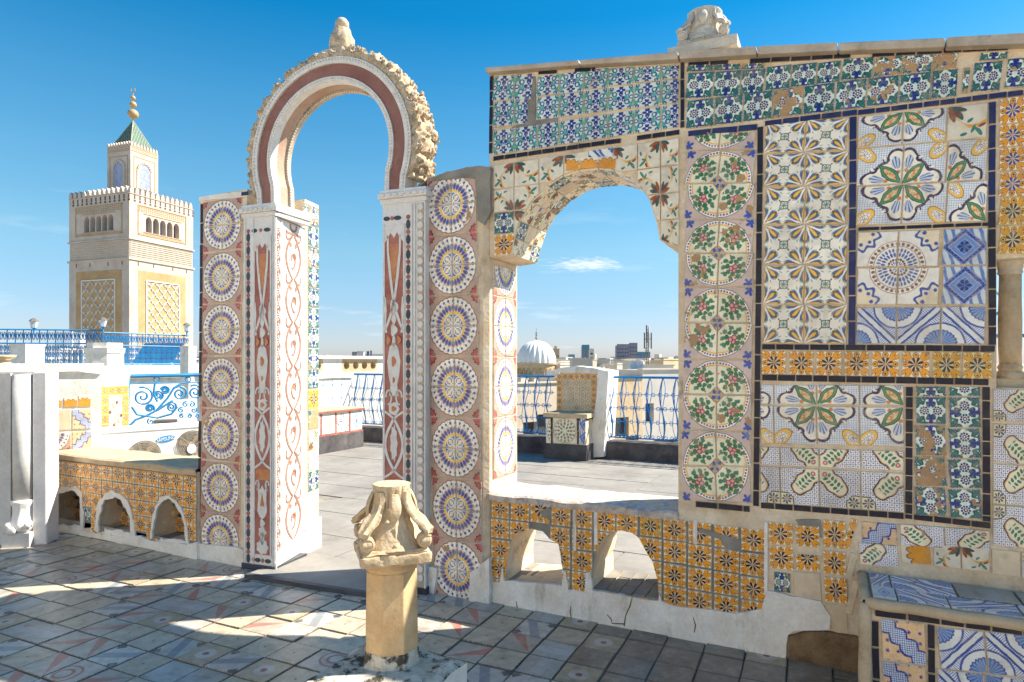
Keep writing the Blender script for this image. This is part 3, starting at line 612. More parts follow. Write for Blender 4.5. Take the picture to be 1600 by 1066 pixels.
def copy_thing(root, loc, rz=0.0, label=None, group=None):
    c = root.copy(); COL.objects.link(c); c.location = loc; c.rotation_euler = (0, 0, rz)
    if label: c['label'] = label
    if group: c['group'] = group
    def rec(a, b):
        for ch in [x for x in bpy.data.objects if x.parent == a]:
            d = ch.copy(); COL.objects.link(d); d.parent = b; rec(ch, d)
    rec(root, c); return c

RV = Vector((0.894427, 0.447214, 0)); FV = Vector((-0.447214, 0.894427, 0)); CV = Vector((CAMXY[0], CAMXY[1], 0))
def cpt(px, py, d):           # a place d metres out from the viewpoint, measured on the photograph
    return CV + FV * d + RV * ((px - 800) / 1000 * d) + Vector((0, 0, EYE + d * (565 - py) / 1000))
class Frame:
    def __init__(s, x, y, ang): s.o = Vector((x, y, 0)); s.a = ang; s.t = Vector((math.cos(ang), math.sin(ang), 0)); s.d = Vector((-math.sin(ang), math.cos(ang), 0))
    def p(s, t, d, z): return s.o + s.t * t + s.d * d + Vector((0, 0, z))
    def q(s, px, py, d=0.0):  # where a sight line meets the plane at depth d of this frame: (t, z)
        ray = FV + RV * ((px - 800) / 1000); den = ray.dot(s.d)
        k = ((s.o - CV).dot(s.d) + d) / den; h = CV + ray * k
        return ((h - s.o).dot(s.t), EYE + k * (565 - py) / 1000)
def frame_pts(a, b):
    d = Vector(b) - Vector(a); return Frame(a[0], a[1], math.atan2(d.y, d.x))
def jag(pts, amp, step, seed=0):      # subdivide an outline and make it uneven
    out = []; n = len(pts)
    for i in range(n):
        a = Vector(pts[i]); b = Vector(pts[(i + 1) % n]); L = (b - a).length; m = max(1, int(L / step))
        for k in range(m):
            p = a.lerp(b, k / m); nn = Vector((-(b - a).y, (b - a).x)).normalized() if L else Vector((0, 0))
            q = noise.noise(Vector((p.x * 4 / 1, p.y * 4, seed))) + 0.6 * noise.noise(Vector((p.x * 17, p.y * 17, seed + 5)))
            out.append(tuple(p + nn * (amp * q if k else 0)))
    return out
def inpoly(p, poly):
    c = False; n = len(poly)
    for i in range(n):
        a, b = poly[i], poly[i - 1]
        if (a[1] > p[1]) != (b[1] > p[1]) and p[0] < (b[0] - a[0]) * (p[1] - a[1]) / (b[1] - a[1]) + a[0]: c = not c
    return c
def pushout(p, c, poly):
    dx, dz = p[0] - c[0], p[1] - c[1]; best = None
    for i in range(len(poly)):
        a, b = poly[i - 1], poly[i]; ex, ez = b[0] - a[0], b[1] - a[1]; den = dx * ez - dz * ex
        if abs(den) < 1e-9: continue
        k = ((a[0] - c[0]) * ez - (a[1] - c[1]) * ex) / den; u = ((a[0] - c[0]) * dz - (a[1] - c[1]) * dx) / den
        if k > 0 and -1e-6 <= u <= 1 + 1e-6: best = k if best is None else min(best, k)
    return p if best is None else (c[0] + dx * best, c[1] + dz * best)

# ------------------------------------------------------------ tiles
def rmap(k, x, y): return ((x, y), (y, 1 - x), (1 - x, 1 - y), (1 - y, x))[k % 4]
TM = {}
def tile_mesh(mat, rot, crop, bev):
    key = (mat, rot % 4, crop, bev)
    if key in TM: return TM[key]
    b = bev; q = [(-.5 + b, -.5 + b), (.5 - b, -.5 + b), (.5 - b, .5 - b), (-.5 + b, .5 - b)]; o = [(-.5, -.5), (.5, -.5), (.5, .5), (-.5, .5)]
    vs = [(x, 0, z) for x, z in q] + [(x, .35, z) for x, z in o] + [(x, 1, z) for x, z in o]
    fs = [(0, 1, 2, 3)] + [(i + 4, (i + 1) % 4 + 4, (i + 1) % 4, i) for i in range(4)] + [(i + 8, (i + 1) % 4 + 8, (i + 1) % 4 + 4, i + 4) for i in range(4)]
    me = bpy.data.meshes.new('tile'); me.from_pydata(vs, [], fs); me.materials.append(MATS[mat]); uv = me.uv_layers.new(name='UVMap')
    for l in me.loops:
        x, _, z = vs[l.vertex_index]; x += .5; z += .5; x = crop[0] + x * (crop[2] - crop[0]); z = crop[1] + z * (crop[3] - crop[1])
        uv.data[l.index].uv = rmap(rot, x, z)
    me.update(); TM[key] = me; return me
FULL = (0.0, 0.0, 1.0, 1.0)
def tile(root, fr, c, wd, ht, d, mat, rot=0, crop=FULL, ang=0.0, th=0.012, clips=None, name='tile', jit=0.006, flat=False, bev=0.02):
    """c = centre (t, z); front of the tile at depth d; clips = [(centre, polygon)] openings that cut the tile"""
    if clips:
        ca, sa = math.cos(ang), math.sin(ang); N = 8; cut = False; ins = 0; G_ = {}; keep = []
        def W(i, j):
            x = (i / N - .5) * wd; z = (j / N - .5) * ht; return (c[0] + x * ca - z * sa, c[1] + x * sa + z * ca)
        for i in range(N + 1):
            for j in range(N + 1):
                p = W(i, j); inn = None
                for cc, poly in clips:
                    if inpoly(p, poly): inn = (cc, poly)
                if inn: ins += 1; G_[i, j] = (pushout(p, *inn), True)
                else: G_[i, j] = (p, False)
        if ins > 0.80 * (N + 1) ** 2: return None
        if ins:
            vs = []; uvl = []; idx = {}; fs = []
            for i in range(N):
                for j in range(N):
                    cs = [(i, j), (i + 1, j), (i + 1, j + 1), (i, j + 1)]
                    if all(G_[k][1] for k in cs): continue
                    P_ = [G_[k][0] for k in cs]
                    ar = sum(P_[m][0] * P_[(m + 1) % 4][1] - P_[(m + 1) % 4][0] * P_[m][1] for m in range(4))
                    if ar < 1e-7: continue
                    if max((Vector(P_[m]) - Vector(P_[m - 1])).length for m in range(4)) > max(wd, ht) * .6: continue
                    f = []
                    for k in cs:
                        if k not in idx: idx[k] = len(vs); vs.append(G_[k][0]); uvl.append(k)
                        f.append(idx[k])
                    fs.append(tuple(f))
            if not fs: return None
            cnt = {}
            for f in fs:
                for m in range(4): e = (f[m], f[(m + 1) % 4]); cnt[e] = 1
            n = len(vs); V = [(x - c[0], 0, z - c[1]) for x, z in vs] + [(x - c[0], th, z - c[1]) for x, z in vs]
            F = list(fs) + [(b, a, a + n, b + n) for a, b in cnt if (b, a) not in cnt]
            me = bpy.data.meshes.new(name); me.from_pydata(V, [], F); me.materials.append(MATS[mat]); uv = me.uv_layers.new(name='UVMap')
            for l in me.loops:
                x, y, z = V[l.vertex_index]; X = (x * ca + z * sa) / wd + .5; Z = (-x * sa + z * ca) / ht + .5
                X = crop[0] + X * (crop[2] - crop[0]); Z = crop[1] + Z * (crop[3] - crop[1]); uv.data[l.index].uv = rmap(rot, X, Z)
            me.update(); o = bpy.data.objects.new(name, me); COL.objects.link(o); o.parent = root
            o.location = fr.p(c[0], d + U(-.0015, .0015), c[1]) - wpos(root); o.rotation_euler = (0, 0, fr.a); return o
    me = tile_mesh(mat, rot, crop, bev); o = bpy.data.objects.new(name, me); COL.objects.link(o); o.parent = root
    a = ang + U(-jit, jit)
    o.location = fr.p(c[0], d + U(-.002, .002), c[1]) - wpos(root); o.rotation_euler = (U(-.014, .014), -a, fr.a + U(-.010, .010)); o.scale = (wd, th, ht)
    return o
def grid(root, fr, d, colsT, colsB, rowsL, rowsR, fn, gap=0.005, clips=None, name='tile'):
    """tile boundaries as measured on the photograph; colsT/colsB: x of the column lines at top and bottom, rowsL/rowsR: y of the row lines at both ends"""
    colsB = colsB or colsT; nr = len(rowsL) - 1; nc = len(colsT) - 1
    def px(i, j):
        v = (rowsL[j] - rowsL[0]) / (rowsL[-1] - rowsL[0]); x = colsT[i] + (colsB[i] - colsT[i]) * v
        k = (x - colsT[0]) / (colsT[-1] - colsT[0]); return x, rowsL[j] + (rowsR[j] - rowsL[j]) * k
    for j in range(nr):
        for i in range(nc):
            r = fn(i, j)
            if r is None: continue
            mat, rot = r[0], r[1]; crop = r[2] if len(r) > 2 else FULL
            P_ = [Vector(fr.q(*px(a, b), d)) for a, b in ((i, j), (i + 1, j), (i + 1, j + 1), (i, j + 1))]   # TL TR BR BL
            c = (P_[0] + P_[1] + P_[2] + P_[3]) / 4; wv = ((P_[1] - P_[0]) + (P_[2] - P_[3])) / 2; hv = ((P_[0] - P_[3]).length + (P_[1] - P_[2]).length) / 2
            tile(root, fr, (c.x, c.y), wv.length - gap, hv * 0.995 - gap, d, mat, rot, crop, math.atan2(wv.y, wv.x), clips=clips, name=name)
def border(root, fr, a, b, thick, d, mat='black_border_tile', lens=(30, 45), broken=0.0):
    """a line of thin border pieces between two points of the photograph, thick = height in px"""
    A = Vector(fr.q(a[0], a[1], d)); B = Vector(fr.q(b[0], b[1], d)); L = (B - A).length; T = (B - A) / L; ang = math.atan2(T.y, T.x)
    mpx = ((a[0] + b[0]) / 2, (a[1] + b[1]) / 2)
    if abs(T.x) > abs(T.y): th = abs(fr.q(mpx[0], mpx[1], d)[1] - fr.q(mpx[0], mpx[1] + thick, d)[1])
    else: th = abs(fr.q(mpx[0] + thick, mpx[1], d)[0] - fr.q(mpx[0], mpx[1], d)[0])
    unit = L / math.hypot(b[0] - a[0], b[1] - a[1]); s = 0.0
    if abs(T.y) > abs(T.x): ang -= math.pi / 2 * (1 if T.y > 0 else -1)
    while s < L - .01:
        l = min(U(*lens) * unit, L - s)
        if L - s - l < 0.02: l = L - s
        if R() >= broken:
            c = A + T * (s + l / 2); ln = l - .005
            hz = abs(T.x) > abs(T.y)
            tile(root, fr, (c.x, c.y), ln if hz else th, th if hz else ln, d, mat, 0, FULL, ang, name='border_tile', bev=.03, jit=.012)
        s += l

# ------------------------------------------------------------ the setting: ground levels
def structure(o, label, name=None): return tag(o, label, None, None, 'structure')
rf = MB().box(-13.5, 5.5, -8, 7.15, -12.0, -0.012).make('rooftop_floor', 'dark_grout'); structure(rf, 'flat rooftop under the tiled floor and paving')
cg = MB(); cg.box(-4500, 2500, -600, 6500, -14.2, -13.9); structure(cg.make('city_ground', 'city_ground'), 'low ground of the city below the rooftops')
hl = MB()
hp = []
for k in range(61):
    t = k / 60; x = -4200 + 4000 * t; hp.append((x, 4200, 12 + 46 * max(0, noise.noise(Vector((t * 6, 3.3, 0)))) + 52 * math.exp(-((t - .20) / .10) ** 2)))
vs = [(x, y, -14) for x, y, z in hp] + [(x, y + 120, z) for x, y, z in hp] + [(x, y + 700, -14) for x, y, z in hp]
hl.add(vs, [(i, i + 1, 61 + i + 1, 61 + i) for i in range(60)] + [(61 + i, 61 + i + 1, 122 + i + 1, 122 + i) for i in range(60)])
structure(hl.make('hills', 'hill_earth'), 'far low hills on the horizon')

structure(MB().box(-13.5, 5.5, -7.6, -3.5, -.0118, -.003).make('added_bounce_floor', 'pale_sandstone'), 'unseen pale floor added behind the camera to bounce sunlight')  # pale floor added out of view, bounces sunlight onto the shaded walls
t_ = thing('added_bounce_wall', (-3, -7.7, 0), 'unseen whitewashed wall added opposite the arches to throw sunlight back on them', 'wall')  # wall added behind the camera as a warm reflector for the shaded side
MB().box(-13.4, 5.4, -7.9, -7.5, 0, 3.4).make('masonry', 'whitewash', t_); MB().box(-13.5, 5.5, -7.95, -7.45, 3.4, 3.5).make('coping', 'whitewash', t_)

# patterned floor in front of the wall
ff = Frame(-1.37, -0.40, math.radians(1.5))
pf = thing('patterned_floor', (-3, -1.5, 0), 'floor of worn cement tiles in front of the arches', None); pf['kind'] = 'structure'
MB().box(-8.5, 1.0, -3.5, 0.08, -.011, -.002).make('mortar_bed', 'dark_grout', pf)
PIT = 0.213
cand = []
for i in range(-36, 14):
    for j in range(-14, 4):
        c = ff.p(i * PIT, j * PIT, 0)
        rel = Vector((c.x, c.y, 0)) - CV; d = rel.dot(FV); x = rel.dot(RV)
        if d < 1.0: continue
        X, Y = 800 + 1000 * x / d, 565 + 1600 / d
        if X < -130 or X > 1460 or Y > 1200: continue
        if c.y > .14: continue
        cand.append((d, i, j))
cand.sort()
fmats = ['floor_plain_tile'] * 7 + ['floor_blue_tile'] * 2 + ['floor_arrow_tile'] * 5 + ['floor_red_tile'] * 3 + ['floor_ochre_tile'] * 4 + ['floor_ring_tile']
rf_ = random.Random(11); rest = []
rotf = -math.pi / 2
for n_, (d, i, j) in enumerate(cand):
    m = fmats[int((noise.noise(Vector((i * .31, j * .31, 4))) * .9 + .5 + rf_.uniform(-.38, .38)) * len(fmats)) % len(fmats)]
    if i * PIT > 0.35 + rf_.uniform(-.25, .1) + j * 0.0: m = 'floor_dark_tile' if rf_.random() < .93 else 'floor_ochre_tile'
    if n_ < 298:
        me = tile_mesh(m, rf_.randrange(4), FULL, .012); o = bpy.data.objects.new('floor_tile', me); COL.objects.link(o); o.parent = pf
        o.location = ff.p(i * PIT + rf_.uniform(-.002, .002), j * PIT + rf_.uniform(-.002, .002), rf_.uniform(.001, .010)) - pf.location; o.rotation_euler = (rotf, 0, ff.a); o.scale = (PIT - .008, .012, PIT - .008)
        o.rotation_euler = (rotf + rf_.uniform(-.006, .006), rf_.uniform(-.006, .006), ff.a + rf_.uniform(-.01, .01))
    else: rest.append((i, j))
if rest:
    b = MB()
    for i, j in rest:
        h = PIT / 2 - .004; z = rf_.uniform(.003, .008); b.add([ff.p(i * PIT + a, j * PIT + c_, z) for a, c_ in ((-h, -h), (h, -h), (h, h), (-h, h))], [(0, 1, 2, 3)])
    o = b.make('far_floor_tile', 'floor_plain_tile', pf, kind='stuff')

# grey paving behind the wall
pv = thing('terrace_paving', (-5, 3.5, 0), 'terrace of large grey paving slabs beyond the arches', None); pv['kind'] = 'structure'
rp = random.Random(3)
y = 0.30
while y < 7.0:
    hgt = rp.choice((.55, .62, .70)); x = -12.2 - rp.uniform(0, .6)
    while x < -0.2:
        wd = rp.uniform(1.3, 2.2)
        rel = Vector((x + wd / 2, y, 0)) - CV; X = 800 + 1000 * rel.dot(RV) / rel.dot(FV)
        if 380 < X < 1210: MB().box(x, x + wd - .014, y, y + hgt - .014, -.010, .004 + rp.uniform(-.002, .003)).make('paving_slab', 'paving', pv)
        x += wd
    y += hgt
MB().box(-13, 4.4, 0.09, 7.1, -.0112, -.006).make('paving_bed', 'cement', pv)
st = MB().add([(x, y, z) for z in (.0, .035) for x, y in ((-3.86, -.30), (-2.74, -.20), (-2.74, .28), (-3.86, .28))], [(4, 5, 6, 7), (0, 1, 5, 4), (1, 2, 6, 5), (3, 0, 4, 7)]).make('threshold', 'paving')
structure(st, 'grey stone threshold under the horseshoe arch')
b_ = MB().add([(x, y, z) for z in (.0, .038) for x, y in ((-3.86, -.345), (-2.74, -.245), (-2.74, -.203), (-3.86, -.303))], [(4, 5, 6, 7), (0, 1, 5, 4), (1, 2, 6, 5), (3, 0, 4, 7)]).make('step_edge', 'threshold_stone'); structure(b_, 'dark edge strip in front of the stone threshold')

# ------------------------------------------------------------ the long tiled wall
FM = Frame(0, 0.08, 0.0); q = FM.q
DT = -0.011                       # depth of tile faces
wall = thing('tiled_wall', (-0.2, 0.3, 0), 'long high wall patched with painted tiles, with an arched window over a sill', 'wall')
archo = [(797, 398), (803, 372), (812, 345), (830, 315), (855, 289), (880, 273), (905, 265), (935, 262), (960, 265), (985, 275), (1003, 291), (1018, 315), (1028, 345), (1034, 375)]
A2 = []
for i in range(len(archo) - 1):
    for k in range(3): A2.append((archo[i][0] + (archo[i + 1][0] - archo[i][0]) * k / 3, archo[i][1] + (archo[i + 1][1] - archo[i][1]) * k / 3))
A2.append(archo[-1])
AW = [q(*p) for p in A2]
n1px = [(792, 908), (791, 886), (794, 862), (800, 842), (812, 831), (830, 826), (848, 830), (859, 842), (873, 848), (877, 868), (879, 886), (880, 914)]
n2px = [(926, 921), (925, 891), (932, 862), (942, 842), (956, 831), (972, 828), (988, 832), (1000, 842), (1012, 864), (1020, 877), (1028, 906), (1030, 938)]
N1 = [q(*p) for p in n1px]; N2 = [q(*p) for p in n2px]
RW = [(q(1557, 405)), (q(1557, 606)), (1.55, q(1557, 606)[1]), (1.55, q(1557, 405)[1])]
SILL = .705
xs0 = -2.04; xr = q(1060, 600)[0]
outer = [(xs0, 0), (1.9, 0), (1.9, q(1600, 66)[1] - .05), q(1600, 68), q(1060, 88), q(765, 110), (xs0, q(765, 110)[1]), (xs0, q(765, 402)[1]), q(770, 403), AW[0]] + AW[1:] + [q(1040, 382), (xr, q(1060, 386)[1]), (xr, SILL), (xs0, SILL)]
seen_ = []; 
for p in outer:
    if not seen_ or (Vector(p) - Vector(seen_[-1])).length > 1e-3: seen_.append(tuple(p))
body = MB().panel(FM, seen_, [jag(N1, .006, .03, 1), jag(N2, .006, .03, 2), RW], 0, .42)
body.make('masonry', 'grout', wall)
# the cut tiles round the openings are shaped to them
cA = (q(925, 360)); polyA = AW + [(xr + .001, q(1060, 386)[1]), (xr, SILL), (xs0, SILL), (xs0, q(765, 402)[1])]
clipA = [(cA, polyA)]; clipN = [(q(836, 885), N1), (q(976, 900), N2)]
# top left strip
def fTL(i, j):
    if j == 0 and i == 1: return None
    return ('damask_tile', 0, (0, 0, 1, 1)) if (j or i < 4) else ('damask_tile', 0, (0, 0, 1, .9 if i < 5 else .55))
grid(wall, FM, DT, [770, 804, 824], [770, 804, 839], [118, 158], [116, 154], lambda i, j: ('damask_tile', 0, FULL if i == 0 else (0, 0, .62, 1)))
grid(wall, FM, DT, [838, 874, 912], None, [119, 151], [110, 143], lambda i, j: ('damask_tile', 0, (0, 0, 1, .85)))
grid(wall, FM, DT, [912, 950, 990, 1033, 1060], None, [108, 141], [101, 122], lambda i, j: ('damask_tile', 0, (0, 0, 1 if i < 3 else .62, .9 - .1 * i)))
grid(wall, FM, DT, [770, 804, 824], [770, 804, 824], [158, 200], [154, 193], lambda i, j: ('damask_tile', 0, FULL if i == 0 else (0, 0, .6, 1)))
grid(wall, FM, DT, [838, 874, 912, 950, 990, 1033, 1060], None, [152, 188], [122, 161], lambda i, j: ('damask_tile', 0, FULL if i < 5 else (0, 0, .62, 1)))
grid(wall, FM, DT, [770, 804, 839, 874, 912, 950, 990, 1033, 1060], None, [204, 243], [161, 199], lambda i, j: ('damask_tile', 0, FULL if i < 7 else (0, 0, .62, 1)))
MB().panel(FM, jag([q(825, 122), q(837, 120), q(838, 186), q(872, 184), q(872, 192), q(800, 200), q(825, 190)], .006, .03, 3), [], -.007, 0, False).make('cement_patch', 'cement', wall)
border(wall, FM, (770, 248), (1062, 206), 7, DT, lens=(18, 26), broken=.05)
border(wall, FM, (768, 118), (766, 240), 5, DT, lens=(22, 30))
border(wall, FM, (1066, 96), (1066, 200), 6, DT, lens=(26, 36), broken=.15)
border(wall, FM, (840, 113), (930, 108), 6, DT, lens=(22, 40), broken=.3)
# spandrels
random.seed(21)
def fSP(i, j):
    if i == 0 and j >= 3: return ('orange_star_tile', 0)
    if i == 0 and j == 2: return ('green_rosette_tile', 0)
    if j == 0 and i == 4: return ('arc_tile', 1, (0.2, .2, .8, .8))
    return ('autumn_tile', (0, 1, 3, 2)[(i % 2) + 2 * (j % 2)] + 1)
grid(wall, FM, DT, [770, 803, 842, 881, 920, 958, 996, 1032, 1061], [772, 803, 842, 881, 920, 958, 996, 1032, 1061], [258, 297, 333, 367, 400], [215, 257, 300, 342, 383], fSP, clips=clipA)
grid(wall, FM, DT - .003, [884, 905, 933, 963], None, [247, 268], [243, 264], lambda i, j: ('palm_tile', 0, (0.25 if i == 0 else 0, 0, 1, .9)), clips=clipA)
# berry roundels
bx = [1072, 1124, 1180]; bxb = [1064, 1118, 1173]
yl = [206, 235, 287, 343, 396, 449, 504, 561, 616, 672, 728, 783]; yr = [206, 233, 285, 342, 395, 448, 505, 562, 618, 675, 729, 787]
def fB(i, j):
    if j == 0: return ('berry_tile', 3 if i == 0 else 3, (0, 0, 1, .52)) if i == 1 else ('berry_tile', 2, (0, 0, 1, .52))
    top = (j % 2) == 1
    return ('berry_tile', {(0, True): 1, (1, True): 0, (0, False): 2, (1, False): 3}[i, top])
grid(wall, FM, DT, bx, bxb, yl, yr, fB)
border(wall, FM, (1188, 197), (1181, 792), 9, DT, lens=(28, 44))
border(wall, FM, (1074, 209), (1184, 198), 9, DT, 'navy_border_tile', lens=(32, 42))
border(wall, FM, (1086, 788), (1172, 796), 9, DT, lens=(30, 44))
border(wall, FM, (1194, 193), (1340, 175), 8, DT, 'navy_border_tile', lens=(26, 36), broken=.1)
border(wall, FM, (1340, 176), (1600, 144), 8, DT, 'navy_border_tile', lens=(24, 32)); border(wall, FM, (1600, 144), (1720, 130), 8, DT, lens=(30, 40))
border(wall, FM, (1074, 101), (1330, 86), 7, DT, lens=(30, 40), broken=.12); border(wall, FM, (1330, 86), (1720, 66), 8, DT, lens=(30, 44), broken=.1)
# top right strip, two rows of rosettes
grid(wall, FM, DT, [1072, 1115, 1157, 1195], None, [101, 113], [98, 108], lambda i, j: ('green_rosette_tile', 0, (0, 0, 1, .3)))
grid(wall, FM, DT, [1072, 1115, 1157, 1195], None, [113, 155], [107, 146], lambda i, j: ('rosette_tile', 0))
grid(wall, FM, DT, [1196, 1236, 1276, 1314], None, [103, 143], [94, 128], lambda i, j: ('rosette_tile', 0))
grid(wall, FM, DT, [1315, 1365, 1410, 1458, 1497], None, [91, 127], [82, 107], lambda i, j: ('rosette_tile', 0, (0, 0, 1, .95 - .1 * i)))
grid(wall, FM, DT, [1072, 1116, 1161, 1207, 1255, 1305], None, [157, 202], [127, 174], lambda i, j: ('rosette_tile', 0))
grid(wall, FM, DT, [1305, 1354, 1405, 1455, 1497], None, [127, 174], [106, 151], lambda i, j: ('rosette_tile', 1 if i == 3 else 0))
grid(wall, FM, DT, [1503, 1515], None, [105, 147], [104, 146], lambda i, j: ('rosette_tile', 0, (0, 0, .25, 1)))
grid(wall, FM, DT, [1519, 1566], None, [97, 145], [94, 141], lambda i, j: ('rosette_tile', 0))
grid(wall, FM, DT, [1530, 1576], None, [82, 96], [80, 93], lambda i, j: ('green_rosette_tile', 0, (0, 0, 1, .35)))
grid(wall, FM, DT, [1572, 1618, 1664, 1710], None, [90, 139], [84, 124], lambda i, j: ('rosette_tile', 1 if i else 0, (.3, 0, 1, 1) if i == 0 else FULL))
# ray panel
grid(wall, FM, DT, [1195, 1258, 1325], [1192, 1256, 1324], [190, 240, 292, 351, 414, 476, 537], [183, 235, 288, 350, 413, 475, 538], lambda i, j: ('ray_tile', 0))
border(wall, FM, (1333, 181), (1331, 540), 11, DT, 'navy_border_tile', lens=(30, 42))
border(wall, FM, (1551, 158), (1550, 330), 11, DT, 'navy_border_tile', lens=(24, 40)); border(wall, FM, (1550, 330), (1551, 540), 12, DT, lens=(26, 34))
# lily panels
LR = {(0, 0): 2, (1, 0): 3, (0, 1): 1, (1, 1): 0}
def quad(i, j, ox=0, oy=0): return {(0, 0): 1, (1, 0): 0, (0, 1): 2, (1, 1): 3}[(i + ox) % 2, (j + oy) % 2]
def fL(i, j):
    if i < 2: return ('lily_tile', quad(i, j, 0, 1))
    return ('lily_tile', (0, 0, 1)[j]) if j != 0 else ('autumn_tile', 2)
grid(wall, FM, DT, [1340, 1411, 1480, 1544], [1338, 1410, 1479, 1543], [182, 232, 291, 353], [159, 215, 281, 346], fL)
border(wall, FM, (1340, 358), (1545, 350), 5, DT, lens=(34, 42))
grid(wall, FM, DT, [1339, 1403, 1468], [1338, 1402, 1468], [362, 418, 477], [358, 417, 477], lambda i, j: ('compass_tile', quad(i, j)))
grid(wall, FM, DT, [1472, 1543], None, [357, 416, 477], [355, 414, 476], lambda i, j: ('diamond_tile', 0))
grid(wall, FM, DT, [1338, 1401, 1470, 1540], None, [480, 538], [478, 539], lambda i, j: ('arc_tile', (1, 0, 1)[i]))
border(wall, FM, (1190, 542), (1556, 545), 9, DT, lens=(24, 34))
bs = [1190, 1228, 1233, 1271, 1275, 1315, 1319, 1358, 1362, 1405, 1409, 1453, 1457, 1501, 1504, 1551]
grid(wall, FM, DT, bs, None, [548, 585], [550, 593], lambda i, j: None if i % 2 else (('yellow_star_tile' if i > 11 else 'orange_star_tile', 0)), gap=.002)
border(wall, FM, (1190, 590), (1546, 597), 10, DT, lens=(24, 34))
cl = [1188, 1209, 1276, 1343, 1413]
grid(wall, FM, DT, cl, None, [601, 632], [602, 634], lambda i, j: ('lily_tile', quad(i + 1, 0, 0, 0), (0.62, 0, 1, .52) if i == 0 else (0, 0, 1, .52)))
grid(wall, FM, DT, cl, None, [633, 694], [636, 699], lambda i, j: ('lily_tile', quad(i + 1, 1, 0, 0), (0.62, 0, 1, 1) if i == 0 else FULL))
grid(wall, FM, DT, [1188, 1219, 1280, 1345, 1413], None, [698, 727], [705, 737], lambda i, j: ('lattice_tile', quad(i + 1, 0, 0), (.5, 0, 1, .5) if i == 0 else (0, 0, 1, .5)))
grid(wall, FM, DT, [1188, 1219, 1280, 1345, 1413], None, [728, 786], [739, 802], lambda i, j: ('lattice_tile', quad(i + 1, 1, 0), (.5, 0, 1, 1) if i == 0 else FULL))
border(wall, FM, (1188, 790), (1413, 807), 9, DT, lens=(24, 34)); border(wall, FM, (1427, 808), (1549, 822), 9, DT, lens=(26, 34))
border(wall, FM, (1421, 604), (1420, 812), 11, DT, lens=(14, 28)); border(wall, FM, (1541, 604), (1542, 816), 12, DT, lens=(22, 36))
grid(wall, FM, DT, [1431, 1479], [1428, 1480], [603, 620, 663, 713, 760, 806], [603, 620, 664, 713, 761, 809], lambda i, j: ('green_rosette_tile', 0, (0, .6, 1, 1)) if j == 0 else ('rosette_tile', 0 if j < 3 else 1))
grid(wall, FM, DT, [1482, 1533], [1482, 1535], [604, 620, 669, 717, 764, 810], [604, 620, 669, 717, 764, 812], lambda i, j: ('rosette_tile', 1, (0, 0, 1, .35)) if j == 0 else ('rosette_tile', 1))
grid(wall, FM, DT, [1551, 1612, 1674, 1736], None, [607, 659], [610, 666], lambda i, j: ('lattice_tile', quad(i, 1)))
grid(wall, FM, DT, [1551, 1612, 1674, 1736], None, [661, 724, 788, 853], [668, 735, 803, 873], lambda i, j: ('lattice_tile', quad(i, j)))
grid(wall, FM, DT, [1561, 1604, 1650, 1700], None, [154, 195, 231, 268, 308, 352, 397], [136, 181, 220, 262, 305, 352, 400], lambda i, j: ('blue_centre_star_tile' if j < 4 else 'yellow_star_tile', 0))
# low strips under the panels
grid(wall, FM, DT, [1346, 1403], None, [814, 848], [819, 854], lambda i, j: ('cloud_tile', 1, (0, .2, 1, .8)))
grid(wall, FM, DT, [1406, 1476, 1548], None, [818, 852], [829, 864], lambda i, j: ('lattice_tile', quad(i + 1, 1), (0, .3, 1, 1)))
grid(wall, FM, DT, [1342, 1404], None, [847, 883], [851, 888], lambda i, j: ('lattice_tile', 0, (0, 0, 1, .7)))
grid(wall, FM, DT, [1407, 1455], None, [846, 880], [849, 884], lambda i, j: ('palm_tile', 1))
grid(wall, FM, DT, [1458, 1502, 1547], None, [850, 885], [857, 895], lambda i, j: ('autumn_tile', i + 1))
grid(wall, FM, DT, [1549, 1596, 1660, 1720], None, [857, 898], [875, 918], lambda i, j: ('plain_tile', 0) if i == 0 else ('lattice_tile', i))
# orange star tiles of the sill wall
PT = .1427
rows = [.698, .566, .434, .302, .172]
for i in range(12):
    for j in range(5):
        c = (xs0 + .012 + PT * (i + .5), SILL - .012 - .132 * (j + .5) - max(0, i - 8) * .004)
        if j == 0 and i in (2,): crop = (0, 0, .9, .7)
        else: crop = FULL
        if j == 4 and i < 9: 
            if i not in (0, 5, 6): continue
        if i >= 7 and j >= 3 and i > 7 and j == 4 and R() < .1: continue
        if i == 2 and j == 1: continue
        m = 'yellow_star_tile' if (i, j) == (7, 0) else 'orange_star_tile'
        tile(wall, FM, (c[0] + U(-.003, .003), c[1] + U(-.003, .003)), PT - U(.008, .016), .122, DT, m, int(R() * 4), crop, U(-.02, .02), clips=clipN)
for (x0, x1, y0, y1, m) in ((1201, 1239, 815, 850, 0), (1243, 1281, 820, 853, 0), (1286, 1322, 812, 855, 0), (1323, 1333, 808, 858, 0), (1202, 1240, 852, 888, 0), (1243, 1281, 866, 890, 0), (1286, 1322, 860, 896, 0),
        (1288, 1324, 901, 940, 0), (1209, 1235, 893, 924, 1), (1240, 1283, 893, 935, 2), (1290, 1324, 943, 981, 2), (1325, 1336, 862, 900, 2), (1326, 1337, 904, 960, 2)):
    crop = (0, 0, .35, 1) if x1 - x0 < 15 else FULL
    if y1 - y0 < 28: crop = (0, 0, 1, .62)
    grid(wall, FM, DT, [x0, x1], None, [y0, y1], [y0 + 3, y1 + 4], lambda i, j: (('orange_star_tile', 'green_rosette_tile', 'plain_tile')[m], 0, crop), gap=.002)
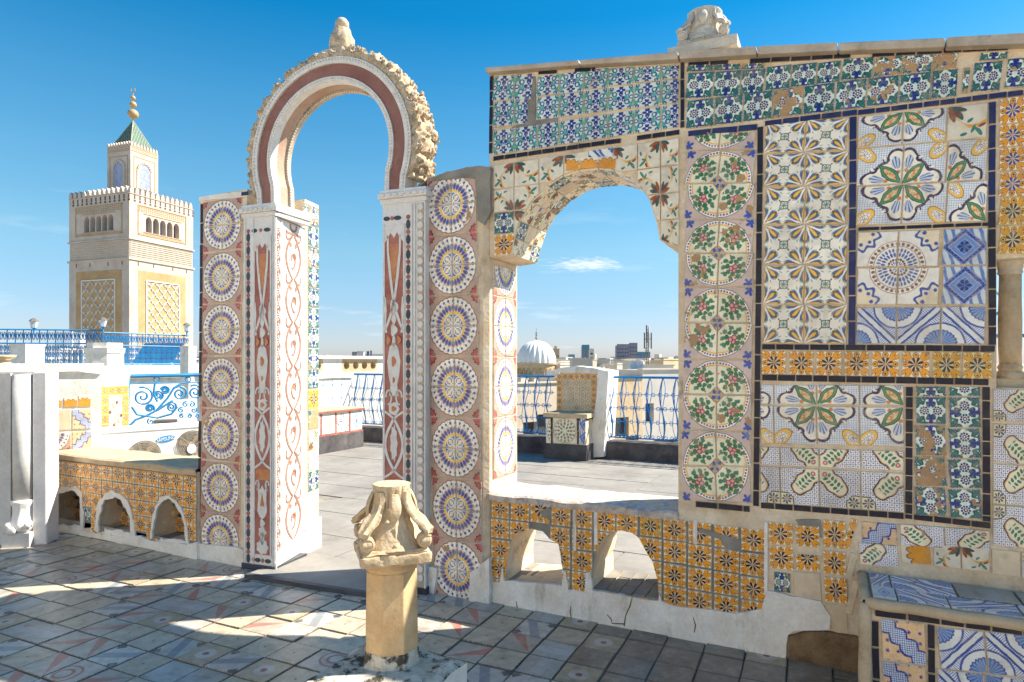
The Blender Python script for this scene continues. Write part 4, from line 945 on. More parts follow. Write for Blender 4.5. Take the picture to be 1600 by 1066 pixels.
# cement smears between the sill tiles
for pts in ([(845, 783), (868, 800), (897, 812), (890, 822), (850, 808), (838, 795)], [(1126, 834), (1160, 846), (1165, 870), (1150, 868), (1128, 850)], [(1243, 812), (1282, 812), (1285, 840), (1262, 838)], [(1092, 824), (1126, 834), (1126, 841), (1092, 831)]):
    MB().panel(FM, jag([q(*p) for p in pts], .008, .02, pts[0][0]), [], -.010, 0, False).make('cement_patch', 'cement', wall)
# white plaster skirting with a ragged top
pl = [(762, 945), (762, 880), (768, 884), (773, 908), (783, 909), (787, 884), (790, 906), (880, 914), (882, 890), (886, 892), (889, 921), (915, 924), (918, 893), (924, 893), (927, 921), (1030, 938), (1031, 916), (1035, 938), (1055, 945), (1100, 950), (1150, 957), (1190, 950), (1200, 922), (1240, 931), (1282, 938), (1298, 962), (1296, 982), (1240, 984), (1232, 990), (1229, 1014), (1226, 1040), (1100, 1030), (1000, 1010)]
def clampz(p): return (p[0], max(p[1], -.005))
MB().panel(FM, [clampz(p) for p in jag([q(*p) for p in pl], .010, .025, 8)], [], -.022, .004, False).make('plaster_skirting', 'white_plaster', wall)
MB().panel(FM, [clampz(p) for p in jag([q(*p) for p in [(1232, 1060), (1232, 992), (1262, 984), (1300, 986), (1352, 992), (1352, 1060)]], .01, .03, 9)], [], -.03, .002, False).make('bare_footing', 'rubble', wall)
for pts in ([(809, 938), (811, 950), (810, 960)], [(894, 945), (893, 954), (895, 966)], [(990, 930), (986, 945), (979, 960), (977, 976)], [(950, 958), (957, 966), (958, 972), (978, 973)], [(1084, 962), (1088, 975), (1086, 986)]):
    MB().ribbon(FM, [q(*p) for p in pts], [.003, .007, .005, .007][:len(pts)], -.024, -.021).make('crack', 'crack', wall)
zb_ = .13; MB().panel(FM, [(xs0 + .004, zb_), (q(1198, 800)[0], zb_), (q(1198, 800)[0], SILL - .03), (xs0 + .004, SILL - .012)], [jag(N1, .006, .03, 1), jag(N2, .006, .03, 2)], -.0035, -.0005, False).make('cement_bed', 'cement', wall)
for px_, ya, yb in ((899, 790, 860), (932, 800, 850), (1087, 812, 850), (1197, 815, 925)):
    MB().panel(FM, jag([q(px_ - 2.5, ya), q(px_ + 2.5, ya), q(px_ + 2.5, yb), q(px_ - 2.5, yb)], .004, .02, px_), [], -.013, 0, False).make('plaster_joint', 'white_plaster', wall)
# sill slab, whitewashed
sb = MB(); m_ = 26
for k in range(m_ + 1):
    x = xs0 + (xr - xs0) * k / m_; z = SILL + .004 + .012 * noise.noise(Vector((x * 5, 1, 1)))
    for (dy, dz) in ((-.016, -.03), (-.02, .008), (.0, .018), (.2, .02), (.41, .018), (.435, -.02)): sb.v.append((x, .08 + dy, z + dz + .006 * noise.noise(Vector((x * 9, dy * 9, 4)))))
for k in range(m_):
    for i in range(5): sb.f.append((k * 6 + i, (k + 1) * 6 + i, (k + 1) * 6 + i + 1, k * 6 + i + 1)); sb.m.append(0)
sb.make('sill', 'sill_scraps', wall)
# soffit of the arch, faced with patterned tiles
k3 = list(range(0, len(AW), 3))
for ii in range(len(k3) - 1):
    a, b = Vector(AW[k3[ii]]), Vector(AW[k3[ii + 1]]); t = (b - a); t.normalize(); nn = Vector((t.y, -t.x))
    for k, (d0, d1) in enumerate(((.004, .136), (.141, .272), (.277, .416))):
        s_ = MB(); e = .003; a1 = a + t * e; b1 = b - t * e; h_ = U(.006, .012)
        s_.add([FM.p(p_.x, d_, p_.y) for p_, d_ in ((a1 + nn * h_, d0), (b1 + nn * h_, d0), (b1 + nn * h_, d1), (a1 + nn * h_, d1), (a1 - nn * .01, d0), (b1 - nn * .01, d0), (b1 - nn * .01, d1), (a1 - nn * .01, d1))], [(3, 2, 1, 0), (0, 1, 5, 4), (2, 3, 7, 6), (1, 2, 6, 5), (3, 0, 4, 7)])
        o = s_.make('soffit_tile', ('autumn_tile', 'autumn_tile', 'green_rosette_tile', 'plain_tile', 'autumn_tile', 'berry_tile')[(ii * 2 + k) % 6], wall); uv = o.data.uv_layers.new(name='UVMap')
        for l in o.data.loops: uv.data[l.index].uv = rmap(ii + k, *((0, 0), (1, 0), (1, 1), (0, 1))[l.vertex_index % 4])
# paving pieces and tile scraps inside the two low openings
for poly, nn_ in ((N1, 4), (N2, 5)):
    x0, x1 = min(p[0] for p in poly), max(p[0] for p in poly); zf = min(p[1] for p in poly)
    for i in range(nn_):
        for j in range(3):
            a = x0 + (x1 - x0) * i / nn_ + .004; b_ = x0 + (x1 - x0) * (i + 1) / nn_ - .004
            MB().box(a, b_, .09 + j * .135, .09 + (j + 1) * .135 - .008, zf - .012, zf + .004 + U(0, .005)).make('paving_scrap', 'cement' if (i + j) % 3 else 'paving', wall)
# coping
cps = [(757, 105, 113), (905, 93, 101), (1060, 80, 92), (1183, 72, 85), (1310, 66, 79), (1478, 58, 73), (1640, 49, 66), (1760, 42, 60)]
for i in range(len(cps) - 1):
    a, b = cps[i], cps[i + 1]; fr = Frame(0, 0.02, 0)
    p = [fr.q(a[0] + 1, a[1]), fr.q(b[0] - 1, b[1]), fr.q(b[0] - 1, b[2]), fr.q(a[0] + 1, a[2])]
    if i >= 1: p = [(x, z - (0 if i < 2 else 0)) for x, z in p]
    m_ = MB().panel(fr, p, [], 0, .56); o = m_.make('coping_stone', 'coping_stone', wall)
    bv = o.modifiers.new('bevel', 'BEVEL'); bv.width = .008; bv.segments = 2

def relcolumn(): pass
# column in the right hand opening
c0 = FM.q(1578, 500, .12); zc0, zc1 = FM.q(1578, 606, .12)[1], FM.q(1578, 398, .12)[1]
oc = thing('window_column', (c0[0], .20, zc0), 'slender sandstone column standing in the window opening at the far right', 'column')
H = zc1 - zc0
ctr = (c0[0], .20, zc0)
b = MB(); b.box(ctr[0] - .062, ctr[0] + .062, .138, .262, zc0, zc0 + .045); b.lathe([(.058, .045), (.062, .06), (.055, .075), (.046, .085), (.052, .10), (.044, .115)], ctr, 24); b.make('base', 'pale_sandstone', oc)
MB().lathe([(.043, .115), (.047, .2), (.048, H * .5), (.043, H - .10)], ctr, 24).make('shaft', 'pale_sandstone', oc, smooth=1)
b = MB(); b.lathe([(.043, H - .10), (.052, H - .09), (.048, H - .08), (.050, H - .055), (.060, H - .035)], ctr, 24); b.box(ctr[0] - .085, ctr[0] + .085, .115, .285, zc0 + H - .035, zc0 + H); b.make('capital', 'grey_capital', oc)

# ------------------------------------------------------------ carved capitals turned upside down
def capital_mesh(side, h, neck, flip=True, seed=0, res=112):
    """inverted Corinthian capital: square block below, round neck above, leaves and corner volutes"""
    b = MB(); n = res; rows = 44; vs = []
    for i in range(rows + 1):
        t = i / rows; z = h * t
        for k in range(n):
            a = 2 * math.pi * (k + .5) / n; ca, sa = math.cos(a), math.sin(a)
            sq = side / 2 / max(abs(ca), abs(sa)); full = min(sq, side * .66); corner = abs(math.sin(2 * a)) ** 2.2
            def sm(x): x = min(1, max(0, x)); return x * x * (3 - 2 * x)
            if t < .17: base = full
            elif t < .20: base = full * .965
            else:
                wc = sm((.74 - t) / .34); wf = max(0.0, (.70 - t) / .50) ** 1.25
                nk = neck * (1 + .10 * sm((.8 - t) / .2))
                base = (nk + (full * .99 - nk) * wc) * corner + (nk + (full * .86 - nk) * wf) * (1 - corner)
            if t > .66: base += .0045 * math.cos(a * 20) * math.sin((t - .66) / .34 * math.pi) - .006 * (math.cos(a * 20 + 1) > .45) * (.74 < t < .93)
            elif t > .16: base += .007 * math.cos(a * 12) * math.sin((t - .16) / .5 * math.pi)
            base += .004 * noise.noise(Vector((ca * 3, sa * 3, z * 14 + seed))) + .003 * noise.noise(Vector((ca * 22, sa * 22, z * 90 + seed))) + .004 * noise.noise(Vector((ca * 9, sa * 9, z * 40 + seed)))
            vs.append((base * ca, base * sa, z))
    fs = [(i * n + k, i * n + (k + 1) % n, (i + 1) * n + (k + 1) % n, (i + 1) * n + k) for i in range(rows) for k in range(n)]
    fs += [tuple(range(n - 1, -1, -1)), tuple(rows * n + k for k in range(n))]
    b.add(vs, fs); return b
def build_capital(name, loc, rz, side, h, neck, mat, label, cat='capital', seed=0, group=None):
    t = thing(name, loc, label, cat, group); L = Vector(loc); S_ = side
    def nz(p, k, f): return noise.noise(Vector((p[0] * f + seed, p[1] * f, p[2] * f))) * k
    # slab in two steps, with broken edges
    b = MB(); n = 26
    prof = [(.0, .94), (.02, .985), (.11, 1.0), (.135, .985), (.145, .93), (.165, .93), (.175, .90), (.20, .88)]
    for z, k in prof:
        for side_i in range(4):
            M = Matrix.Rotation(rz + side_i * math.pi / 2, 3, 'Z')
            for i in range(n):
                u_ = -1 + 2 * i / n; e = abs(u_) ** 14; x = u_ * S_ / 2 * k * (1 - .03 * e); y = -S_ / 2 * k * (1 - .03 * e) * (1 - .045 * math.cos(u_ * math.pi / 2) * (z < .16))
                p = Vector((x, y, z * h)); q_ = 1 - abs(nz(p, .05, 30)) - (.05 if nz(p, 1, 14) > .28 and z < .15 else 0); p = M @ Vector((p.x * q_, p.y * q_, p.z + nz(p, .006, 20))); b.v.append(tuple(p + L))
    N = 4 * n
    for i in range(len(prof) - 1):
        for k in range(N): b.f.append((i * N + k, i * N + (k + 1) % N, (i + 1) * N + (k + 1) % N, (i + 1) * N + k)); b.m.append(0)
    b.f += [tuple(range(N - 1, -1, -1)), tuple((len(prof) - 1) * N + k for k in range(N))]; b.m += [0, 0]
    b.make('slab', mat, t, smooth=math.radians(35))
    # bell with a fluted neck
    rows = [(.19, 0)] + [(.19 + .50 * i / 14, i / 14) for i in range(15)] + [(.69 + .31 * i / 10, 1) for i in range(1, 11)]
    pr = []
    for z, s_ in rows: pr.append((neck + (.47 * S_ - neck) * (1 - s_) ** 1.45, z * h))
    def flute(a, z):
        tz = z / h; d = nz((math.cos(a), math.sin(a), z * 8), .006, 5) + nz((math.cos(a), math.sin(a), z * 8), .003, 19)
        if .70 < tz < .97: d -= .0065 * max(0, math.cos(a * 18)) * math.sin((tz - .70) / .27 * math.pi) ** .5
        if .60 < tz < .72: d += .004 * abs(math.cos(a * 9))
        return d
    MB().lathe(pr, loc, 144, flute).make('bell', mat, t, smooth=math.radians(40))
    for k in range(4):
        M = Matrix.Rotation(rz + k * math.pi / 2, 3, 'Z'); M2 = Matrix.Rotation(rz + k * math.pi / 2 + math.pi / 4, 3, 'Z')
        # corner leaf: a broad ribbed blade bending out from the neck to the corner
        pth = [(neck * .98, .92), (neck * 1.05, .78), (neck * 1.30, .66), (S_ * .47, .565), (S_ * .57, .49), (S_ * .625, .44), (S_ * .62, .40)]
        wd = [.055, .080, .100, .105, .100, .088, .070]; b = MB(); NS = 16
        for i, (r_, z_) in enumerate(pth):
            r2, z2 = pth[min(i + 1, 6)]; r1, z1 = pth[max(i - 1, 0)]; tx, tz = (r2 - r1), (z2 - z1) * h; ll = math.hypot(tx, tz); nx, nz_ = -tz / ll, tx / ll
            for j in range(NS):
                a = 2 * math.pi * j / NS; w_ = wd[i] * S_ * 1.12 * math.cos(a) * (1 + .14 * math.sin(i * 2.6)); th_ = (.040 * S_ * math.sin(a) + .012 * S_ * math.cos(a * 5)); dd = nz((r_ * 3, a, i), .02 * S_, 3)
                b.v.append(tuple(M2 @ Vector((w_, -(r_ + nx * (th_ + dd)), z_ * h + nz_ * (th_ + dd))) + L))
        for i in range(6):
            for j in range(NS): b.f.append((i * NS + j, i * NS + (j + 1) % NS, (i + 1) * NS + (j + 1) % NS, (i + 1) * NS + j)); b.m.append(0)
        b.f += [tuple(range(NS - 1, -1, -1)), tuple(6 * NS + j for j in range(NS))]; b.m += [0, 0]
        b.make('corner_leaf', mat, t, smooth=math.radians(45))
        for s in (-1, 1):      # scroll on each side of the corner
            b = MB(); cx_ = s * S_ * .385; cz = h * .30
            b.tube([M @ Vector((cx_, -S_ * .33, cz)) + L, M @ Vector((cx_, -S_ * .455, cz)) + L, M @ Vector((cx_, -S_ * .462, cz)) + L], [.098 * S_, .098 * S_, .088 * S_], 24)
            pth = []
            for q_ in range(24):
                a = q_ * .50 + .6; r_ = .088 * S_ * (1 - q_ / 27); pth.append(M @ Vector((cx_ + s * math.cos(a) * r_, -S_ * .463, cz + math.sin(a) * r_)) + L)
            b.tube(pth, [.013 * S_] * 24, 5); b.make('scroll', mat, t, smooth=math.radians(45))
        b = MB(); vs = []    # hanging leaf in the middle of the face
        for i in range(9):
            f = i / 8; wz = (.085 * S_) * math.sin(math.pi * min(1, .12 + f * .92)) ** .7; y = -(neck * (1.02 + .30 * math.sin(f * 2.6)))
            for j in range(10):
                a = 2 * math.pi * j / 10; vs.append(M @ Vector((wz * math.cos(a), y + .030 * S_ * math.sin(a) + .012 * S_ * abs(math.cos(a * 2)), h * (.90 - .40 * f))) + L)
        b.add(vs, [(i * 10 + j, i * 10 + (j + 1) % 10, (i + 1) * 10 + (j + 1) % 10, (i + 1) * 10 + j) for i in range(8) for j in range(10)] + [tuple(range(9, -1, -1)), tuple(80 + j for j in range(10))]); b.make('hanging_leaf', mat, t, smooth=math.radians(50))
        b = MB(); b.tube([M @ Vector((0, -S_ * y, h * z)) + L for y, z in ((.34, .50), (.37, .38), (.415, .27))], .007 * S_, 5); b.make('stem', mat, t)
        b = MB(); b.tube([M @ Vector((0, -S_ * .40, h * .235)) + L, M @ Vector((0, -S_ * .448, h * .235)) + L], [.055 * S_, .045 * S_], 10); b.make('rosette', mat, t, smooth=1)
    return t

# foreground column on its block
cx, cy = -1.68, -1.457
zt = .33
fc = thing('stone_column', (cx, cy, 0), 'short octagonal sandstone column on a whitewashed block in the foreground', 'column')
blk = MB(); N_ = 14
x0, x1, y0, y1 = -1.90, -1.40, -1.95, -1.30
for i in range(N_ + 1):
    for j in range(N_ + 1):
        x = x0 + (x1 - x0) * i / N_; y = y0 + (y1 - y0) * j / N_
        e = min(i, j, N_ - i, N_ - j); z = zt + .012 * noise.noise(Vector((x * 8, y * 8, 2))) - (.018 if e == 0 else 0)
        blk.v.append((x + .008 * noise.noise(Vector((y * 9, 1, 1))), y + .008 * noise.noise(Vector((x * 9, 5, 1))), z))
W_ = N_ + 1
for i in range(N_):
    for j in range(N_): blk.f.append((i * W_ + j, (i + 1) * W_ + j, (i + 1) * W_ + j + 1, i * W_ + j + 1)); blk.m.append(0)
ring = [i * W_ for i in range(W_)] + [N_ * W_ + j for j in range(1, W_)] + [i * W_ + N_ for i in range(N_ - 1, -1, -1)] + [j for j in range(N_ - 1, 0, -1)]
b0 = len(blk.v); blk.v += [(blk.v[k][0], blk.v[k][1], -.002) for k in ring]
for k in range(len(ring)): k2 = (k + 1) % len(ring); blk.f.append((ring[k], b0 + k, b0 + k2, ring[k2])); blk.m.append(1)
blk.make('base_block', None, fc, mats=['mossy_plaster', 'whitewash'])
va = [math.radians(-63.4 - 9 + 45 * k) for k in range(8)]
def octo(r, z, dx=0): return [(cx + dx + r * math.cos(a), cy + r * math.sin(a), z) for a in va]
def octshaft(rz_):
    b = MB()
    for r, z in rz_: b.v += octo(r, z)
    for i in range(len(rz_) - 1):
        for k in range(8): b.f.append((i * 8 + k, i * 8 + (k + 1) % 8, (i + 1) * 8 + (k + 1) % 8, (i + 1) * 8 + k)); b.m.append(0)
    b.f += [tuple(range(7, -1, -1)), tuple((len(rz_) - 1) * 8 + k for k in range(8))]; b.m += [0, 0]; return b
o = octshaft([(.117, zt + .055), (.115, .55), (.112, .722)]).make('shaft', 'sandstone', fc)
bv = o.modifiers.new('bevel', 'BEVEL'); bv.width = .004; bv.segments = 2
octshaft([(.128, zt - .012), (.122, zt + .015), (.1195, zt + .062)]).make('plaster_foot', 'mossy_plaster', fc)
MB().lathe([(.106, .722), (.112, .730), (.112, .742), (.104, .750), (.102, .760), (.104, .768)], (cx, cy, 0), 32).make('collar', 'sandstone', fc, smooth=1)
build_capital('carved_capital', (cx, cy, .768), math.radians(46), .300, .312, .078, 'pale_sandstone', 'upside-down carved sandstone capital lying on top of the foreground column', seed=2)
o = None
# capital on top of the coping
pc = Frame(0, .30, 0).q(1106, 76)
build_capital('coping_capital', (pc[0] - .02, .30, pc[1] - .035), math.radians(6), .30, .245, .100, 'grey_capital', 'weathered upside-down capital standing on the coping of the tiled wall', seed=9)
MB().box(pc[0] - .20, pc[0] + .19, .12, .48, pc[1] - .09, pc[1] - .033).make('bed_slab', 'grey_capital', wall)

# ------------------------------------------------------------ the two tiled pillars
def ellip(): pass
FR = Frame(0, 0.055, 0.0)
rpz = 2.885
rp_ = thing('tiled_pillar', (-2.3, .28, 0), 'right-hand pillar faced with blue and yellow roundel tiles, between the arch and the wall', 'pillar')
l0, r0 = FR.q(667, 500)[0], FR.q(757, 500)[0]
MB().column([(l0, .055), (-2.075, .055), (-2.044, .085), (-2.044, .50), (l0, .50)], 0, rpz).make('masonry', 'grout', rp_)
tb = MB().panel(FR, jag([FR.q(655, 290), FR.q(655, 296), FR.q(668, 284), FR.q(764, 276), FR.q(768, 262), FR.q(745, 261), FR.q(700, 269)], .012, .03, 3), [], -.02, .44).make('plaster_top', 'cement', rp_)
cyz = [2.671 - .4145 * k for k in range(7)]
for k, zc in enumerate(cyz):
    xc = FR.q(706 + k * 1.6, 500)[0]; lw = .1985
    for i in (0, 1):
        for j in (0, 1):
            rot = {(0, 1): 1, (1, 1): 0, (0, 0): 2, (1, 0): 3}[i, j]
            tile(rp_, FR, (xc + (i - .5) * lw, zc + (j - .5) * .207), lw - .004, .203, -.011, 'wheel_tile', rot)
FS = Frame(-2.044, 0.085, math.radians(90))      # the sunlit side looking towards the window
FS2 = FS
for k, zc in enumerate(cyz):
    if k < 1 or k > 5: continue
    for i in (0, 1):
        for j in (0, 1):
            if k == 1 and j == 1: continue
            rot = {(0, 1): 1, (1, 1): 0, (0, 0): 2, (1, 0): 3}[i, j]
            if zc + (j - .5) * .207 < SILL + .06: continue
            m = 'plain_tile' if (k, i, j) in ((5, 0, 1), (4, 0, 0)) and False else 'wheel_tile'
            tile(rp_, FS, (.04 + .175 * (i + .5), zc + (j - .5) * .207), .171, .203, -.010, m, rot)
MB().panel(FR, jag([FR.q(745, 268), FR.q(766, 262), FR.q(769, 330), FR.q(758, 352), FR.q(748, 345)], .01, .03, 2), [], -.018, 0, False).make('cement_patch', 'cement', rp_)
skp = [FR.q(*p) for p in [(672, 935), (674, 884), (687, 886), (682, 926), (680, 940)]]
MB().panel(FR, [clampz(p) for p in jag(skp, .004, .02, 1)], [], -.035, .0, False).make('plaster_skirting', 'white_plaster', rp_)
skp = [FR.q(*p) for p in [(736, 950), (738, 892), (748, 888), (756, 878), (768, 870), (768, 950)]]
MB().panel(FR, [clampz(p) for p in jag(skp, .006, .02, 4)], [], -.035, .0, False).make('plaster_skirting', 'white_plaster', rp_)

FL = Frame(0, -.13, 0.0)
lp_ = thing('tiled_pillar', (-4.3, .2, 0), 'left-hand pillar of roundel tiles, left of the horseshoe arch', 'pillar')
lL = FL.q(312.5, 500)[0]; lR = FL.q(386, 500)[0]
MB().column([(lL, -.13), (lR, -.13), (lR, .30), (-3.905, .305), (-3.957, .52), (lL, .52)], 0, 2.945).make('masonry', 'grout', lp_)
MB().panel(FL, jag([FL.q(313, 309), FL.q(330, 306), FL.q(388, 300), FL.q(388, 307), FL.q(313, 314)], .01, .03, 7), [], -.012, .6).make('plaster_top', 'white_plaster', lp_)
for k, yp in enumerate((352, 434, 515, 598, 680, 762, 842)):
    xm = 349 - k * .6; t0, zc = FL.q(xm, yp); tl = FL.q(xm - 30.5, yp)[0]; tr = FL.q(xm + 30.5, yp)[0]
    for i in (0, 1):
        for j in (0, 1):
            if k == 6 and j == 0: crop = (0, .45, 1, 1); hh = .11; zz = zc - hh / 2 - .002
            else: crop = FULL; hh = .204; zz = zc + (j - .5) * .2075
            rot = {(0, 1): 1, (1, 1): 0, (0, 0): 2, (1, 0): 3}[i, j]; a, b = (tl, t0) if i == 0 else (t0, tr)
            tile(lp_, FL, ((a + b) / 2, zz), (b - a) - .004, hh - .004, -.011, 'wheel_tile', rot, crop)
border(lp_, FL, (315, 318), (310, 860), 4, -.008, lens=(22, 40), broken=.15)
border(lp_, FL, (376, 303), (388, 302), 6, -.016, 'navy_border_tile', lens=(14, 16))
MB().panel(FL, [clampz(p) for p in jag([FL.q(*p) for p in [(309, 905), (309, 846), (330, 850), (372, 853), (386, 858), (386, 915)]], .006, .03, 3)], [], -.035, 0, False).make('plaster_skirting', 'white_plaster', lp_)
FT = frame_pts((-3.905, .305), (-3.957, .52)); 
for k in range(15):
    z = 2.83 - k * .172
    if z < .55: break
    m = ('rosette_tile', 'rosette_tile', 'green_rosette_tile', 'green_rosette_tile', 'rosette_tile', 'green_rosette_tile', 'rosette_tile', 'rosette_tile', 'rosette_tile', 'yellow_star_tile', 'rosette_tile', 'autumn_tile', 'compass_tile', 'rosette_tile', 'rosette_tile')[k]
    tile(lp_, FT, (.125, z), .166, .166, -.009, m, k)
    if k < 1: tile(lp_, FT, (.0, z), .07, .166, -.009, m, k, (0, 0, .45, 1))
MB().panel(FT, [(-.02, 0), (.235, 0), (.235, .26), (.1, .21), (-.02, .22)], [], -.02, 0, False).make('plaster_skirting', 'whitewash', lp_)

# ------------------------------------------------------------ horseshoe arch of marble
FP = frame_pts((-3.77, -.15), (-2.815, -.05))
pa = thing('horseshoe_arch', (-3.3, -.1, 0), 'horseshoe arch of inlaid marble with a red band and carved stone crest', 'arch')
J0 = FP.q(381, 500)[0]; J1 = FP.q(429, 500)[0]; K0 = FP.q(598, 500)[0]; K1 = FP.q(664, 500)[0]
AZ, AC, AR = 3.12, .49, .515
lft = FP.p(J0, 0, 0); 
Aa = FP.p(J1, 0, 0)
FV_ = frame_pts((Aa.x, Aa.y), (-3.905, .302)); LV = (Vector((-3.905, .302, 0)) - Vector((Aa.x, Aa.y, 0))).length
jl = MB().column([tuple(FP.p(J0, 0, 0))[:2], (Aa.x, Aa.y), (-3.905, .302), (lR + .002, .302), (lR + .002, -.1)], .045, 2.72).make('jamb', 'marble', pa)
jr = MB().column([tuple(FP.p(K0, 0, 0))[:2], tuple(FP.p(K1, 0, 0))[:2], (l0 - .003, .45), (tuple(FP.p(K0, 0, 0))[0] + .05, .45)], .045, 2.72).make('jamb', 'marble', pa)
for a, b in ((J0 - .012, J1 + .012), (K0 - .012, K1 + .014)):
    MB().fbox(FP, a, b, -.012, .36, 0, .05).make('foot', 'black_stone', pa)
    m_ = MB(); m_.fbox(FP, a - .002, b + .002, -.012, .40, 2.70, 2.735); m_.fbox(FP, a - .014, b + .014, -.03, .40, 2.735, 2.775); m_.fbox(FP, a, b, -.014, .40, 2.775, 2.80)
    o = m_.make('impost', 'marble', pa); bv = o.modifiers.new('bevel', 'BEVEL'); bv.width = .006; bv.segments = 2
    for k in range(7):       # row of little carved leaves
        c = a + (b - a) * (k + .5) / 7; MB().blob(FP, (c, 2.755), (b - a) / 18, .013, -.038, -.028, 10, 3, .2).make('leaf_carving', 'ornament_white', pa)
# arch ring in bands
def arcpt(r, th):      # th in degrees; the ends drop straight below -20 degrees
    return (AC + r * math.cos(math.radians(th)), AZ + r * math.sin(math.radians(th)))
def horse(rr):
    pts = [(AC + rr * .93, 2.80)] + [arcpt(rr, th) for th in range(-20, 201, 4)] + [(AC - rr * .93, 2.80)]
    return pts
def ringpart(name, mat, r0, r1, d0, d1, smooth=False):
    a = horse(r0); b = horse(r1); m = MB(); n = len(a)
    for p0, p1 in zip(a, b): m.v += [FP.p(p0[0], d0, p0[1]), FP.p(p1[0], d0, p1[1]), FP.p(p1[0], d1, p1[1]), FP.p(p0[0], d1, p0[1])]
    for i in range(n - 1):
        for k in range(4): m.f.append((i * 4 + (k + 1) % 4, i * 4 + k, (i + 1) * 4 + k, (i + 1) * 4 + (k + 1) % 4)); m.m.append(0)
    m.f += [(3, 2, 1, 0), tuple((n - 1) * 4 + k for k in range(4))]; m.m += [0, 0]
    return m.make(name, mat, pa)
T = .200
ringpart('red_band', 'arch_red', .552, .640, .004, .05)
ringpart('inner_rim', 'ornament_white', .515, .550, -.008, .06)
ringpart('outer_rim', 'ornament_white', .642, .690, -.010, .12)
ringpart('arch_core', 'marble', .530, .665, .052, T - .002)
ringpart('soffit_band', 'soffit_stone', .520, .529, .065, T - .052)
ringpart('rear_rim', 'coping_stone', .507, .55, T - .032, T + .01)
def beads(r, d, n0, rad, name='bead'):
    pts = horse(r); L = [0]
    for i in range(1, len(pts)): L.append(L[-1] + (Vector(pts[i]) - Vector(pts[i - 1])).length)
    m = MB(); cnt = int(L[-1] / n0); j = 0
    for k in range(cnt):
        s = L[-1] * (k + .5) / cnt
        while L[j + 1] < s: j += 1
        f = (s - L[j]) / (L[j + 1] - L[j]); p = Vector(pts[j]).lerp(Vector(pts[j + 1]), f); c = FP.p(p.x, d, p.y)
        m.add([c + Vector(v) * rad for v in ((1, 0, 0), (-1, 0, 0), (0, 1, 0), (0, -1, 0), (0, 0, 1), (0, 0, -1))], [(0, 2, 4), (2, 1, 4), (1, 3, 4), (3, 0, 4), (2, 0, 5), (1, 2, 5), (3, 1, 5), (0, 3, 5)])
    o = m.make(name, 'ornament_white', pa, smooth=1, kind='stuff'); return o
beads(.672, -.012, .026, .011, 'bead_row'); beads(.534, -.010, .022, .007, 'bead_row'); beads(.507, T - .030, .022, .009, 'bead_row')
# carved stone crest over the ring
m = MB(); NA = 330; NS = 30
for i in range(NA + 1):
    th = -20 + 220 * i / NA
    for k in range(NS):
        a = 2 * math.pi * k / NS; ca, sa = math.cos(a), math.sin(a)
        ex = .037; ey = .130
        cr_ = ex * (abs(ca) ** .5) * (1 if ca > 0 else -1); cd_ = ey * (abs(sa) ** .5) * (1 if sa > 0 else -1)
        p3 = Vector((th * .115, cr_ * 14, cd_ * 12))
        bp = noise.noise(p3 * 1.1) * .030 + abs(noise.noise(p3 * 2.3 + Vector((5, 5, 5)))) * .045 - abs(noise.noise(p3 * 5)) * .026 + noise.noise(p3 * 9) * .010
        sc_ = 1.0 if th < 100 else .82
        out = max(0, ca) ** .5
        r = .714 + cr_ * sc_ + (bp + .012 * math.cos(math.radians(th) * 36)) * (out if ca > 0 else .15)
        d = .132 + cd_ + (bp * .5 * (1 if sa > 0 else -1) if abs(sa) > .5 else 0)
        px_, pz_ = arcpt(r, th); m.v.append(FP.p(px_, d, pz_))
for i in range(NA):
    for k in range(NS): m.f.append((i * NS + k, i * NS + (k + 1) % NS, (i + 1) * NS + (k + 1) % NS, (i + 1) * NS + k)); m.m.append(0)
m.f += [tuple(range(NS - 1, -1, -1)), tuple(NA * NS + k for k in range(NS))]; m.m += [0, 0]
m.make('carved_crest', 'carved_stone', pa, smooth=1)
rc = random.Random(5)
for i in range(74):            # leaf and shell knobs standing out of the crest
    th = -16 + 214 * i / 73 + rc.uniform(-1.5, 1.5)
    if 84 < th < 103: continue
    big = th < 84
    for j in range(3):
        m = MB(); a = th + rc.uniform(-2.2, 2.2); r = .745 + rc.uniform(-.015, .028 if big else .010); d = .02 + .10 * j + rc.uniform(-.02, .03); rad = rc.uniform(.012, .025) * (1.1 if big else .85)
        px_, pz_ = arcpt(r, a); c = FP.p(px_, d, pz_); vs = []
        for u_ in range(7):
            for v_ in range(11):
                ph = math.pi * u_ / 6; tt = 2 * math.pi * v_ / 11; dirv = Vector((math.sin(ph) * math.cos(tt), math.sin(ph) * math.sin(tt), math.cos(ph)))
                vs.append(c + dirv * rad * (1 + .55 * noise.noise(dirv * 2.2 + Vector((i, j, 0))) - .28 * abs(math.sin(tt * 3)) * math.sin(ph)))
        m.add(vs, [(u_ * 11 + v_, (u_ + 1) * 11 + v_, (u_ + 1) * 11 + (v_ + 1) % 11, u_ * 11 + (v_ + 1) % 11) for u_ in range(6) for v_ in range(11)])
        m.make('leaf_knob', 'carved_stone', pa, smooth=math.radians(28))
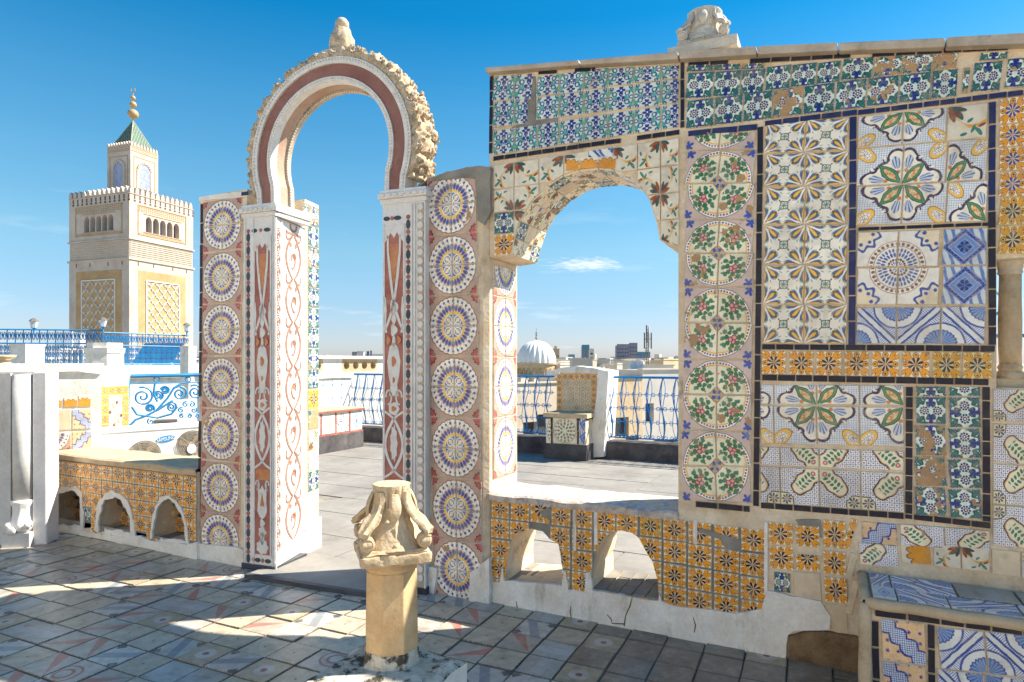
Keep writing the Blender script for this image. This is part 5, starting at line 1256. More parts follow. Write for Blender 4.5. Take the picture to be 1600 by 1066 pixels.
# block and bell on the crown of the arch
zt_ = FP.q(517, 96, .1)[1]
m = MB(); fb = Frame(*tuple(FP.p(AC + .015, .17, 0))[:2], FP.a)
m.panel(fb, jag([(-.15, 3.76), (.16, 3.76), (.15, 3.86), (.11, 3.90), (-.09, 3.90), (-.14, 3.83)], .006, .03), [], -.13, .13)
o = m.make('crown_block', 'coping_stone', pa); bv = o.modifiers.new('bevel', 'BEVEL'); bv.width = .01; bv.segments = 2
def bell(a, z): return .006 * abs(math.cos(a * 5)) + .007 * noise.noise(Vector((math.cos(a) * 3, math.sin(a) * 3, z * 22))) - .010 * (abs(math.sin(z * 60)) > .93)
cb = FP.p(AC + .0, .17, 3.885)
MB().lathe([(.105, 0), (.100, .02), (.082, .04), (.088, .09), (.086, .14), (.074, .18), (.060, .205), (.048, .215)], cb, 40, bell).make('finial_bell', 'carved_stone', pa, smooth=1)
MB().lathe([(.001, .205), (.035, .212), (.052, .24), (.050, .268), (.032, .292), (.001, .300)], cb, 24).make('finial_ball', 'coping_stone', pa, smooth=1)
# inlays on the jamb fronts
ov = {}
def inlay2(fr, c, rx, rz, mat):
    key = (mat, round(rx, 3), round(rz, 3), round(fr.a, 3))
    if key not in ov:
        o = MB().blob(fr, c, rx, rz, -.004, .002, 14).make('inlay_stone', mat, pa); ov[key] = (o, fr.p(c[0], 0, c[1])); return o
    s, c0 = ov[key]; o = bpy.data.objects.new('inlay_stone', s.data); COL.objects.link(o); o.parent = pa
    o.location = s.location + (fr.p(c[0], 0, c[1]) - c0); return o
def dotted(xc, za, zb, pitch):
    z = za; k = 0
    while z > zb:
        inlay2(FP, (xc, z), .0155, .0165, 'red_marble'); inlay2(FP, (xc, z - pitch / 2), .0165, .034, 'black_stone'); z -= pitch
jm = (J0 + J1) / 2
dotted(J0 + .045, 2.60, .12, .0985); dotted(FP.q(638, 500)[0], 2.60, .12, .1035)
for x0_, x1_ in ((J0 + .085, J1 - .02), (K0 + .02, FP.q(628, 500)[0])):
    for f_, rx, mt in ((.10, .026, 'black_stone'), (.42, .013, 'red_marble'), (.74, .030, 'black_stone')): inlay2(FP, (x0_ + (x1_ - x0_) * f_, 2.60), rx, .0155, mt)
    for f_, rx, mt in ((.05, .014, 'red_marble'), (.27, .026, 'black_stone'), (.52, .014, 'red_marble'), (.78, .028, 'black_stone')): inlay2(FP, (x0_ + (x1_ - x0_) * f_, .085), rx, .0165, mt)
def sq(c, w, seg=20):
    return [c(i / seg) for i in range(seg + 1)]
def jamb_panel(xa, xb):
    w_ = xb - xa; xm = (xa + xb) / 2; h = w_ / 2
    MB().panel(FP, [(xa, .13), (xb, .13), (xb, 2.55), (xa, 2.55)], [], -.0025, .002, False).make('red_panel', 'red_marble', pa)
    D0, D1 = -.0075, -.001
    m = MB()
    for s in (-1, 1): m.ribbon(FP, [(xm + s * (h + .004), .12), (xm + s * (h + .004), 2.555)], .012, D0, D1)
    m.make('panel_frame', 'ornament_white', pa)
    m = MB()                              # shield at the top, whose sides run down and cross
    m.panel(FP, [(xa, 2.55), (xa, 2.43), (xm - h * .55, 2.47), (xm - h * .35, 2.50), (xm, 2.46), (xm + h * .35, 2.50), (xm + h * .55, 2.47), (xb, 2.43), (xb, 2.55)], [], D0, D1, False)
    for s in (-1, 1):
        m.ribbon(FP, [(xm + s * h * f, z) for f, z in ((.66, 2.48), (.62, 2.36), (.38, 2.20), (.12, 2.06), (-.25, 1.94), (-.62, 1.87), (-.9, 1.82))], [.014, .016, .020, .018, .022, .018, .012], D0, D1)
        m.ribbon(FP, [(xm + s * h * f, z) for f, z in ((.97, 2.05), (.86, 1.96), (.95, 1.87), (.80, 1.80))], .016, D0, D1)
    m.make('shield_ornament', 'ornament_white', pa)
    MB().panel(FP, [(xm - h * .48, 2.42), (xm + h * .48, 2.42), (xm + h * .38, 2.28), (xm, 2.12), (xm - h * .38, 2.28)], [], -.005, -.001, False).make('orange_inlay', 'orange_marble', pa)
    def drops(z0, sizes):
        m = MB(); z = z0
        for (rx, rz, lob) in sizes: m.blob(FP, (xm, z - rz), h * rx, rz, D0, D1, 18, lob, .16 if lob else 0); z -= rz * 1.9
        m.make('leaf_ornament', 'ornament_white', pa)
    drops(2.03, ((.42, .05, 3), (.22, .04, 4), (.34, .04, 3), (.16, .04, 0)))
    m = MB()                              # vase with curling handles
    m.panel(FP, [(xm + h * a, z) for a, z in ((-.55, 1.50), (-.70, 1.60), (-.45, 1.70), (0, 1.73), (.45, 1.70), (.70, 1.60), (.55, 1.50), (.35, 1.44), (.5, 1.36), (-.5, 1.36), (-.35, 1.44))], [], D0, D1, False)
    for s in (-1, 1):
        m.ribbon(FP, [(xm + s * h * (.55 + .30 * math.cos(a)), 1.35 + .05 * math.sin(a)) for a in [k * .5 for k in range(11)]], .012, D0, D1)
    m.blob(FP, (xm, 1.27), h * .55, .045, D0, D1, 16, 5, .1); m.make('vase_ornament', 'ornament_white', pa)
    for c, rx, rz, mt in (((xm, 1.60), h * .22, .035, 'orange_marble'), ((xm, 1.47), h * .12, .02, 'orange_marble'), ((xm - h * .55, 1.75), h * .2, .03, 'orange_marble'), ((xm + h * .55, 1.75), h * .2, .03, 'orange_marble'), ((xm, 1.27), h * .25, .018, 'orange_marble')):
        MB().blob(FP, c, rx, rz, -.011, -.006, 12, 3, .2).make('orange_inlay', mt, pa)
    m = MB()                              # pointed oval with leaf inside
    for s in (-1, 1):
        m.ribbon(FP, [(xm + s * h * .93 * math.sin(math.pi * k / 16) * 1.0, 1.20 - .36 * k / 16) for k in range(17)], .020, D0, D1)
        m.ribbon(FP, [(xm + s * h * .95, 1.25), (xm + s * h * .4, 1.225), (xm, 1.20)], .016, D0, D1); m.ribbon(FP, [(xm + s * h * .95, .79), (xm + s * h * .4, .815), (xm, .84)], .016, D0, D1)
    m.make('oval_ornament', 'ornament_white', pa)
    m = MB(); m.blob(FP, (xm, 1.03), h * .36, .12, D0, D1, 30, 9, .15); m.make('leaf_ornament', 'ornament_white', pa)
    m = MB(); m.panel(FP, [(xa + .01, .78), (xb - .01, .78), (xb - .01, .70), (xa + .01, .70)], [], -.006, -.001, False); m.make('speckled_inlay', 'orange_marble', pa)
    m = MB()                              # mask like figure
    m.panel(FP, [(xm + h * a, z) for a, z in ((-.60, .68), (-.30, .62), (0, .66), (.30, .62), (.60, .68), (.50, .56), (.62, .46), (.35, .42), (0, .40), (-.35, .42), (-.62, .46), (-.50, .56))], [], D0, D1, False)
    for s in (-1, 1): m.ribbon(FP, [(xm + s * h * (.62 + .22 * math.cos(a)), .66 + .035 * math.sin(a)) for a in [k * .5 for k in range(11)]], .010, D0, D1)
    m.make('mask_ornament', 'ornament_white', pa)
    MB().panel(FP, [(xm, .60), (xm + h * .25, .50), (xm - h * .25, .50)], [], -.011, -.006, False).make('orange_inlay', 'orange_marble', pa)
    drops(.40, ((.30, .03, 3), (.45, .04, 5), (.25, .03, 4)))
    m = MB(); m.blob(FP, (xm, .19), h * .72, .055, D0, D1, 24, 7, .12); m.blob(FP, (xm, .275), h * .3, .03, D0, D1, 14, 0); m.make('shell_ornament', 'ornament_white', pa)
jamb_panel(FP.q(398.5, 500)[0], FP.q(423, 500)[0]); jamb_panel(FP.q(599.5, 500)[0] + .01, FP.q(631, 500)[0])
# egg and dart strip and mouldings of the right jamb
e0 = FP.q(653, 500)[0]; e1 = FP.q(663, 500)[0]; ec = (e0 + e1) / 2
MB().panel(FP, [(e0, .05), (e1, .05), (e1, 2.69), (e0, 2.69)], [], -.004, .002, False).make('egg_strip', 'coping_stone', pa)
z = 2.66; src = None
while z > .1:
    if src is None: src = MB().blob(FP, (ec, z), .020, .024, -.014, -.003, 12).make('egg', 'ornament_white', pa); z00 = z
    else: o = bpy.data.objects.new('egg', src.data); COL.objects.link(o); o.parent = pa; o.location = src.location + Vector((0, 0, z - z00))
    z -= .062
for xx in (644, 649, 665): a = FP.q(xx, 500)[0]; MB().fbox(FP, a - .004, a + .004, -.012, .004, .05, 2.69).make('moulding', 'marble', pa)
for xx in (384, 396.5, 426.5): a = FP.q(xx, 500)[0]; MB().fbox(FP, a - .003, a + .003, -.007, .004, .05, 2.69).make('moulding', 'marble', pa)
# painted scrolls on the sunlit inner face of the left jamb
D0, D1 = -.0045, .001
tA = LV * .24; tB = LV * .96; tm = (tA + tB) / 2; hw = (tB - tA) / 2 * .86; zs = 2.60; ph_ = .345
m = MB()
for k in range(7):
    z0_ = zs - k * ph_
    for s in (-1, 1): m.ribbon(FV_, [(tm + s * hw * .78 * math.sin(math.pi * (i + .35) / 20.7) ** .8, z0_ - ph_ * i / 20) for i in range(21)], [.014 + .011 * math.sin(math.pi * i / 20) for i in range(21)], D0, D1)
    for s in (-1, 1):
        m.ribbon(FV_, [(tm + s * hw * (.18 + .8 * i / 8 - .22 * max(0, i - 6) / 2), z0_ - .006 - .03 * math.sin(i / 8 * 3.2) + .035 * (max(0, i - 5) / 3)) for i in range(9)], .015, D0, D1)
    cz = z0_ - ph_ * .52; fl_ = -1 if k % 2 else 1
    m.ribbon(FV_, [(tm + fl_ * (-.015) + hw * (.62 - .045 * i) * .62 * math.cos(i * .55 - 1.8) * fl_, cz - .01 + (.075 - .006 * i) * math.sin(i * .55 - 1.8)) for i in range(11)], [.017] * 11, D0, D1)
    m.blob(FV_, (tm + hw * .12, cz + .02), hw * .20, .026, D0, D1, 14, 5, .25)
    for s in (-1, 1): m.blob(FV_, (tm + s * hw * .3, z0_ - .075), hw * .13, .018, D0, D1, 10, 3, .3)
m.ribbon(FV_, [(tm - hw * .8, 2.615), (tm + hw * .8, 2.615)], .016, D0, D1)
m.ribbon(FV_, [(tm + hw * .34 * math.cos(a), 2.675 + .038 * math.sin(a)) for a in [math.pi * 1.0 - .35 + k * (math.pi + .7) / 10 for k in range(11)]], .014, D0, D1)
m.make('scroll_painting', 'scroll_brown', pa)
m = MB(); tv = LV * .11
for k in range(26):
    z0_ = 2.60 - k * .095; m.ribbon(FV_, [(tv + .020 * math.cos(a), z0_ - .03 + .034 * math.sin(a)) for a in [i * math.pi / 6 for i in range(12)]], .007, D0, D1, closed=True)
    m.blob(FV_, (tv, z0_ - .03), .006, .012, D0, D1, 8); m.blob(FV_, (tv, z0_ + .018), .018, .005, D0, D1, 8, 2, .3)
m.make('vine_painting', 'scroll_brown', pa)
for t_ in (LV * .02, LV * .20, LV * .985): MB().fbox(FV_, t_ - .005, t_ + .005, -.008, .004, .05, 2.69).make('moulding', 'marble', pa)
MB().panel(FV_, [(-.003, 0), (LV + .01, 0), (LV + .01, .20), (LV * .5, .13), (LV * .3, .11), (-.003, .08)], [], -.014, 0, False).make('plaster_skirting', 'whitewash', pa)
m = MB(); m.fbox(FV_, -.012, LV + .01, -.012, .02, 2.70, 2.735); m.fbox(FV_, -.03, LV + .012, -.03, .02, 2.735, 2.775); m.fbox(FV_, -.014, LV + .01, -.014, .02, 2.775, 2.80); m.make('impost', 'marble', pa)

# ------------------------------------------------------------ left side: low wall with three hollows
FT2 = Frame(0, -.16, 0.0); q2 = FT2.q
lw_ = thing('tiled_bench_wall', (-5.5, -.05, 0), 'low wall of orange star tiles with three hollows, left of the left pillar', 'wall')
h1 = [q2(*p) for p in [(81, 824), (80, 800), (81, 777), (90, 768), (106, 764), (120, 763), (129, 773), (131, 800), (131, 825)]]
h2 = [q2(*p) for p in [(153, 830), (155, 806), (159, 786), (167, 776), (180, 772), (192, 777), (202, 791), (208, 810), (211, 836)]]
h3 = [q2(*p) for p in [(239, 841), (242, 812), (247, 792), (255, 780), (266, 776), (277, 784), (287, 801), (293, 822), (296, 848)]]
tx0, tx1 = q2(71, 800)[0], lL + .01
TZ = .70
MB().panel(FT2, [(tx0, 0), (tx1, 0), (tx1, TZ), (tx0, TZ)], [jag(h, .006, .03, k) for k, h in enumerate((h1, h2, h3))], 0, .44).make('masonry', 'grout', lw_)
MB().panel(Frame(0, .06, 0), [(tx0 + .05, .05), (tx1 - .05, .05), (tx1 - .05, TZ - .05), (tx0 + .05, TZ - .05)], [], 0, .1).make('hollow_back', 'rubble', lw_)
random.seed(5)
for h in (h1, h2, h3):
    xa, xb = min(p[0] for p in h), max(p[0] for p in h); za = min(p[1] for p in h); zb = max(p[1] for p in h)
    n_ = 0
    while n_ < 11:
        c = Vector((U(xa + .03, xb - .03), U(.00, .05), U(za + .14, zb - .03))); rad = U(.03, .055); n_ += 1
        m = MB(); vs = []
        for u_ in range(6):
            for v_ in range(8):
                ph = math.pi * u_ / 5; tt = 2 * math.pi * v_ / 8; dv = Vector((math.sin(ph) * math.cos(tt), math.sin(ph) * math.sin(tt), math.cos(ph))); vs.append(c + dv * rad * (1 + .4 * noise.noise(dv * 1.5 + c * 9)))
        m.add(vs, [(u_ * 8 + v_, (u_ + 1) * 8 + v_, (u_ + 1) * 8 + (v_ + 1) % 8, u_ * 8 + (v_ + 1) % 8) for u_ in range(5) for v_ in range(8)]); m.make('rubble_stone', 'sandstone' if n_ % 2 else 'rubble', lw_)
    fi = Frame(0, .045, 0); x = xa
    while x < xb - .05:
        tile(lw_, fi, (x + .065, za + .075), .125, .125, 0, 'orange_star_tile', int(U(0, 4))); x += .132
    MB().box(xa + .01, xb - .01, -.14, .05, za - .02, za + .004).make('hollow_floor', 'cement', lw_)
clipH = [(((h[0][0] + h[-1][0]) / 2, (h[2][1] + h[0][1]) / 2), h) for h in (h1, h2, h3)]
P2 = .158
wh = MB()
for i in range(15):
    for j in range(5):
        c = (tx1 - P2 * (i + .5) - .004, TZ - .035 - .132 * (j + .5))
        if j == 4 and (i in (0, 2, 4, 7, 9, 11)): continue
        if c[0] < tx0 + .03: continue
        tile(lw_, FT2, (c[0] + U(-.004, .004), c[1] + U(-.003, .003)), P2 - U(.008, .018), .124, DT, 'green_rosette_tile' if (i, j) in ((9, 3),) else 'orange_star_tile', int(U(0, 4)), FULL if j else (0, 0, 1, .8), U(-.03, .03), clips=clipH)
def around(h, k, wdt=.035):
    ribs = []
    for i in range(len(h)): ribs.append(h[i])
    ribs = jag(ribs, .010, .03, k)[:-int(.1 / .03)]
    return MB().ribbon(FT2, ribs, [wdt * (1 + .30 * math.sin(i * .9 + k) + .2 * math.sin(i * 2.3)) for i in range(len(ribs))], -.018, 0.0).make('plaster_surround', 'whitewash', lw_)
around(h1, 1, .045); around(h2, 2, .055); around(h3, 3, .03)
pl2 = [(68, 845), (70, 812), (80, 816), (81, 826), (131, 827), (139, 829), (150, 832), (211, 838), (222, 836), (236, 842), (296, 850), (312, 846), (312, 900), (200, 880), (68, 860)]
MB().panel(FT2, [clampz(p) for p in jag([q2(*p) for p in pl2], .010, .03, 12)], [], -.028, .004, False).make('plaster_skirting', 'white_plaster', lw_)
sb = MB(); m_ = 24
for k in range(m_ + 1):
    x = tx0 - .01 + (tx1 - tx0 + .01) * k / m_; z = TZ + .01 + .015 * noise.noise(Vector((x * 3, 1, 8)))
    for (dy, dz) in ((-.012, -.035), (-.022, .008), (.0, .02), (.22, .024), (.44, .02), (.46, -.04)): sb.v.append((x, -.16 + dy, z + dz + .008 * noise.noise(Vector((x * 8, dy * 8, 4)))))
for k in range(m_):
    for i in range(5): sb.f.append((k * 6 + i, (k + 1) * 6 + i, (k + 1) * 6 + i + 1, k * 6 + i + 1)); sb.m.append(0)
sb.make('top_slab', 'pale_sandstone', lw_)
MB().panel(FT2, [(tx0 + .01, .12), (tx1 - .002, .12), (tx1 - .002, TZ - .03), (tx0 + .01, TZ - .03)], [jag(h, .006, .03, k) for k, h in enumerate((h1, h2, h3))], -.0035, -.0005, False).make('cement_bed', 'cement', lw_)

# standing marble door jamb at the far left, column carved on it upside down
FJ = frame_pts((-6.43, -.66), (-6.19, -.478))
mj = thing('marble_door_jamb', (-6.35, -.5, 0), 'tall white marble door jamb with an engaged upside-down column at the left edge', 'door jamb')
LJ = .33
MB().add([FJ.p(t, d, z) for z, e in ((0, .0), (1.50, .0)) for t, d in ((-.0, 0), (LJ, 0), (LJ, .16), (-.45, .16), (-.45, .02))], [(0, 1, 6, 5), (1, 2, 7, 6), (2, 3, 8, 7), (3, 4, 9, 8), (4, 0, 5, 9), (5, 6, 7, 8, 9)]).make('slab', 'old_marble', mj)
MB().fbox(FJ, -.02, .055, -.03, .02, .0, 1.50).make('edge_moulding', 'old_marble', mj)
o = MB().fbox(FJ, LJ - .10, LJ + .012, -.045, .17, .0, 1.51).make('edge_moulding', 'marble', mj); bv = o.modifiers.new('bevel', 'BEVEL'); bv.width = .012; bv.segments = 2
cc = FJ.p(.145, -.02, 0)
MB().lathe([(.070, .40), (.074, .8), (.076, 1.49)], cc, 28).make('column_shaft', 'old_marble', mj, smooth=1)
MB().lathe([(.070, .12), (.082, .14), (.095, .16), (.100, .20), (.080, .23), (.072, .28), (.074, .34), (.088, .375), (.088, .395), (.070, .402)], cc, 28, lambda a, z: .006 * math.cos(a * 8) * (z < .36)).make('capital', 'marble', mj, smooth=1)
m = MB()
for s in (-1, 1):
    c_ = FJ.p(.145 + s * .075, -.09, .185); m.tube([c_ + FJ.t * .028 * math.cos(a) + Vector((0, 0, .028 * math.sin(a))) for a in [k * .6 for k in range(10)]], .010, 6)
    m.tube([FJ.p(.145 + s * .075, -.07, .185), FJ.p(.145 + s * .075, -.115, .185)], .026, 10)
c_ = FJ.p(.105, -.115, .15); m.tube([c_, c_ - FJ.d * .02], .036, 14); m.make('volutes', 'marble', mj, smooth=1)
MB().fbox(FJ, .03, .24, -.115, .0, .0, .125).make('abacus', 'old_marble', mj)

# white wall pieces behind, with scraps of tile
FW = frame_pts((cpt(74, 700, 6.3).x, cpt(74, 700, 6.3).y), (cpt(159, 700, 6.55).x, cpt(159, 700, 6.55).y)); LW = (cpt(159, 700, 6.55) - cpt(74, 700, 6.3)).xy.length
ww = thing('whitewashed_wall', tuple(FW.p(.25, .15, 0)), 'whitewashed wall end with a panel of odd tiles above the low tiled wall', 'wall')
MB().panel(FW, jag([(-.02, .0), (LW, .0), (LW, 1.47), (LW * .5, 1.50), (-.02, 1.52)], .006, .06, 1), [], 0, .30).make('masonry', 'whitewash', ww)
MB().fbox(FW, -1.9, LW + .02, -.03, .42, 1.50, 1.58).make('cornice', 'whitewash', ww)
MB().fbox(FW, -1.9, -.02, .10, .42, 0, 1.50).make('rear_masonry', 'whitewash', ww)
def qq(px, py): return FW.q(px, py)
for (x0, x1, y0, y1, m, r, cr_) in ((79, 97, 622, 636, 'palm_tile', 0, FULL), (100, 121, 621, 636, 'palm_tile', 0, FULL), (123, 142, 618, 636, 'palm_tile', 0, FULL), (79, 111, 639, 673, 'plain_tile', 0, FULL), (113, 143, 639, 671, 'cloud_tile', 0, FULL), (80, 111, 675, 708, 'wheel_tile', 3, FULL), (113, 143, 673, 705, 'cloud_tile', 1, FULL)):
    a = qq(x0, y1); b = qq(x1, y0); tile(ww, FW, ((a[0] + b[0]) / 2, (a[1] + b[1]) / 2), b[0] - a[0], b[1] - a[1], -.008, m, r, cr_)
FX = frame_pts(tuple(cpt(158, 640, 7.4))[:2], tuple(cpt(201, 640, 7.7))[:2]); LX = (cpt(158, 640, 7.4) - cpt(201, 640, 7.7)).xy.length
wx = thing('tiled_wall_end', tuple(FX.p(.15, .2, 0)), 'end of a white wall faced with faded yellow tiles beside the scrolled railing', 'wall')
MB().panel(FX, [(-1.4, 0), (LX, 0), (LX, FX.q(200, 603)[1]), (LX + .02, FX.q(200, 572)[1]), (-1.4, FX.q(158, 572)[1])], [], 0, .35).make('masonry', 'whitewash', wx)
for i in range(4):
    for j in range(5):
        wd = LX / 4; tile(wx, FX, (wd * (i + .5), FX.q(180, 603)[1] - .11 * (j + .5)), wd - .004, .105, -.008, 'yellow_star_tile' if i in (0, 3) or j == 0 else ('autumn_tile' if (i + j) % 2 else 'compass_tile'), i + j)

# air conditioner units behind the low wall
FA = frame_pts(tuple(cpt(158, 700, 6.8))[:2], tuple(cpt(282, 700, 7.35))[:2]); LA = (cpt(158, 700, 6.8) - cpt(282, 700, 7.35)).xy.length; LB = FA.q(330, 700)[0]
ac = thing('air_conditioner', tuple(FA.p(LA / 2, .2, .05)), 'white outdoor air conditioner with round fans and a blue oval logo, behind the low wall', 'air conditioner')
zl, zr = FA.q(165, 684)[1], FA.q(280, 668)[1]; zt2 = (zl + zr) / 2 + .02
o = MB().fbox(FA, 0, LB, 0, .34, .05, zt2).make('casing', 'metal_white', ac); bv = o.modifiers.new('bevel', 'BEVEL'); bv.width = .012; bv.segments = 2
MB().fbox(FA, -.01, LB + .008, -.012, .352, zt2, zt2 + .035).make('lid', 'metal_white', ac)
c = FA.q(259, 686); m = MB(); pts = []
ca_, sa_ = math.cos(.13), math.sin(.13)
for k in range(32):
    a = 2 * math.pi * k / 32; X, Z = .100 * math.cos(a), .038 * math.sin(a); pts.append((c[0] + X * ca_ - Z * sa_, c[1] + X * sa_ + Z * ca_))
m.panel(FA, pts, [], -.006, .002, False).make('logo_oval', 'logo_blue', ac)
fc_ = bpy.data.curves.new('lettering', 'FONT'); fc_.body = 'SAMSUNG'; fc_.size = .045; fc_.align_x = 'CENTER'; fc_.align_y = 'CENTER'; fc_.extrude = .0015; fc_.materials.append(MATS['metal_white'])
tmp = bpy.data.objects.new('lettering', fc_); COL.objects.link(tmp); bpy.context.view_layer.update()
me = bpy.data.meshes.new_from_object(tmp.evaluated_get(bpy.context.evaluated_depsgraph_get())); bpy.data.objects.remove(tmp)
o = bpy.data.objects.new('lettering', me); COL.objects.link(o); o.parent = ac; o.location = FA.p(c[0], -.009, c[1]) - ac.location
o.rotation_euler = (Matrix.Rotation(FA.a, 4, 'Z') @ Matrix.Rotation(-.13, 4, 'Y') @ Matrix.Rotation(math.pi / 2, 4, 'X')).to_euler(); o.scale = (.95, 1.25, 1)
def fan(fr, root, ctr, rad, dep=-.02):
    m = MB()
    for k in range(9): r_ = rad * (k + 1) / 9; m.tube([fr.p(ctr[0] + r_ * math.cos(a), dep, ctr[1] + r_ * math.sin(a)) for a in [i * math.pi / 14 for i in range(28)]], .0035, 4, True)
    for k in range(10): a = k * math.pi / 5; m.tube([fr.p(ctr[0] + .05 * math.cos(a), dep, ctr[1] + .05 * math.sin(a)), fr.p(ctr[0] + rad * math.cos(a), dep + .006, ctr[1] + rad * math.sin(a))], .0035, 4)
    g_ = m.make('fan_grille', 'metal_grille', root)
    MB().blob(fr, ctr, rad, rad, -.003, .001, 28).make('fan_opening', 'metal_grille', root)
    m = MB()
    for k in range(3):
        a = k * 2.094 + .4; m.panel(fr, [(ctr[0] + math.cos(a + b) * r_ * rad, ctr[1] + math.sin(a + b) * r_ * rad) for b, r_ in ((0, .2), (.15, .85), (.55, .88), (.9, .5), (.9, .2))], [], -.012, -.008, False)
    m.blob(fr, ctr, rad * .22, rad * .22, -.018, -.006, 14); m.make('fan_blade', 'pale_sandstone', root)
fan(FA, ac, (FA.q(228, 700)[0] - .02, FA.q(228, 712)[1]), .17)
fan(FA, ac, (FA.q(299, 700)[0], FA.q(299, 694)[1]), .16)
MB().blob(FA, FA.q(298, 701), .05, .055, -.034, -.022, 16).make('fan_hub', 'metal_white', ac)
# third grey unit further back
FC = frame_pts(tuple(cpt(240, 660, 8.4))[:2], tuple(cpt(272, 660, 8.5))[:2])
a3 = thing('meter_box', tuple(FC.p(.1, .1, .4)), 'small grey metal box under the scrolled railing', 'box')
MB().fbox(FC, 0, .27, 0, .2, .4, FC.q(250, 657)[1]).make('casing', 'rust_metal', a3); MB().fbox(FC, .04, .20, -.01, .01, FC.q(250, 668)[1], FC.q(250, 660)[1]).make('door', 'window_dark', a3)

# ------------------------------------------------------------ scrolled light blue railing
def spiral(fr, c, r, turns, a0, sgn=1, n=30, r1=.12, d=0):
    return [fr.p(c[0] + math.cos(a0 + sgn * turns * 2 * math.pi * k / n) * r * (1 - (1 - r1) * k / n), d, c[1] + math.sin(a0 + sgn * turns * 2 * math.pi * k / n) * r * (1 - (1 - r1) * k / n)) for k in range(n + 1)]
FRL = frame_pts(tuple(cpt(201, 600, 8.6))[:2], tuple(cpt(345, 600, 9.3))[:2])
sr = thing('scroll_railing', tuple(FRL.p(.5, 0, .6)), 'light blue wrought iron railing of large scrolls behind the air conditioners', 'railing')
def rq(x, y): return FRL.q(x, y)
def rp3(x, y): a = rq(x, y); return FRL.p(a[0], 0, a[1])
MB().tube([rp3(204, 588), rp3(345, 585)], .028, 8).make('top_rail', 'light_blue_iron', sr)
MB().tube([rp3(201, 600), rp3(345, 597)], .010, 6).make('rail', 'light_blue_iron', sr)
MB().tube([rp3(201.5, 588), rp3(200, 672)], .016, 6).make('post', 'light_blue_iron', sr)
for x, y, r, a0, sg in ((223, 620, 17.5, 1.9, -1), (247, 617.5, 8.5, -1.2, 1), (258, 610, 7.5, 3.0, -1), (281, 615, 13, 2.6, -1), (268, 636, 9, 2.2, -1), (234, 638, 7.5, -.6, 1), (305, 613, 13, 2.2, -1), (236, 659, 6, 2, 1), (290, 632, 5, 1, 1), (300, 632, 5, 2, -1), (283, 641, 5, 1, 1), (303, 641, 5, 1, -1), (284, 650, 4, 1, 1), (296, 650, 4, 2, -1), (308, 650, 4, 2, -1)):
    c = rq(x, y); r_ = rq(x + r, y)[0] - c[0]; MB().tube(spiral(FRL, c, abs(r_), 1.9 if r > 6 else 1.3, a0, sg), .016 if r > 6 else .012, 6).make('scroll', 'light_blue_iron', sr)
for x in (245, 294): c = rq(x, 593); r_ = .034; MB().tube([FRL.p(c[0] + r_ * math.cos(a), 0, c[1] + r_ * math.sin(a)) for a in [k * math.pi / 8 for k in range(16)]], .010, 6, True).make('ring', 'light_blue_iron', sr)
for pts in ([(206, 636), (214, 648), (228, 650), (244, 642), (262, 622), (272, 606), (281, 601)], [(203, 665), (212, 656), (228, 650), (248, 640), (270, 626)], [(242, 600), (240, 615), (246, 628)], [(228, 650), (246, 653), (268, 647), (277, 636)]):
    MB().tube([rp3(*p) for p in pts], .017, 6).make('stem', 'light_blue_iron', sr)

# ------------------------------------------------------------ blue balustrades at the far side of the terrace
YB = 6.62
FK = Frame(0, YB, 0.0)
def baluster_mesh(root, t, za, zb, mt='blue_iron'):
    H_ = zb - za; m = MB()
    def bel(z): return -.10 * math.sin(min(1, max(0, (z - .0) / .62)) * math.pi) * (1 if z < .62 else 0)
    main = [(0, -.13 * math.sin(min(1, k / 12 / .72) * math.pi) if k / 12 < .72 else .02 * math.sin((k / 12 - .72) / .28 * math.pi), k / 12) for k in range(13)]
    lean = lambda z: .055 * math.sin(z * 2 * math.pi)
    m.tube([FK.p(t + lean(z), d, za + z * H_) for _, d, z in main], .011, 5)
    for s in (-1, 1):
        m.tube([FK.p(t + s * .085 * math.sin(z * math.pi) ** 1.0 * (.6 + .4 * math.cos(z * 6)), d, za + z * H_) for _, d, z in main], .006, 4)
    for zz in (.28, .50, .72):
        for s in (-1, 1):
            d = -.13 * math.sin(zz / .72 * math.pi) if zz < .72 else 0
            m.tube([FK.p(t + s * .055 + .030 * math.cos(a), d, za + zz * H_ + .030 * math.sin(a)) for a in [k * 1.05 for k in range(6)]], .006, 4, True)
    for k in range(3): m.tube([FK.p(t - .07 + .06 * k + .024 * math.cos(a), -.01, za + .035 + .024 * math.sin(a)) for a in [k_ * 1.05 for k_ in range(6)]], .006, 4, True)
    return m.make('baluster', mt, root)
first_bal = [None, 0, 0]
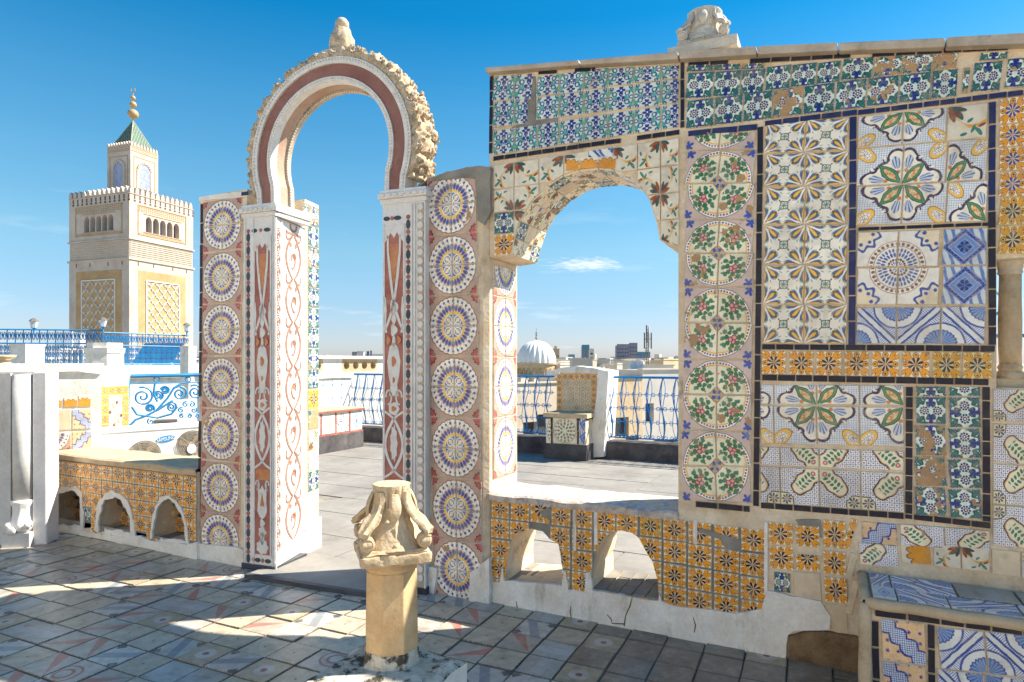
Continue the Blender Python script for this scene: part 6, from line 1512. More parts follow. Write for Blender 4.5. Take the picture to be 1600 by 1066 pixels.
def balustrade(t0, t1, label, za=.34, zb=1.34, depth=0):
    root = thing('blue_railing', tuple(FK.p((t0 + t1) / 2, 0, .3)), label, 'railing', 'blue railings at the far edge of the terrace')
    MB().tube([FK.p(t0, 0, zb), FK.p(t1, 0, zb)], .020, 8).make('top_rail', 'blue_iron', root); MB().tube([FK.p(t0, 0, za), FK.p(t1, 0, za)], .012, 6).make('bottom_rail', 'blue_iron', root)
    for z in (.28, .50, .72):
        d = -.13 * math.sin(z / .72 * math.pi) if z < .72 else 0; MB().tube([FK.p(t0, d, za + z * (zb - za)), FK.p(t1, d, za + z * (zb - za))], .005, 4).make('rail', 'blue_iron', root)
    n = max(1, round((t1 - t0) / .21))
    for k in range(n):
        t = t0 + (t1 - t0) * (k + .5) / n
        if first_bal[0] is None: first_bal[0] = baluster_mesh(root, t, za, zb); first_bal[1] = t; first_bal[2] = wpos(first_bal[0])
        else:
            o = bpy.data.objects.new('baluster', first_bal[0].data); COL.objects.link(o); o.parent = root; o.location = first_bal[2] + Vector((t - first_bal[1], 0, 0)) - root.location
    kb = MB().box(t0 - .02, t1 + .02, YB - .18, YB + .16, -.01, .29); return root, kb
def tK(px, y=600): return FK.q(px, y)[0]
bA = tK(866); bB = tK(946)
r1_, k1 = balustrade(tK(528), bA, 'blue bellied iron railing seen between the tiled pillars, left of the far tiled chair')
r2_, k2 = balustrade(bB, .9, 'blue bellied iron railing to the right of the far tiled chair')
for kb, lb in ((k1, 'dark kerb under the left stretch of blue railing'), (k2, 'dark kerb under the right stretch of blue railing')):
    tag(kb.make('kerb', 'bitumen'), lb, 'kerb')
# tiled seat
ts = thing('masonry_chair', ((bA + bB) / 2, YB - .5, 0), 'small tiled masonry chair with a tiled backrest between the two blue railings', 'chair')
sx0, sx1 = tK(856) - .0, tK(917)
FSX = Frame(0, YB - .62, 0); s0, s1 = FSX.q(853, 690)[0], FSX.q(915, 690)[0]
MB().box(s0 - .02, s1 + .02, YB - .64, YB + .1, -.01, .26).make('dark_base', 'bitumen', ts)
MB().box(s0, s1, YB - .62, YB + .1, .26, FSX.q(884, 656)[1]).make('masonry', 'grout', ts)
zt3 = FSX.q(884, 646)[1]; MB().box(s0 - .03, s1 + .04, YB - .66, YB + .1, zt3 - .07, zt3).make('seat_slab', 'pale_sandstone', ts)
grid(ts, FSX, -.01, [853, 861], None, [654, 694], [654, 694], lambda i, j: ('green_medallion_tile', 0, (0, 0, .3, 1)))
grid(ts, FSX, -.01, [864, 901], None, [652, 693], [654, 694], lambda i, j: ('green_medallion_tile', 0)); grid(ts, FSX, -.01, [905, 914], None, [652, 672, 693], [654, 674, 695], lambda i, j: ('diamond_tile', 0, (0, 0, .5, 1)))
border(ts, FSX, (862, 652), (862, 694), 2.5, -.012, lens=(20, 22)); border(ts, FSX, (903, 652), (903, 695), 2.5, -.012, lens=(20, 22)); border(ts, FSX, (854, 650), (915, 652), 2.5, -.012, lens=(14, 18))
FBK = Frame(0, YB - .12, 0); p_ = [FBK.q(*p) for p in [(869, 644), (932, 644), (933, 582), (900, 578), (875, 579)]]
MB().panel(FBK, p_, [], 0, .30).make('backrest', 'grout', ts)
ft = FBK
for i in range(7):
    for j in range(6):
        x0 = 870 + 9 * i; y0 = 584 + 9.6 * j
        if x0 + 9 > 934: continue
        edge = i in (0, 6) or j == 0
        a = ft.q(x0, y0 + 9.2); b = ft.q(x0 + 8.7, y0); tile(ts, ft, ((a[0] + b[0]) / 2, (a[1] + b[1]) / 2), b[0] - a[0], b[1] - a[1], -.010, 'orange_star_tile' if edge else 'small_motif_tile', 0)
MB().panel(FBK, [FBK.q(*p) for p in [(866, 582), (936, 584), (936, 576), (900, 572), (876, 575)]], [], -.03, .34).make('backrest_cap', 'whitewash', ts)
by = thing('white_buttress', (tK(935), YB - .3, 0), 'leaning whitewashed buttress beside the far tiled chair', 'buttress')
a0 = FK.q(930, 578); 
fq = Frame(0, YB - .30, 0); pb = [fq.q(*p) for p in [(915, 716), (943, 714), (947, 640), (951, 580), (934, 577), (932, 620), (926, 660), (919, 695)]]
MB().panel(fq, [clampz(p) for p in pb], [], 0, .55).make('masonry', 'whitewash', by)

# bench seen through the arch
sxx = -7.86
bn = thing('tiled_bench', (sxx - .2, 5.0, 0), 'long low bench with pale tiles and a red edge, seen through the horseshoe arch', 'bench')
FN = Frame(sxx, 3.2, math.radians(90))
MB().fbox(FN, 0, 2.62, 0, .9, -.01, .30).make('plinth', 'bitumen', bn); MB().fbox(FN, 0, 2.60, .02, .9, .30, .70).make('masonry', 'white_plaster', bn); MB().fbox(FN, -.02, 2.63, -.03, .9, .70, .745).make('seat_slab', 'pale_sandstone', bn)
for k in range(7):
    t = .08 + k * .365; tile(bn, FN, (t + .165, .50), .32, .33, .008, ('pale_blue_tile', 'pale_dotted_tile', 'pale_dotted_tile')[k % 3] if k != 5 else 'compass_tile', k)
    MB().fbox(FN, t - .03, t + .0, .006, .03, .31, .69).make('edge_strip', 'red_marble', bn)
MB().fbox(FN, 0, 2.62, .004, .03, .30, .325).make('edge_strip', 'red_marble', bn); MB().fbox(FN, 0, 2.62, -.036, -.028, .705, .735).make('edge_strip', 'red_marble', bn)
bw_ = thing('tiled_parapet', (sxx - .9, 5.2, 0), 'parapet of blue patterned tiles behind the long low bench', 'parapet')
FNW = Frame(sxx - .88, 3.2, math.radians(90))
MB().fbox(FNW, 0, 3.3, 0, .3, 0, 1.28).make('masonry', 'whitewash', bw_); MB().fbox(FNW, -.02, 3.32, -.05, .34, 1.28, 1.36).make('coping', 'whitewash', bw_)
for i in range(12):
    for j in range(2): tile(bw_, FNW, (.15 + .26 * i, .88 + .26 * j), .25, .25, -.008, 'pale_blue_tile', 0)

# white parapet with pierced blocks beyond
FWP = frame_pts(tuple(cpt(440, 600, 13.6))[:2], tuple(cpt(640, 600, 16.5))[:2]); LP_ = (cpt(440, 600, 13.6) - cpt(640, 600, 16.5)).xy.length
wp = thing('white_parapet', tuple(FWP.p(LP_ / 2, .2, -3)), 'white parapet with pierced stone blocks beyond the far railing', 'parapet')
zt4 = FWP.q(560, 561)[1]; MB().fbox(FWP, 0, LP_, 0, .4, -6, zt4 - .30).make('masonry', 'city_white', wp)
MB().fbox(FWP, 0, LP_, -.05, .45, zt4 - .0, zt4 + .07).make('coping', 'whitewash', wp)
n_ = int(LP_ / .5)
for i in range(n_):
    x = LP_ * i / n_; wd = LP_ / n_
    if i % 3 == 2: MB().fbox(FWP, x, x + wd, .02, .38, zt4 - .30, zt4).make('block', 'whitewash', wp)
    else:
        hs_ = [[(x + .13 + (wd - .26) * k + .085 * math.cos(a), zt4 - .15 + .10 * math.sin(a)) for a in [j * math.pi / 4 for j in range(8)]] for k in (0, 1)]
        MB().panel(FWP, [(x, zt4 - .30), (x + wd, zt4 - .30), (x + wd, zt4), (x, zt4)], hs_, .02, .32).make('pierced_block', 'city_tan', wp)

# ------------------------------------------------------------ bench with tiled front at the lower right
bx0, bx1, by0, by1, bz = .125, 1.9, -.35, .078, .53
rb_ = thing('tiled_bench', (.9, -.14, 0), 'masonry bench with blue and orange tiled front at the lower right corner', 'bench')
MB().box(bx0, bx1, by0, by1, 0, bz - .02).make('masonry', 'grout', rb_)
FBn = Frame(0, by0, 0); 
m = MB()
m.tube([(bx0 + .01, by0 + .0, z) for z in (0, .1, .2, .3, .4, .505)], [.030, .028, .031, .027, .029, .024], 10); m.tube([(x, by0 + .004, bz - .026 + .003 * math.sin(x * 23)) for x in [bx0 + .01 + k * (bx1 - bx0) / 20 for k in range(21)]], .026, 10)
m.tube([(bx0 + .012, y, bz - .024) for y in (by0, -.2, 0, .07)], .024, 10); m.make('rounded_edge', 'pale_sandstone', rb_, smooth=1)
MB().box(bx0, bx1, by0 - .0, by1, bz - .022, bz - .012).make('top_bed', 'cement', rb_)
random.seed(8)
y = by0 + .035
for j, (y0_, y1_) in enumerate(((by0 + .035, by0 + .19), (by0 + .195, by0 + .395))):
    x = bx0 + .04; k = 0
    while x < bx1:
        wd = (.09, .26, .24, .22, .22)[k % 5] if j else (.10, .20, .26, .22, .24)[k % 5]
        me = tile_mesh('plain_tile' if False else ('arc_tile' if (k + j) % 3 else 'pale_blue_tile') if not (j == 1 and k >= 2) else 'floor_blue_tile', k % 4, FULL, .02)
        o = bpy.data.objects.new('top_tile', me); COL.objects.link(o); o.parent = rb_; o.location = Vector((x + wd / 2, (y0_ + y1_) / 2, bz + U(-.001, .002))) - rb_.location; o.rotation_euler = (-math.pi / 2, 0, U(-.01, .01)); o.scale = (wd - .006, .012, y1_ - y0_ - .006)
        x += wd; k += 1
b0_ = FBn.q(1362, 956)
border(rb_, FBn, (1366, 958), (1760, 1008), 11, DT, lens=(38, 60)); border(rb_, FBn, (1367, 970), (1374, 1250), 11, DT, lens=(40, 60)); border(rb_, FBn, (1455, 976), (1458, 1240), 11, DT, lens=(30, 50))
grid(rb_, FBn, DT, [1376, 1447], [1380, 1450], [966, 1032, 1098], [974, 1042, 1110], lambda i, j: ('cloud_tile', 0))
grid(rb_, FBn, DT, [1466, 1541, 1618, 1700], None, [980, 1045, 1112], [1000, 1072, 1145], lambda i, j: ('arc_tile', (i + j) % 2))
# tiles further down the front, near the floor
for i in range(5): tile(rb_, FBn, (FBn.q(1410, 1000)[0] + .0 + .245 * i, .075), .23, .14, DT, 'arc_tile' if i else 'cloud_tile', i, (0, 0, 1, .6))

# ------------------------------------------------------------ minaret
C0 = cpt(202, 565, 60.0); C0.z = 0
ul = (-RV * .94 + FV * .34).normalized(); ur = (RV * .34 + FV * .94).normalized()
WL, WR = 8.0, 7.4
mn = thing('minaret', tuple(C0 + ul * WL / 2 + ur * WR / 2 + Vector((0, 0, -13))), 'tall square stone minaret with a crenellated gallery and a small green roofed lantern', 'minaret')
def mz(y): return EYE + 60.0 * (565 - y) / 1000
FML = Frame(*tuple(C0 + ul * WL)[:2], math.atan2((-ul).y, (-ul).x)); FMR = Frame(*tuple(C0)[:2], math.atan2(ur.y, ur.x))
def quadcol(o, a, b, z0, z1): return MB().column([tuple(o)[:2], tuple(o + b)[:2], tuple(o + a + b)[:2], tuple(o + a)[:2]], z0, z1)
quadcol(C0, ul * WL, ur * WR, -13.9, mz(404)).make('shaft', 'minaret_stone', mn)
e = .12; quadcol(C0 - ul * e - ur * e, ul * (WL + 2 * e), ur * (WR + 2 * e), mz(405), mz(402)).make('string_course', 'minaret_stone', mn)
quadcol(C0 + ul * .04 + ur * .04, ul * (WL - .08), ur * (WR - .08), mz(402), mz(373)).make('brick_band', 'minaret_stone', mn)
quadcol(C0 - ul * e - ur * e, ul * (WL + 2 * e), ur * (WR + 2 * e), mz(373), mz(371)).make('string_course', 'minaret_stone', mn)
m = MB()
for fr, W_ in ((FML, WL), (FMR, WR)):
    for k in range(9): z = mz(402) + (mz(373) - mz(402)) * (k + .5) / 9; m.fbox(fr, .1, W_ - .1, -.02, .06, z - .045, z + .03)
m.make('brick_courses', 'brick_course', mn)
zg0, zg1 = mz(371), mz(301)
quadcol(C0 + ul * 1.0 + ur * 1.0, ul * (WL - 2.0), ur * (WR - 2.0), zg0, zg1).make('gallery_core', 'blue_panel', mn)
for fr, W_ in ((FML, WL), (FMR, WR)):
    holes = []; wa = .68; x0 = W_ / 2 - 2.5 * .80 + .06; zb, zt5 = mz(357), mz(331)
    for k in range(5):
        a = x0 + k * .80; hl_ = [(a, zb), (a + wa, zb), (a + wa, zt5 - .55)] + [(a + wa / 2 + wa / 2 * math.cos(t), zt5 - .55 + .5 * math.sin(t)) for t in [i * math.pi / 8 for i in range(1, 8)]] + [(a, zt5 - .55)]
        holes.append(hl_)
    MB().panel(fr, [(.003, zg0), (W_ - .003, zg0), (W_ - .003, zg1), (.003, zg1)], holes, .0, .55).make('gallery_wall', 'minaret_stone', mn)
    m = MB()
    for k in range(6):
        a = x0 + k * .80 - .06; c = fr.p(a, .12, 0); m.lathe([(.06, zb), (.06, zt5 - .7), (.10, zt5 - .6), (.10, zt5 - .5)], (c.x, c.y, 0), 8)
    m.make('gallery_columns', 'minaret_stone', mn)
    m = MB()       # carved frame and interlaced surround
    for (a, b, c_, d_) in ((.9, W_ - .9, mz(363.5), mz(362.3)), (.9, W_ - .9, mz(317), mz(315.8)), (.9, .98, mz(363.5), mz(316)), (W_ - .98, W_ - .9, mz(363.5), mz(316)), (x0 - .25, x0 + 4.15, mz(358.5), mz(357.6)), (x0 - .25, x0 + 4.15, mz(329), mz(328))): m.fbox(fr, a, b, -.05, .0, c_, d_)
    for zc in [mz(y) for y in (360.5, 325, 322, 319)]:
        for k in range(int((W_ - 2.0) / .24)): m.add([fr.p(1.0 + k * .24 + dx, -.035, zc + dz) for dx, dz in ((0, 0), (.10, -.08), (.20, 0), (.10, .08))], [(0, 1, 2, 3)])
    m.make('carved_frame', 'minaret_ochre', mn)
    n = 13; src = None; zc0_, zc1_ = mz(301), mz(289.5)
    for k in range(n):
        a = (W_ - .02) * k / n
        if src is None: src = MB().panel(fr, [(a + .05, zc0_), (a + .42, zc0_), (a + .42, zc0_ + .38), (a + .34, zc0_ + .56), (a + .235, zc1_), (a + .13, zc0_ + .56), (a + .05, zc0_ + .38)], [], -.06, .3).make('merlon', 'minaret_stone', mn); sa_ = a; sw = src.location.copy()
        else: o = bpy.data.objects.new('merlon', src.data); COL.objects.link(o); o.parent = mn; o.location = sw + fr.t * (a - sa_)
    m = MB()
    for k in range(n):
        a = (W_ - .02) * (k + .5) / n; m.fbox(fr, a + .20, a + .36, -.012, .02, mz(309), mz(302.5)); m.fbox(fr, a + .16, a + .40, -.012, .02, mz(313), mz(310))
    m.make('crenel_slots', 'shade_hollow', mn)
    MB().fbox(fr, -.02, W_ + .02, -.06, .3, mz(301.5), mz(300.5)).make('cornice', 'minaret_stone', mn)
    # ochre panel with white interlace
    pa0, pa1, pz0, pz1 = .95, W_ - .95, -5.0, mz(420)
    MB().panel(fr, [(pa0, pz0), (pa1, pz0), (pa1, pz1), (pa0, pz1)], [], -.012, .02, False).make('ochre_panel', 'minaret_ochre', mn)
    m = MB(); ia, ib, iz1 = pa0 + .85, pa1 - .85, mz(435)
    for a, b in (((ia, pz0), (ia, iz1)), ((ib, pz0), (ib, iz1)), ((ia, iz1), (ib, iz1))): m.ribbon(fr, [a, b], .10, -.09, -.005)
    nn_ = 8; cw = (ib - ia) / nn_; ch = cw * 1.25; nr = int((iz1 - mz(530)) / ch) + 1
    for k in range(nn_ + 1):
        for s in (-1, 1):
            pts = []; zz = iz1
            steps = nr * 10
            for i in range(steps + 1):
                z = iz1 - i * ch / 10; tri = abs(((i / 10 + (k % 2)) % 2) - 1); x = ia + cw * k + s * cw * (0.5 - 0.5 * math.cos(math.pi * (1 - tri))) * .98
                if ia - .01 <= x <= ib + .01: pts.append((x, z))
                else:
                    if len(pts) > 1: m.ribbon(fr, pts, .065, -.075, -.005)
                    pts = []
            if len(pts) > 1: m.ribbon(fr, pts, .065, -.075, -.005)
        for j in range(nr):
            if k < nn_: m.blob(fr, (ia + cw * (k + .5), iz1 - ch * (j + .5)), .09, .12, -.06, -.005, 8)
    m.make('interlace', 'ornament_white', mn)
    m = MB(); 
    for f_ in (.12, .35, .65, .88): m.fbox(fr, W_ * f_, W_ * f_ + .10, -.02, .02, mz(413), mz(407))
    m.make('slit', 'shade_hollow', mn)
# lantern
d_ = 2.35; LO = C0 + ul * d_ + ur * (d_ - .3); LS = 3.15
def mz2(y): return EYE + 63.0 * (565 - y) / 1000
quadcol(C0 + ul * .3 + ur * .3, ul * (WL - .6), ur * (WR - .6), mz(303), mz(301)).make('gallery_roof', 'minaret_stone', mn)
quadcol(LO, ul * LS, ur * LS, mz(303), mz2(228)).make('lantern', 'minaret_stone', mn)
GL = Frame(*tuple(LO + ul * LS)[:2], FML.a); GR = Frame(*tuple(LO)[:2], FMR.a)
for fr in (GL, GR):
    def arch(cx_, w_, z0, zs_, ex=0): return [(cx_ - w_, z0), (cx_ + w_, z0)] + [(cx_ + w_ * math.cos(t), zs_ + w_ * 1.0 * math.sin(t)) for t in [i * math.pi / 10 for i in range(0, 11)]]
    MB().panel(fr, arch(LS / 2, .62, mz2(291), mz2(262)), [], -.02, .02, False).make('blue_arch_panel', 'blue_panel', mn)
    m = MB(); m.panel(fr, arch(LS / 2, .88, mz2(292), mz2(262)), [arch(LS / 2, .63, mz2(291.5), mz2(262))], -.07, 0, False)
    for k in range(9):
        t = math.pi * (k + .5) / 9; m.blob(fr, (LS / 2 + .78 * math.cos(t), mz2(262) + .78 * math.sin(t)), .09, .09, -.11, -.06, 8)
    m.make('arch_surround', 'minaret_stone', mn)
    m = MB()
    for a, b, c_, e_ in ((.35, LS - .35, mz2(244), mz2(243)), (.35, .42, mz2(292), mz2(243)), (LS - .42, LS - .35, mz2(292), mz2(243)), (.1, LS - .1, mz2(230.5), mz2(229.5)), (.1, LS - .1, mz2(236), mz2(235))): m.fbox(fr, a, b, -.03, 0, c_, e_)
    for k in range(14): m.add([fr.p(.2 + k * .2 + dx, -.02, mz2(233) + dz) for dx, dz in ((0, 0), (.08, -.09), (.16, 0), (.08, .09))], [(0, 1, 2, 3)])
    m.make('carved_frame', 'minaret_ochre', mn)
    src = None
    for k in range(9):
        a = LS * k / 9
        if src is None: src = MB().panel(fr, [(a + .03, mz2(228)), (a + .27, mz2(228)), (a + .27, mz2(224)), (a + .15, mz2(221)), (a + .03, mz2(224))], [], -.04, .18).make('merlon', 'minaret_stone', mn); sa_ = a; sw = src.location.copy()
        else: o = bpy.data.objects.new('merlon', src.data); COL.objects.link(o); o.parent = mn; o.location = sw + fr.t * (a - sa_)
LC = LO + ul * LS / 2 + ur * LS / 2
ins = .22
cor = [LO + ul * ins + ur * ins, LO + ul * ins + ur * (LS - ins), LO + ul * (LS - ins) + ur * (LS - ins), LO + ul * (LS - ins) + ur * ins]
apz = EYE + 64 * (565 - 184) / 1000; bz_ = mz2(226)
m = MB(); m.add([(c.x, c.y, bz_) for c in cor] + [(LC.x, LC.y, apz)], [(0, 1, 4), (1, 2, 4), (2, 3, 4), (3, 0, 4)]); m.make('pyramid_roof', 'green_roof', mn)
m = MB()
for a, b in ((3, 0), (0, 1)):
    A_, B_ = Vector((cor[a].x, cor[a].y, bz_)), Vector((cor[b].x, cor[b].y, bz_)); P_ = Vector((LC.x, LC.y, apz)); nrm = (B_ - A_).cross(P_ - A_).normalized(); nrm = nrm if nrm.dot(FV) < 0 else -nrm
    for k in range(-9, 10):        # slanting joints between the roof tiles
        for s in (-1, 1):
            u0 = (k + .5) / 9; pts = []
            for i in range(21):
                v = i / 20; u = u0 + s * v * .75; 
                if v / 2 <= u <= 1 - v / 2: pts.append(A_.lerp(B_, 0) + (B_ - A_) * u + ((P_ - (A_ + B_) / 2) * v) + nrm * .01)
            if len(pts) > 1: m.tube([pts[0], pts[-1]], .014, 4)
for c in cor[:2] + [cor[3]]: m.tube([(c.x, c.y, bz_), (LC.x, LC.y, apz)], .035, 6)
m.make('roof_joints', 'roof_joint', mn)
for y, r in ((174, .52), (159, .34), (148.5, .24)):
    z = EYE + 64 * (565 - y) / 1000; MB().lathe([(.01, -r * .95)] + [(r * math.sin(t), -r * .92 * math.cos(t)) for t in [i * math.pi / 10 for i in range(1, 10)]] + [(.01, r * .95)], (LC.x, LC.y, z), 20).make('gilt_ball', 'gilt', mn, smooth=1)
MB().tube([(LC.x, LC.y, apz - .2), (LC.x, LC.y, EYE + 64 * (565 - 139) / 1000)], .05, 8).make('spire_rod', 'gilt', mn)
zc_ = EYE + 64 * (565 - 135.5) / 1000; MB().tube([Vector((LC.x, LC.y, zc_)) + RV * .2 * math.cos(a) + Vector((0, 0, .24 * math.sin(a))) for a in [2.1 + k * (2 * math.pi - 1.1) / 12 for k in range(13)]], [.01 + .04 * math.sin(k / 12 * math.pi) for k in range(13)], 6).make('crescent', 'gilt', mn)

# ------------------------------------------------------------ neighbouring rooftop with its blue railings
nt_ = thing('neighbour_rooftop', tuple(cpt(150, 573, 16) + Vector((0, 0, -6))), 'stained neighbouring rooftop wall below the upper blue railing', 'building')
def seg(px0, y0, d0, px1, y1, d1): return cpt(px0, y0, d0), cpt(px1, y1, d1)
n0, n1, n2, n3 = cpt(-260, 573, 13.5), cpt(160, 573, 14.5), cpt(305, 573, 16.5), cpt(330, 573, 26)
zt6 = n1.z
pl_ = [tuple(v)[:2] for v in (n0, n1, n2, n3)] + [tuple(cpt(-260, 573, 26))[:2]]
MB().column(pl_, -10, zt6).make('masonry', 'white_plaster', nt_)
MB().column([tuple(cpt(a, 565, d))[:2] for a, d in ((-260, 13.4), (160, 14.4), (307, 16.4), (307, 16.6), (160, 14.65), (-260, 13.6))], zt6 - .28, zt6).make('ledge', 'white_plaster', nt_)
def lattice_rail(p0, p1, z0, z1, label, n):
    fr = frame_pts(tuple(p0)[:2], tuple(p1)[:2]); L = (p1 - p0).xy.length; root = thing('blue_railing', tuple(fr.p(L / 2, 0, z0)), label, 'railing')
    for z in (z0 + .03, z0 + (z1 - z0) * .62, z1): MB().tube([fr.p(0, 0, z), fr.p(L, 0, z)], .018, 5).make('rail', 'light_blue_iron', root)
    src = None; w_ = L / n; H_ = z1 - z0
    for k in range(n):
        if src is None:
            m = MB(); m.tube([fr.p(0, 0, z0), fr.p(0, 0, z1)], .012, 4)
            for zz, rr in ((.81, .17), (.48, .13), (.30, .13), (.12, .12)):
                for s in (.28, .72): m.tube([fr.p(w_ * s + rr * w_ * 1.25 * math.cos(a) * (1 - i_ / 16), 0, z0 + zz * H_ + rr * H_ * .8 * math.sin(a) * (1 - i_ / 16)) for i_, a in [(i, i * .9) for i in range(10)]], .010, 4)
            src = m.make('scroll_panel', 'light_blue_iron', root); ss_ = src.location.copy()
        else: o = bpy.data.objects.new('scroll_panel', src.data); COL.objects.link(o); o.parent = root; o.location = ss_ + fr.t * (w_ * k)
    return fr, L
zr0, zr1 = zt6 + .02, EYE + 14.5 * (565 - 516) / 1000
lattice_rail(cpt(-120, 565, 13.8), cpt(160, 565, 14.6), zr0, zr1, 'blue scrollwork railing on the neighbouring rooftop, left stretch', 22)
lattice_rail(cpt(160, 565, 14.6), cpt(295, 565, 16.4), zr0, zr1 - .05, 'blue scrollwork railing on the neighbouring rooftop below the minaret', 16)
for px, d, top, nm in ((53, 14.1, 514, 'left end'), (161, 14.55, 512, 'middle'), (292, 16.3, 519, 'right end')):
    c = cpt(px, 565, d); zb = EYE + d * (565 - top) / 1000
    t = thing('lantern', (c.x, c.y, zb - .1), 'small metal lantern on the %s of the upper blue railing' % nm, 'lantern', 'lanterns on the upper railing')
    MB().lathe([(.015, -.12), (.02, .0), (.07, .02), (.055, .03)], (c.x, c.y, zb), 8).make('foot', 'light_blue_iron', t); MB().lathe([(.05, .03), (.085, .17)], (c.x, c.y, zb), 6).make('glass', 'dish_white', t); MB().lathe([(.10, .17), (.06, .21), (.01, .24)], (c.x, c.y, zb), 6).make('cap', 'rust_metal', t)
def pier(px0, px1, y0, y1, d, oct_, label, mat='white_plaster'):
    c = cpt((px0 + px1) / 2, 565, d); w_ = (px1 - px0) / 1000 * d / 2; z0 = EYE + d * (565 - y1) / 1000 - .3; z1 = EYE + d * (565 - y0) / 1000
    t = thing('white_pier', (c.x, c.y, z0), label, 'pier'); n = 8 if oct_ else 4; a0 = .35 if oct_ else 1.0
    def ring(r, z): return [(c.x + r * math.cos(a0 + 2 * math.pi * k / n), c.y + r * math.sin(a0 + 2 * math.pi * k / n)) for k in range(n)]
    k_ = 1.0 if oct_ else 1.15
    MB().column(ring(w_ * k_, 0), z0, z1 - (.18 if oct_ else .05), ring(w_ * k_ * .98, 0)).make('body', mat, t); MB().column(ring(w_ * k_ * 1.03, 0), z1 - (.18 if oct_ else .05), z1 - .09 * oct_, ring(w_ * k_ * 1.06, 0)).make('cornice', mat, t)
    if oct_: MB().column(ring(w_ * .92, 0), z1 - .09, z1).make('cap', mat, t)
pier(24, 62, 538, 577, 12.6, 0, 'square stained white pier under the left lantern'); pier(138, 190, 536, 582, 11.2, 1, 'octagonal white pier with a moulded top'); pier(284, 304, 541, 602, 14.2, 0, 'square stained white pier at the right end of the upper railing')
# pot on the wall at the left edge
c = cpt(2, 577, 7.2); t = thing('stone_urn', (c.x, c.y, c.z - .02), 'pale stone urn on the white wall at the left edge of the picture', 'urn')
MB().lathe([(.10, -.02), (.16, .0), (.16, .04), (.09, .07), (.07, .10), (.13, .13), (.14, .16)], tuple(c), 20).make('bowl', 'pale_sandstone', t, smooth=1)
# blue awning and stacked chairs on the neighbouring roof
for (px, y, d, w_, h_, mt, nm, lb) in ((238, 548, 18, 1.2, .55, 'blue_canvas', 'awning', 'dark blue canvas awning on the neighbouring rooftop, behind the railing'), (262, 560, 18.5, 1.3, .30, 'blue_canvas', 'awning', 'low dark blue canvas cover to the right of the awning behind the railing')):
    c = cpt(px, y + 18, d); fr = Frame(c.x, c.y, math.radians(20)); t = thing(nm, (c.x, c.y, c.z - .5), lb, 'awning')
    MB().add([fr.p(a, b, c.z + z) for a, b, z in ((-w_ / 2, 0, 0), (w_ / 2, 0, 0), (w_ / 2, .5, h_), (-w_ / 2, .5, h_), (-w_ / 2, .55, h_), (w_ / 2, .55, h_), (w_ / 2, .04, -.03), (-w_ / 2, .04, -.03))], [(0, 1, 2, 3), (3, 2, 5, 4), (7, 6, 1, 0), (4, 5, 6, 7), (0, 3, 4, 7), (1, 6, 5, 2)]).make('canvas', mt, t)
    MB().tube([fr.p(-w_ / 2, 0, c.z), fr.p(-w_ / 2, 0, c.z - .6)], .03, 6).make('post', 'metal_white', t); MB().tube([fr.p(w_ / 2, 0, c.z), fr.p(w_ / 2, 0, c.z - .6)], .03, 6).make('post', 'metal_white', t)
for k, (px, y, d) in enumerate(((92, 570, 15.6), (104, 570, 15.9), (118, 570, 16.1))):
    c = cpt(px, y, d); c.z = zt6; t = thing('white_chair', tuple(c), ('leftmost', 'middle', 'rightmost')[k] + ' of the three white chairs behind the upper railing', 'chair', 'white chairs behind the upper railing')
    fr = Frame(c.x, c.y, .4 + k * .3); MB().fbox(fr, -.2, .2, -.2, .2, c.z + .40, c.z + .44).make('seat', 'metal_white', t); MB().fbox(fr, -.2, .2, .17, .21, c.z + .46, c.z + .85).make('backrest', 'metal_white', t)
    for a in (-1, 1):
        for b_ in (-1, 1): MB().fbox(fr, a * .18 - .015, a * .18 + .015, b_ * .18 - .015, b_ * .18 + .015, c.z, c.z + .40).make('leg', 'metal_white', t)

# ------------------------------------------------------------ the dome and houses beyond
dm = cpt(838, 567, 42.0); t = thing('ribbed_dome', (dm.x, dm.y, -4), 'white ribbed dome on a round sandstone drum, seen through the window arch', 'dome')
rd = 31 / 1000 * 42
MB().lathe([(rd * .995, 0)] + [(rd * math.cos(a) ** .85, rd * 1.12 * math.sin(a)) for a in [i * math.pi / 2 / 14 for i in range(1, 14)]] + [(.05, rd * 1.13)], (dm.x, dm.y, EYE - .1), 176, lambda a, z: -.085 * abs(math.cos(a * 11)) ** 3 * max(0, 1 - z / (rd * 1.12)) ** .4).make('shell', 'dome_white', t, smooth=math.radians(60))
zd = EYE - .1
MB().lathe([(rd * .93, -5), (rd * .93, zd - .12), (rd * 1.0, zd - .10), (rd * 1.02, zd)], (dm.x, dm.y, 0), 48).make('drum', 'city_tan', t)
m = MB()
for k in range(20):
    a = 2 * math.pi * k / 20; c_ = Vector((dm.x + rd * .93 * math.cos(a), dm.y + rd * .93 * math.sin(a), 0)); fr = Frame(c_.x, c_.y, a + math.pi / 2); fr.d = -Vector((math.cos(a), math.sin(a), 0))
    m.ribbon(fr, [(.13 * math.cos(b), zd - .75 + .42 * math.sin(b) * (b > 0)) for b in [i * math.pi / 8 for i in range(9)]], .04, -.04, .02)
m.make('drum_arches', 'minaret_ochre', t)
MB().lathe([(.02, 0), (.03, .12), (.10, .2), (.03, .27), (.03, .33), (.08, .4), (.02, .46), (.06, .54), (.01, .60), (.01, .85)], (dm.x, dm.y, zd + rd * 1.12), 10).make('finial', 'rust_metal', t)
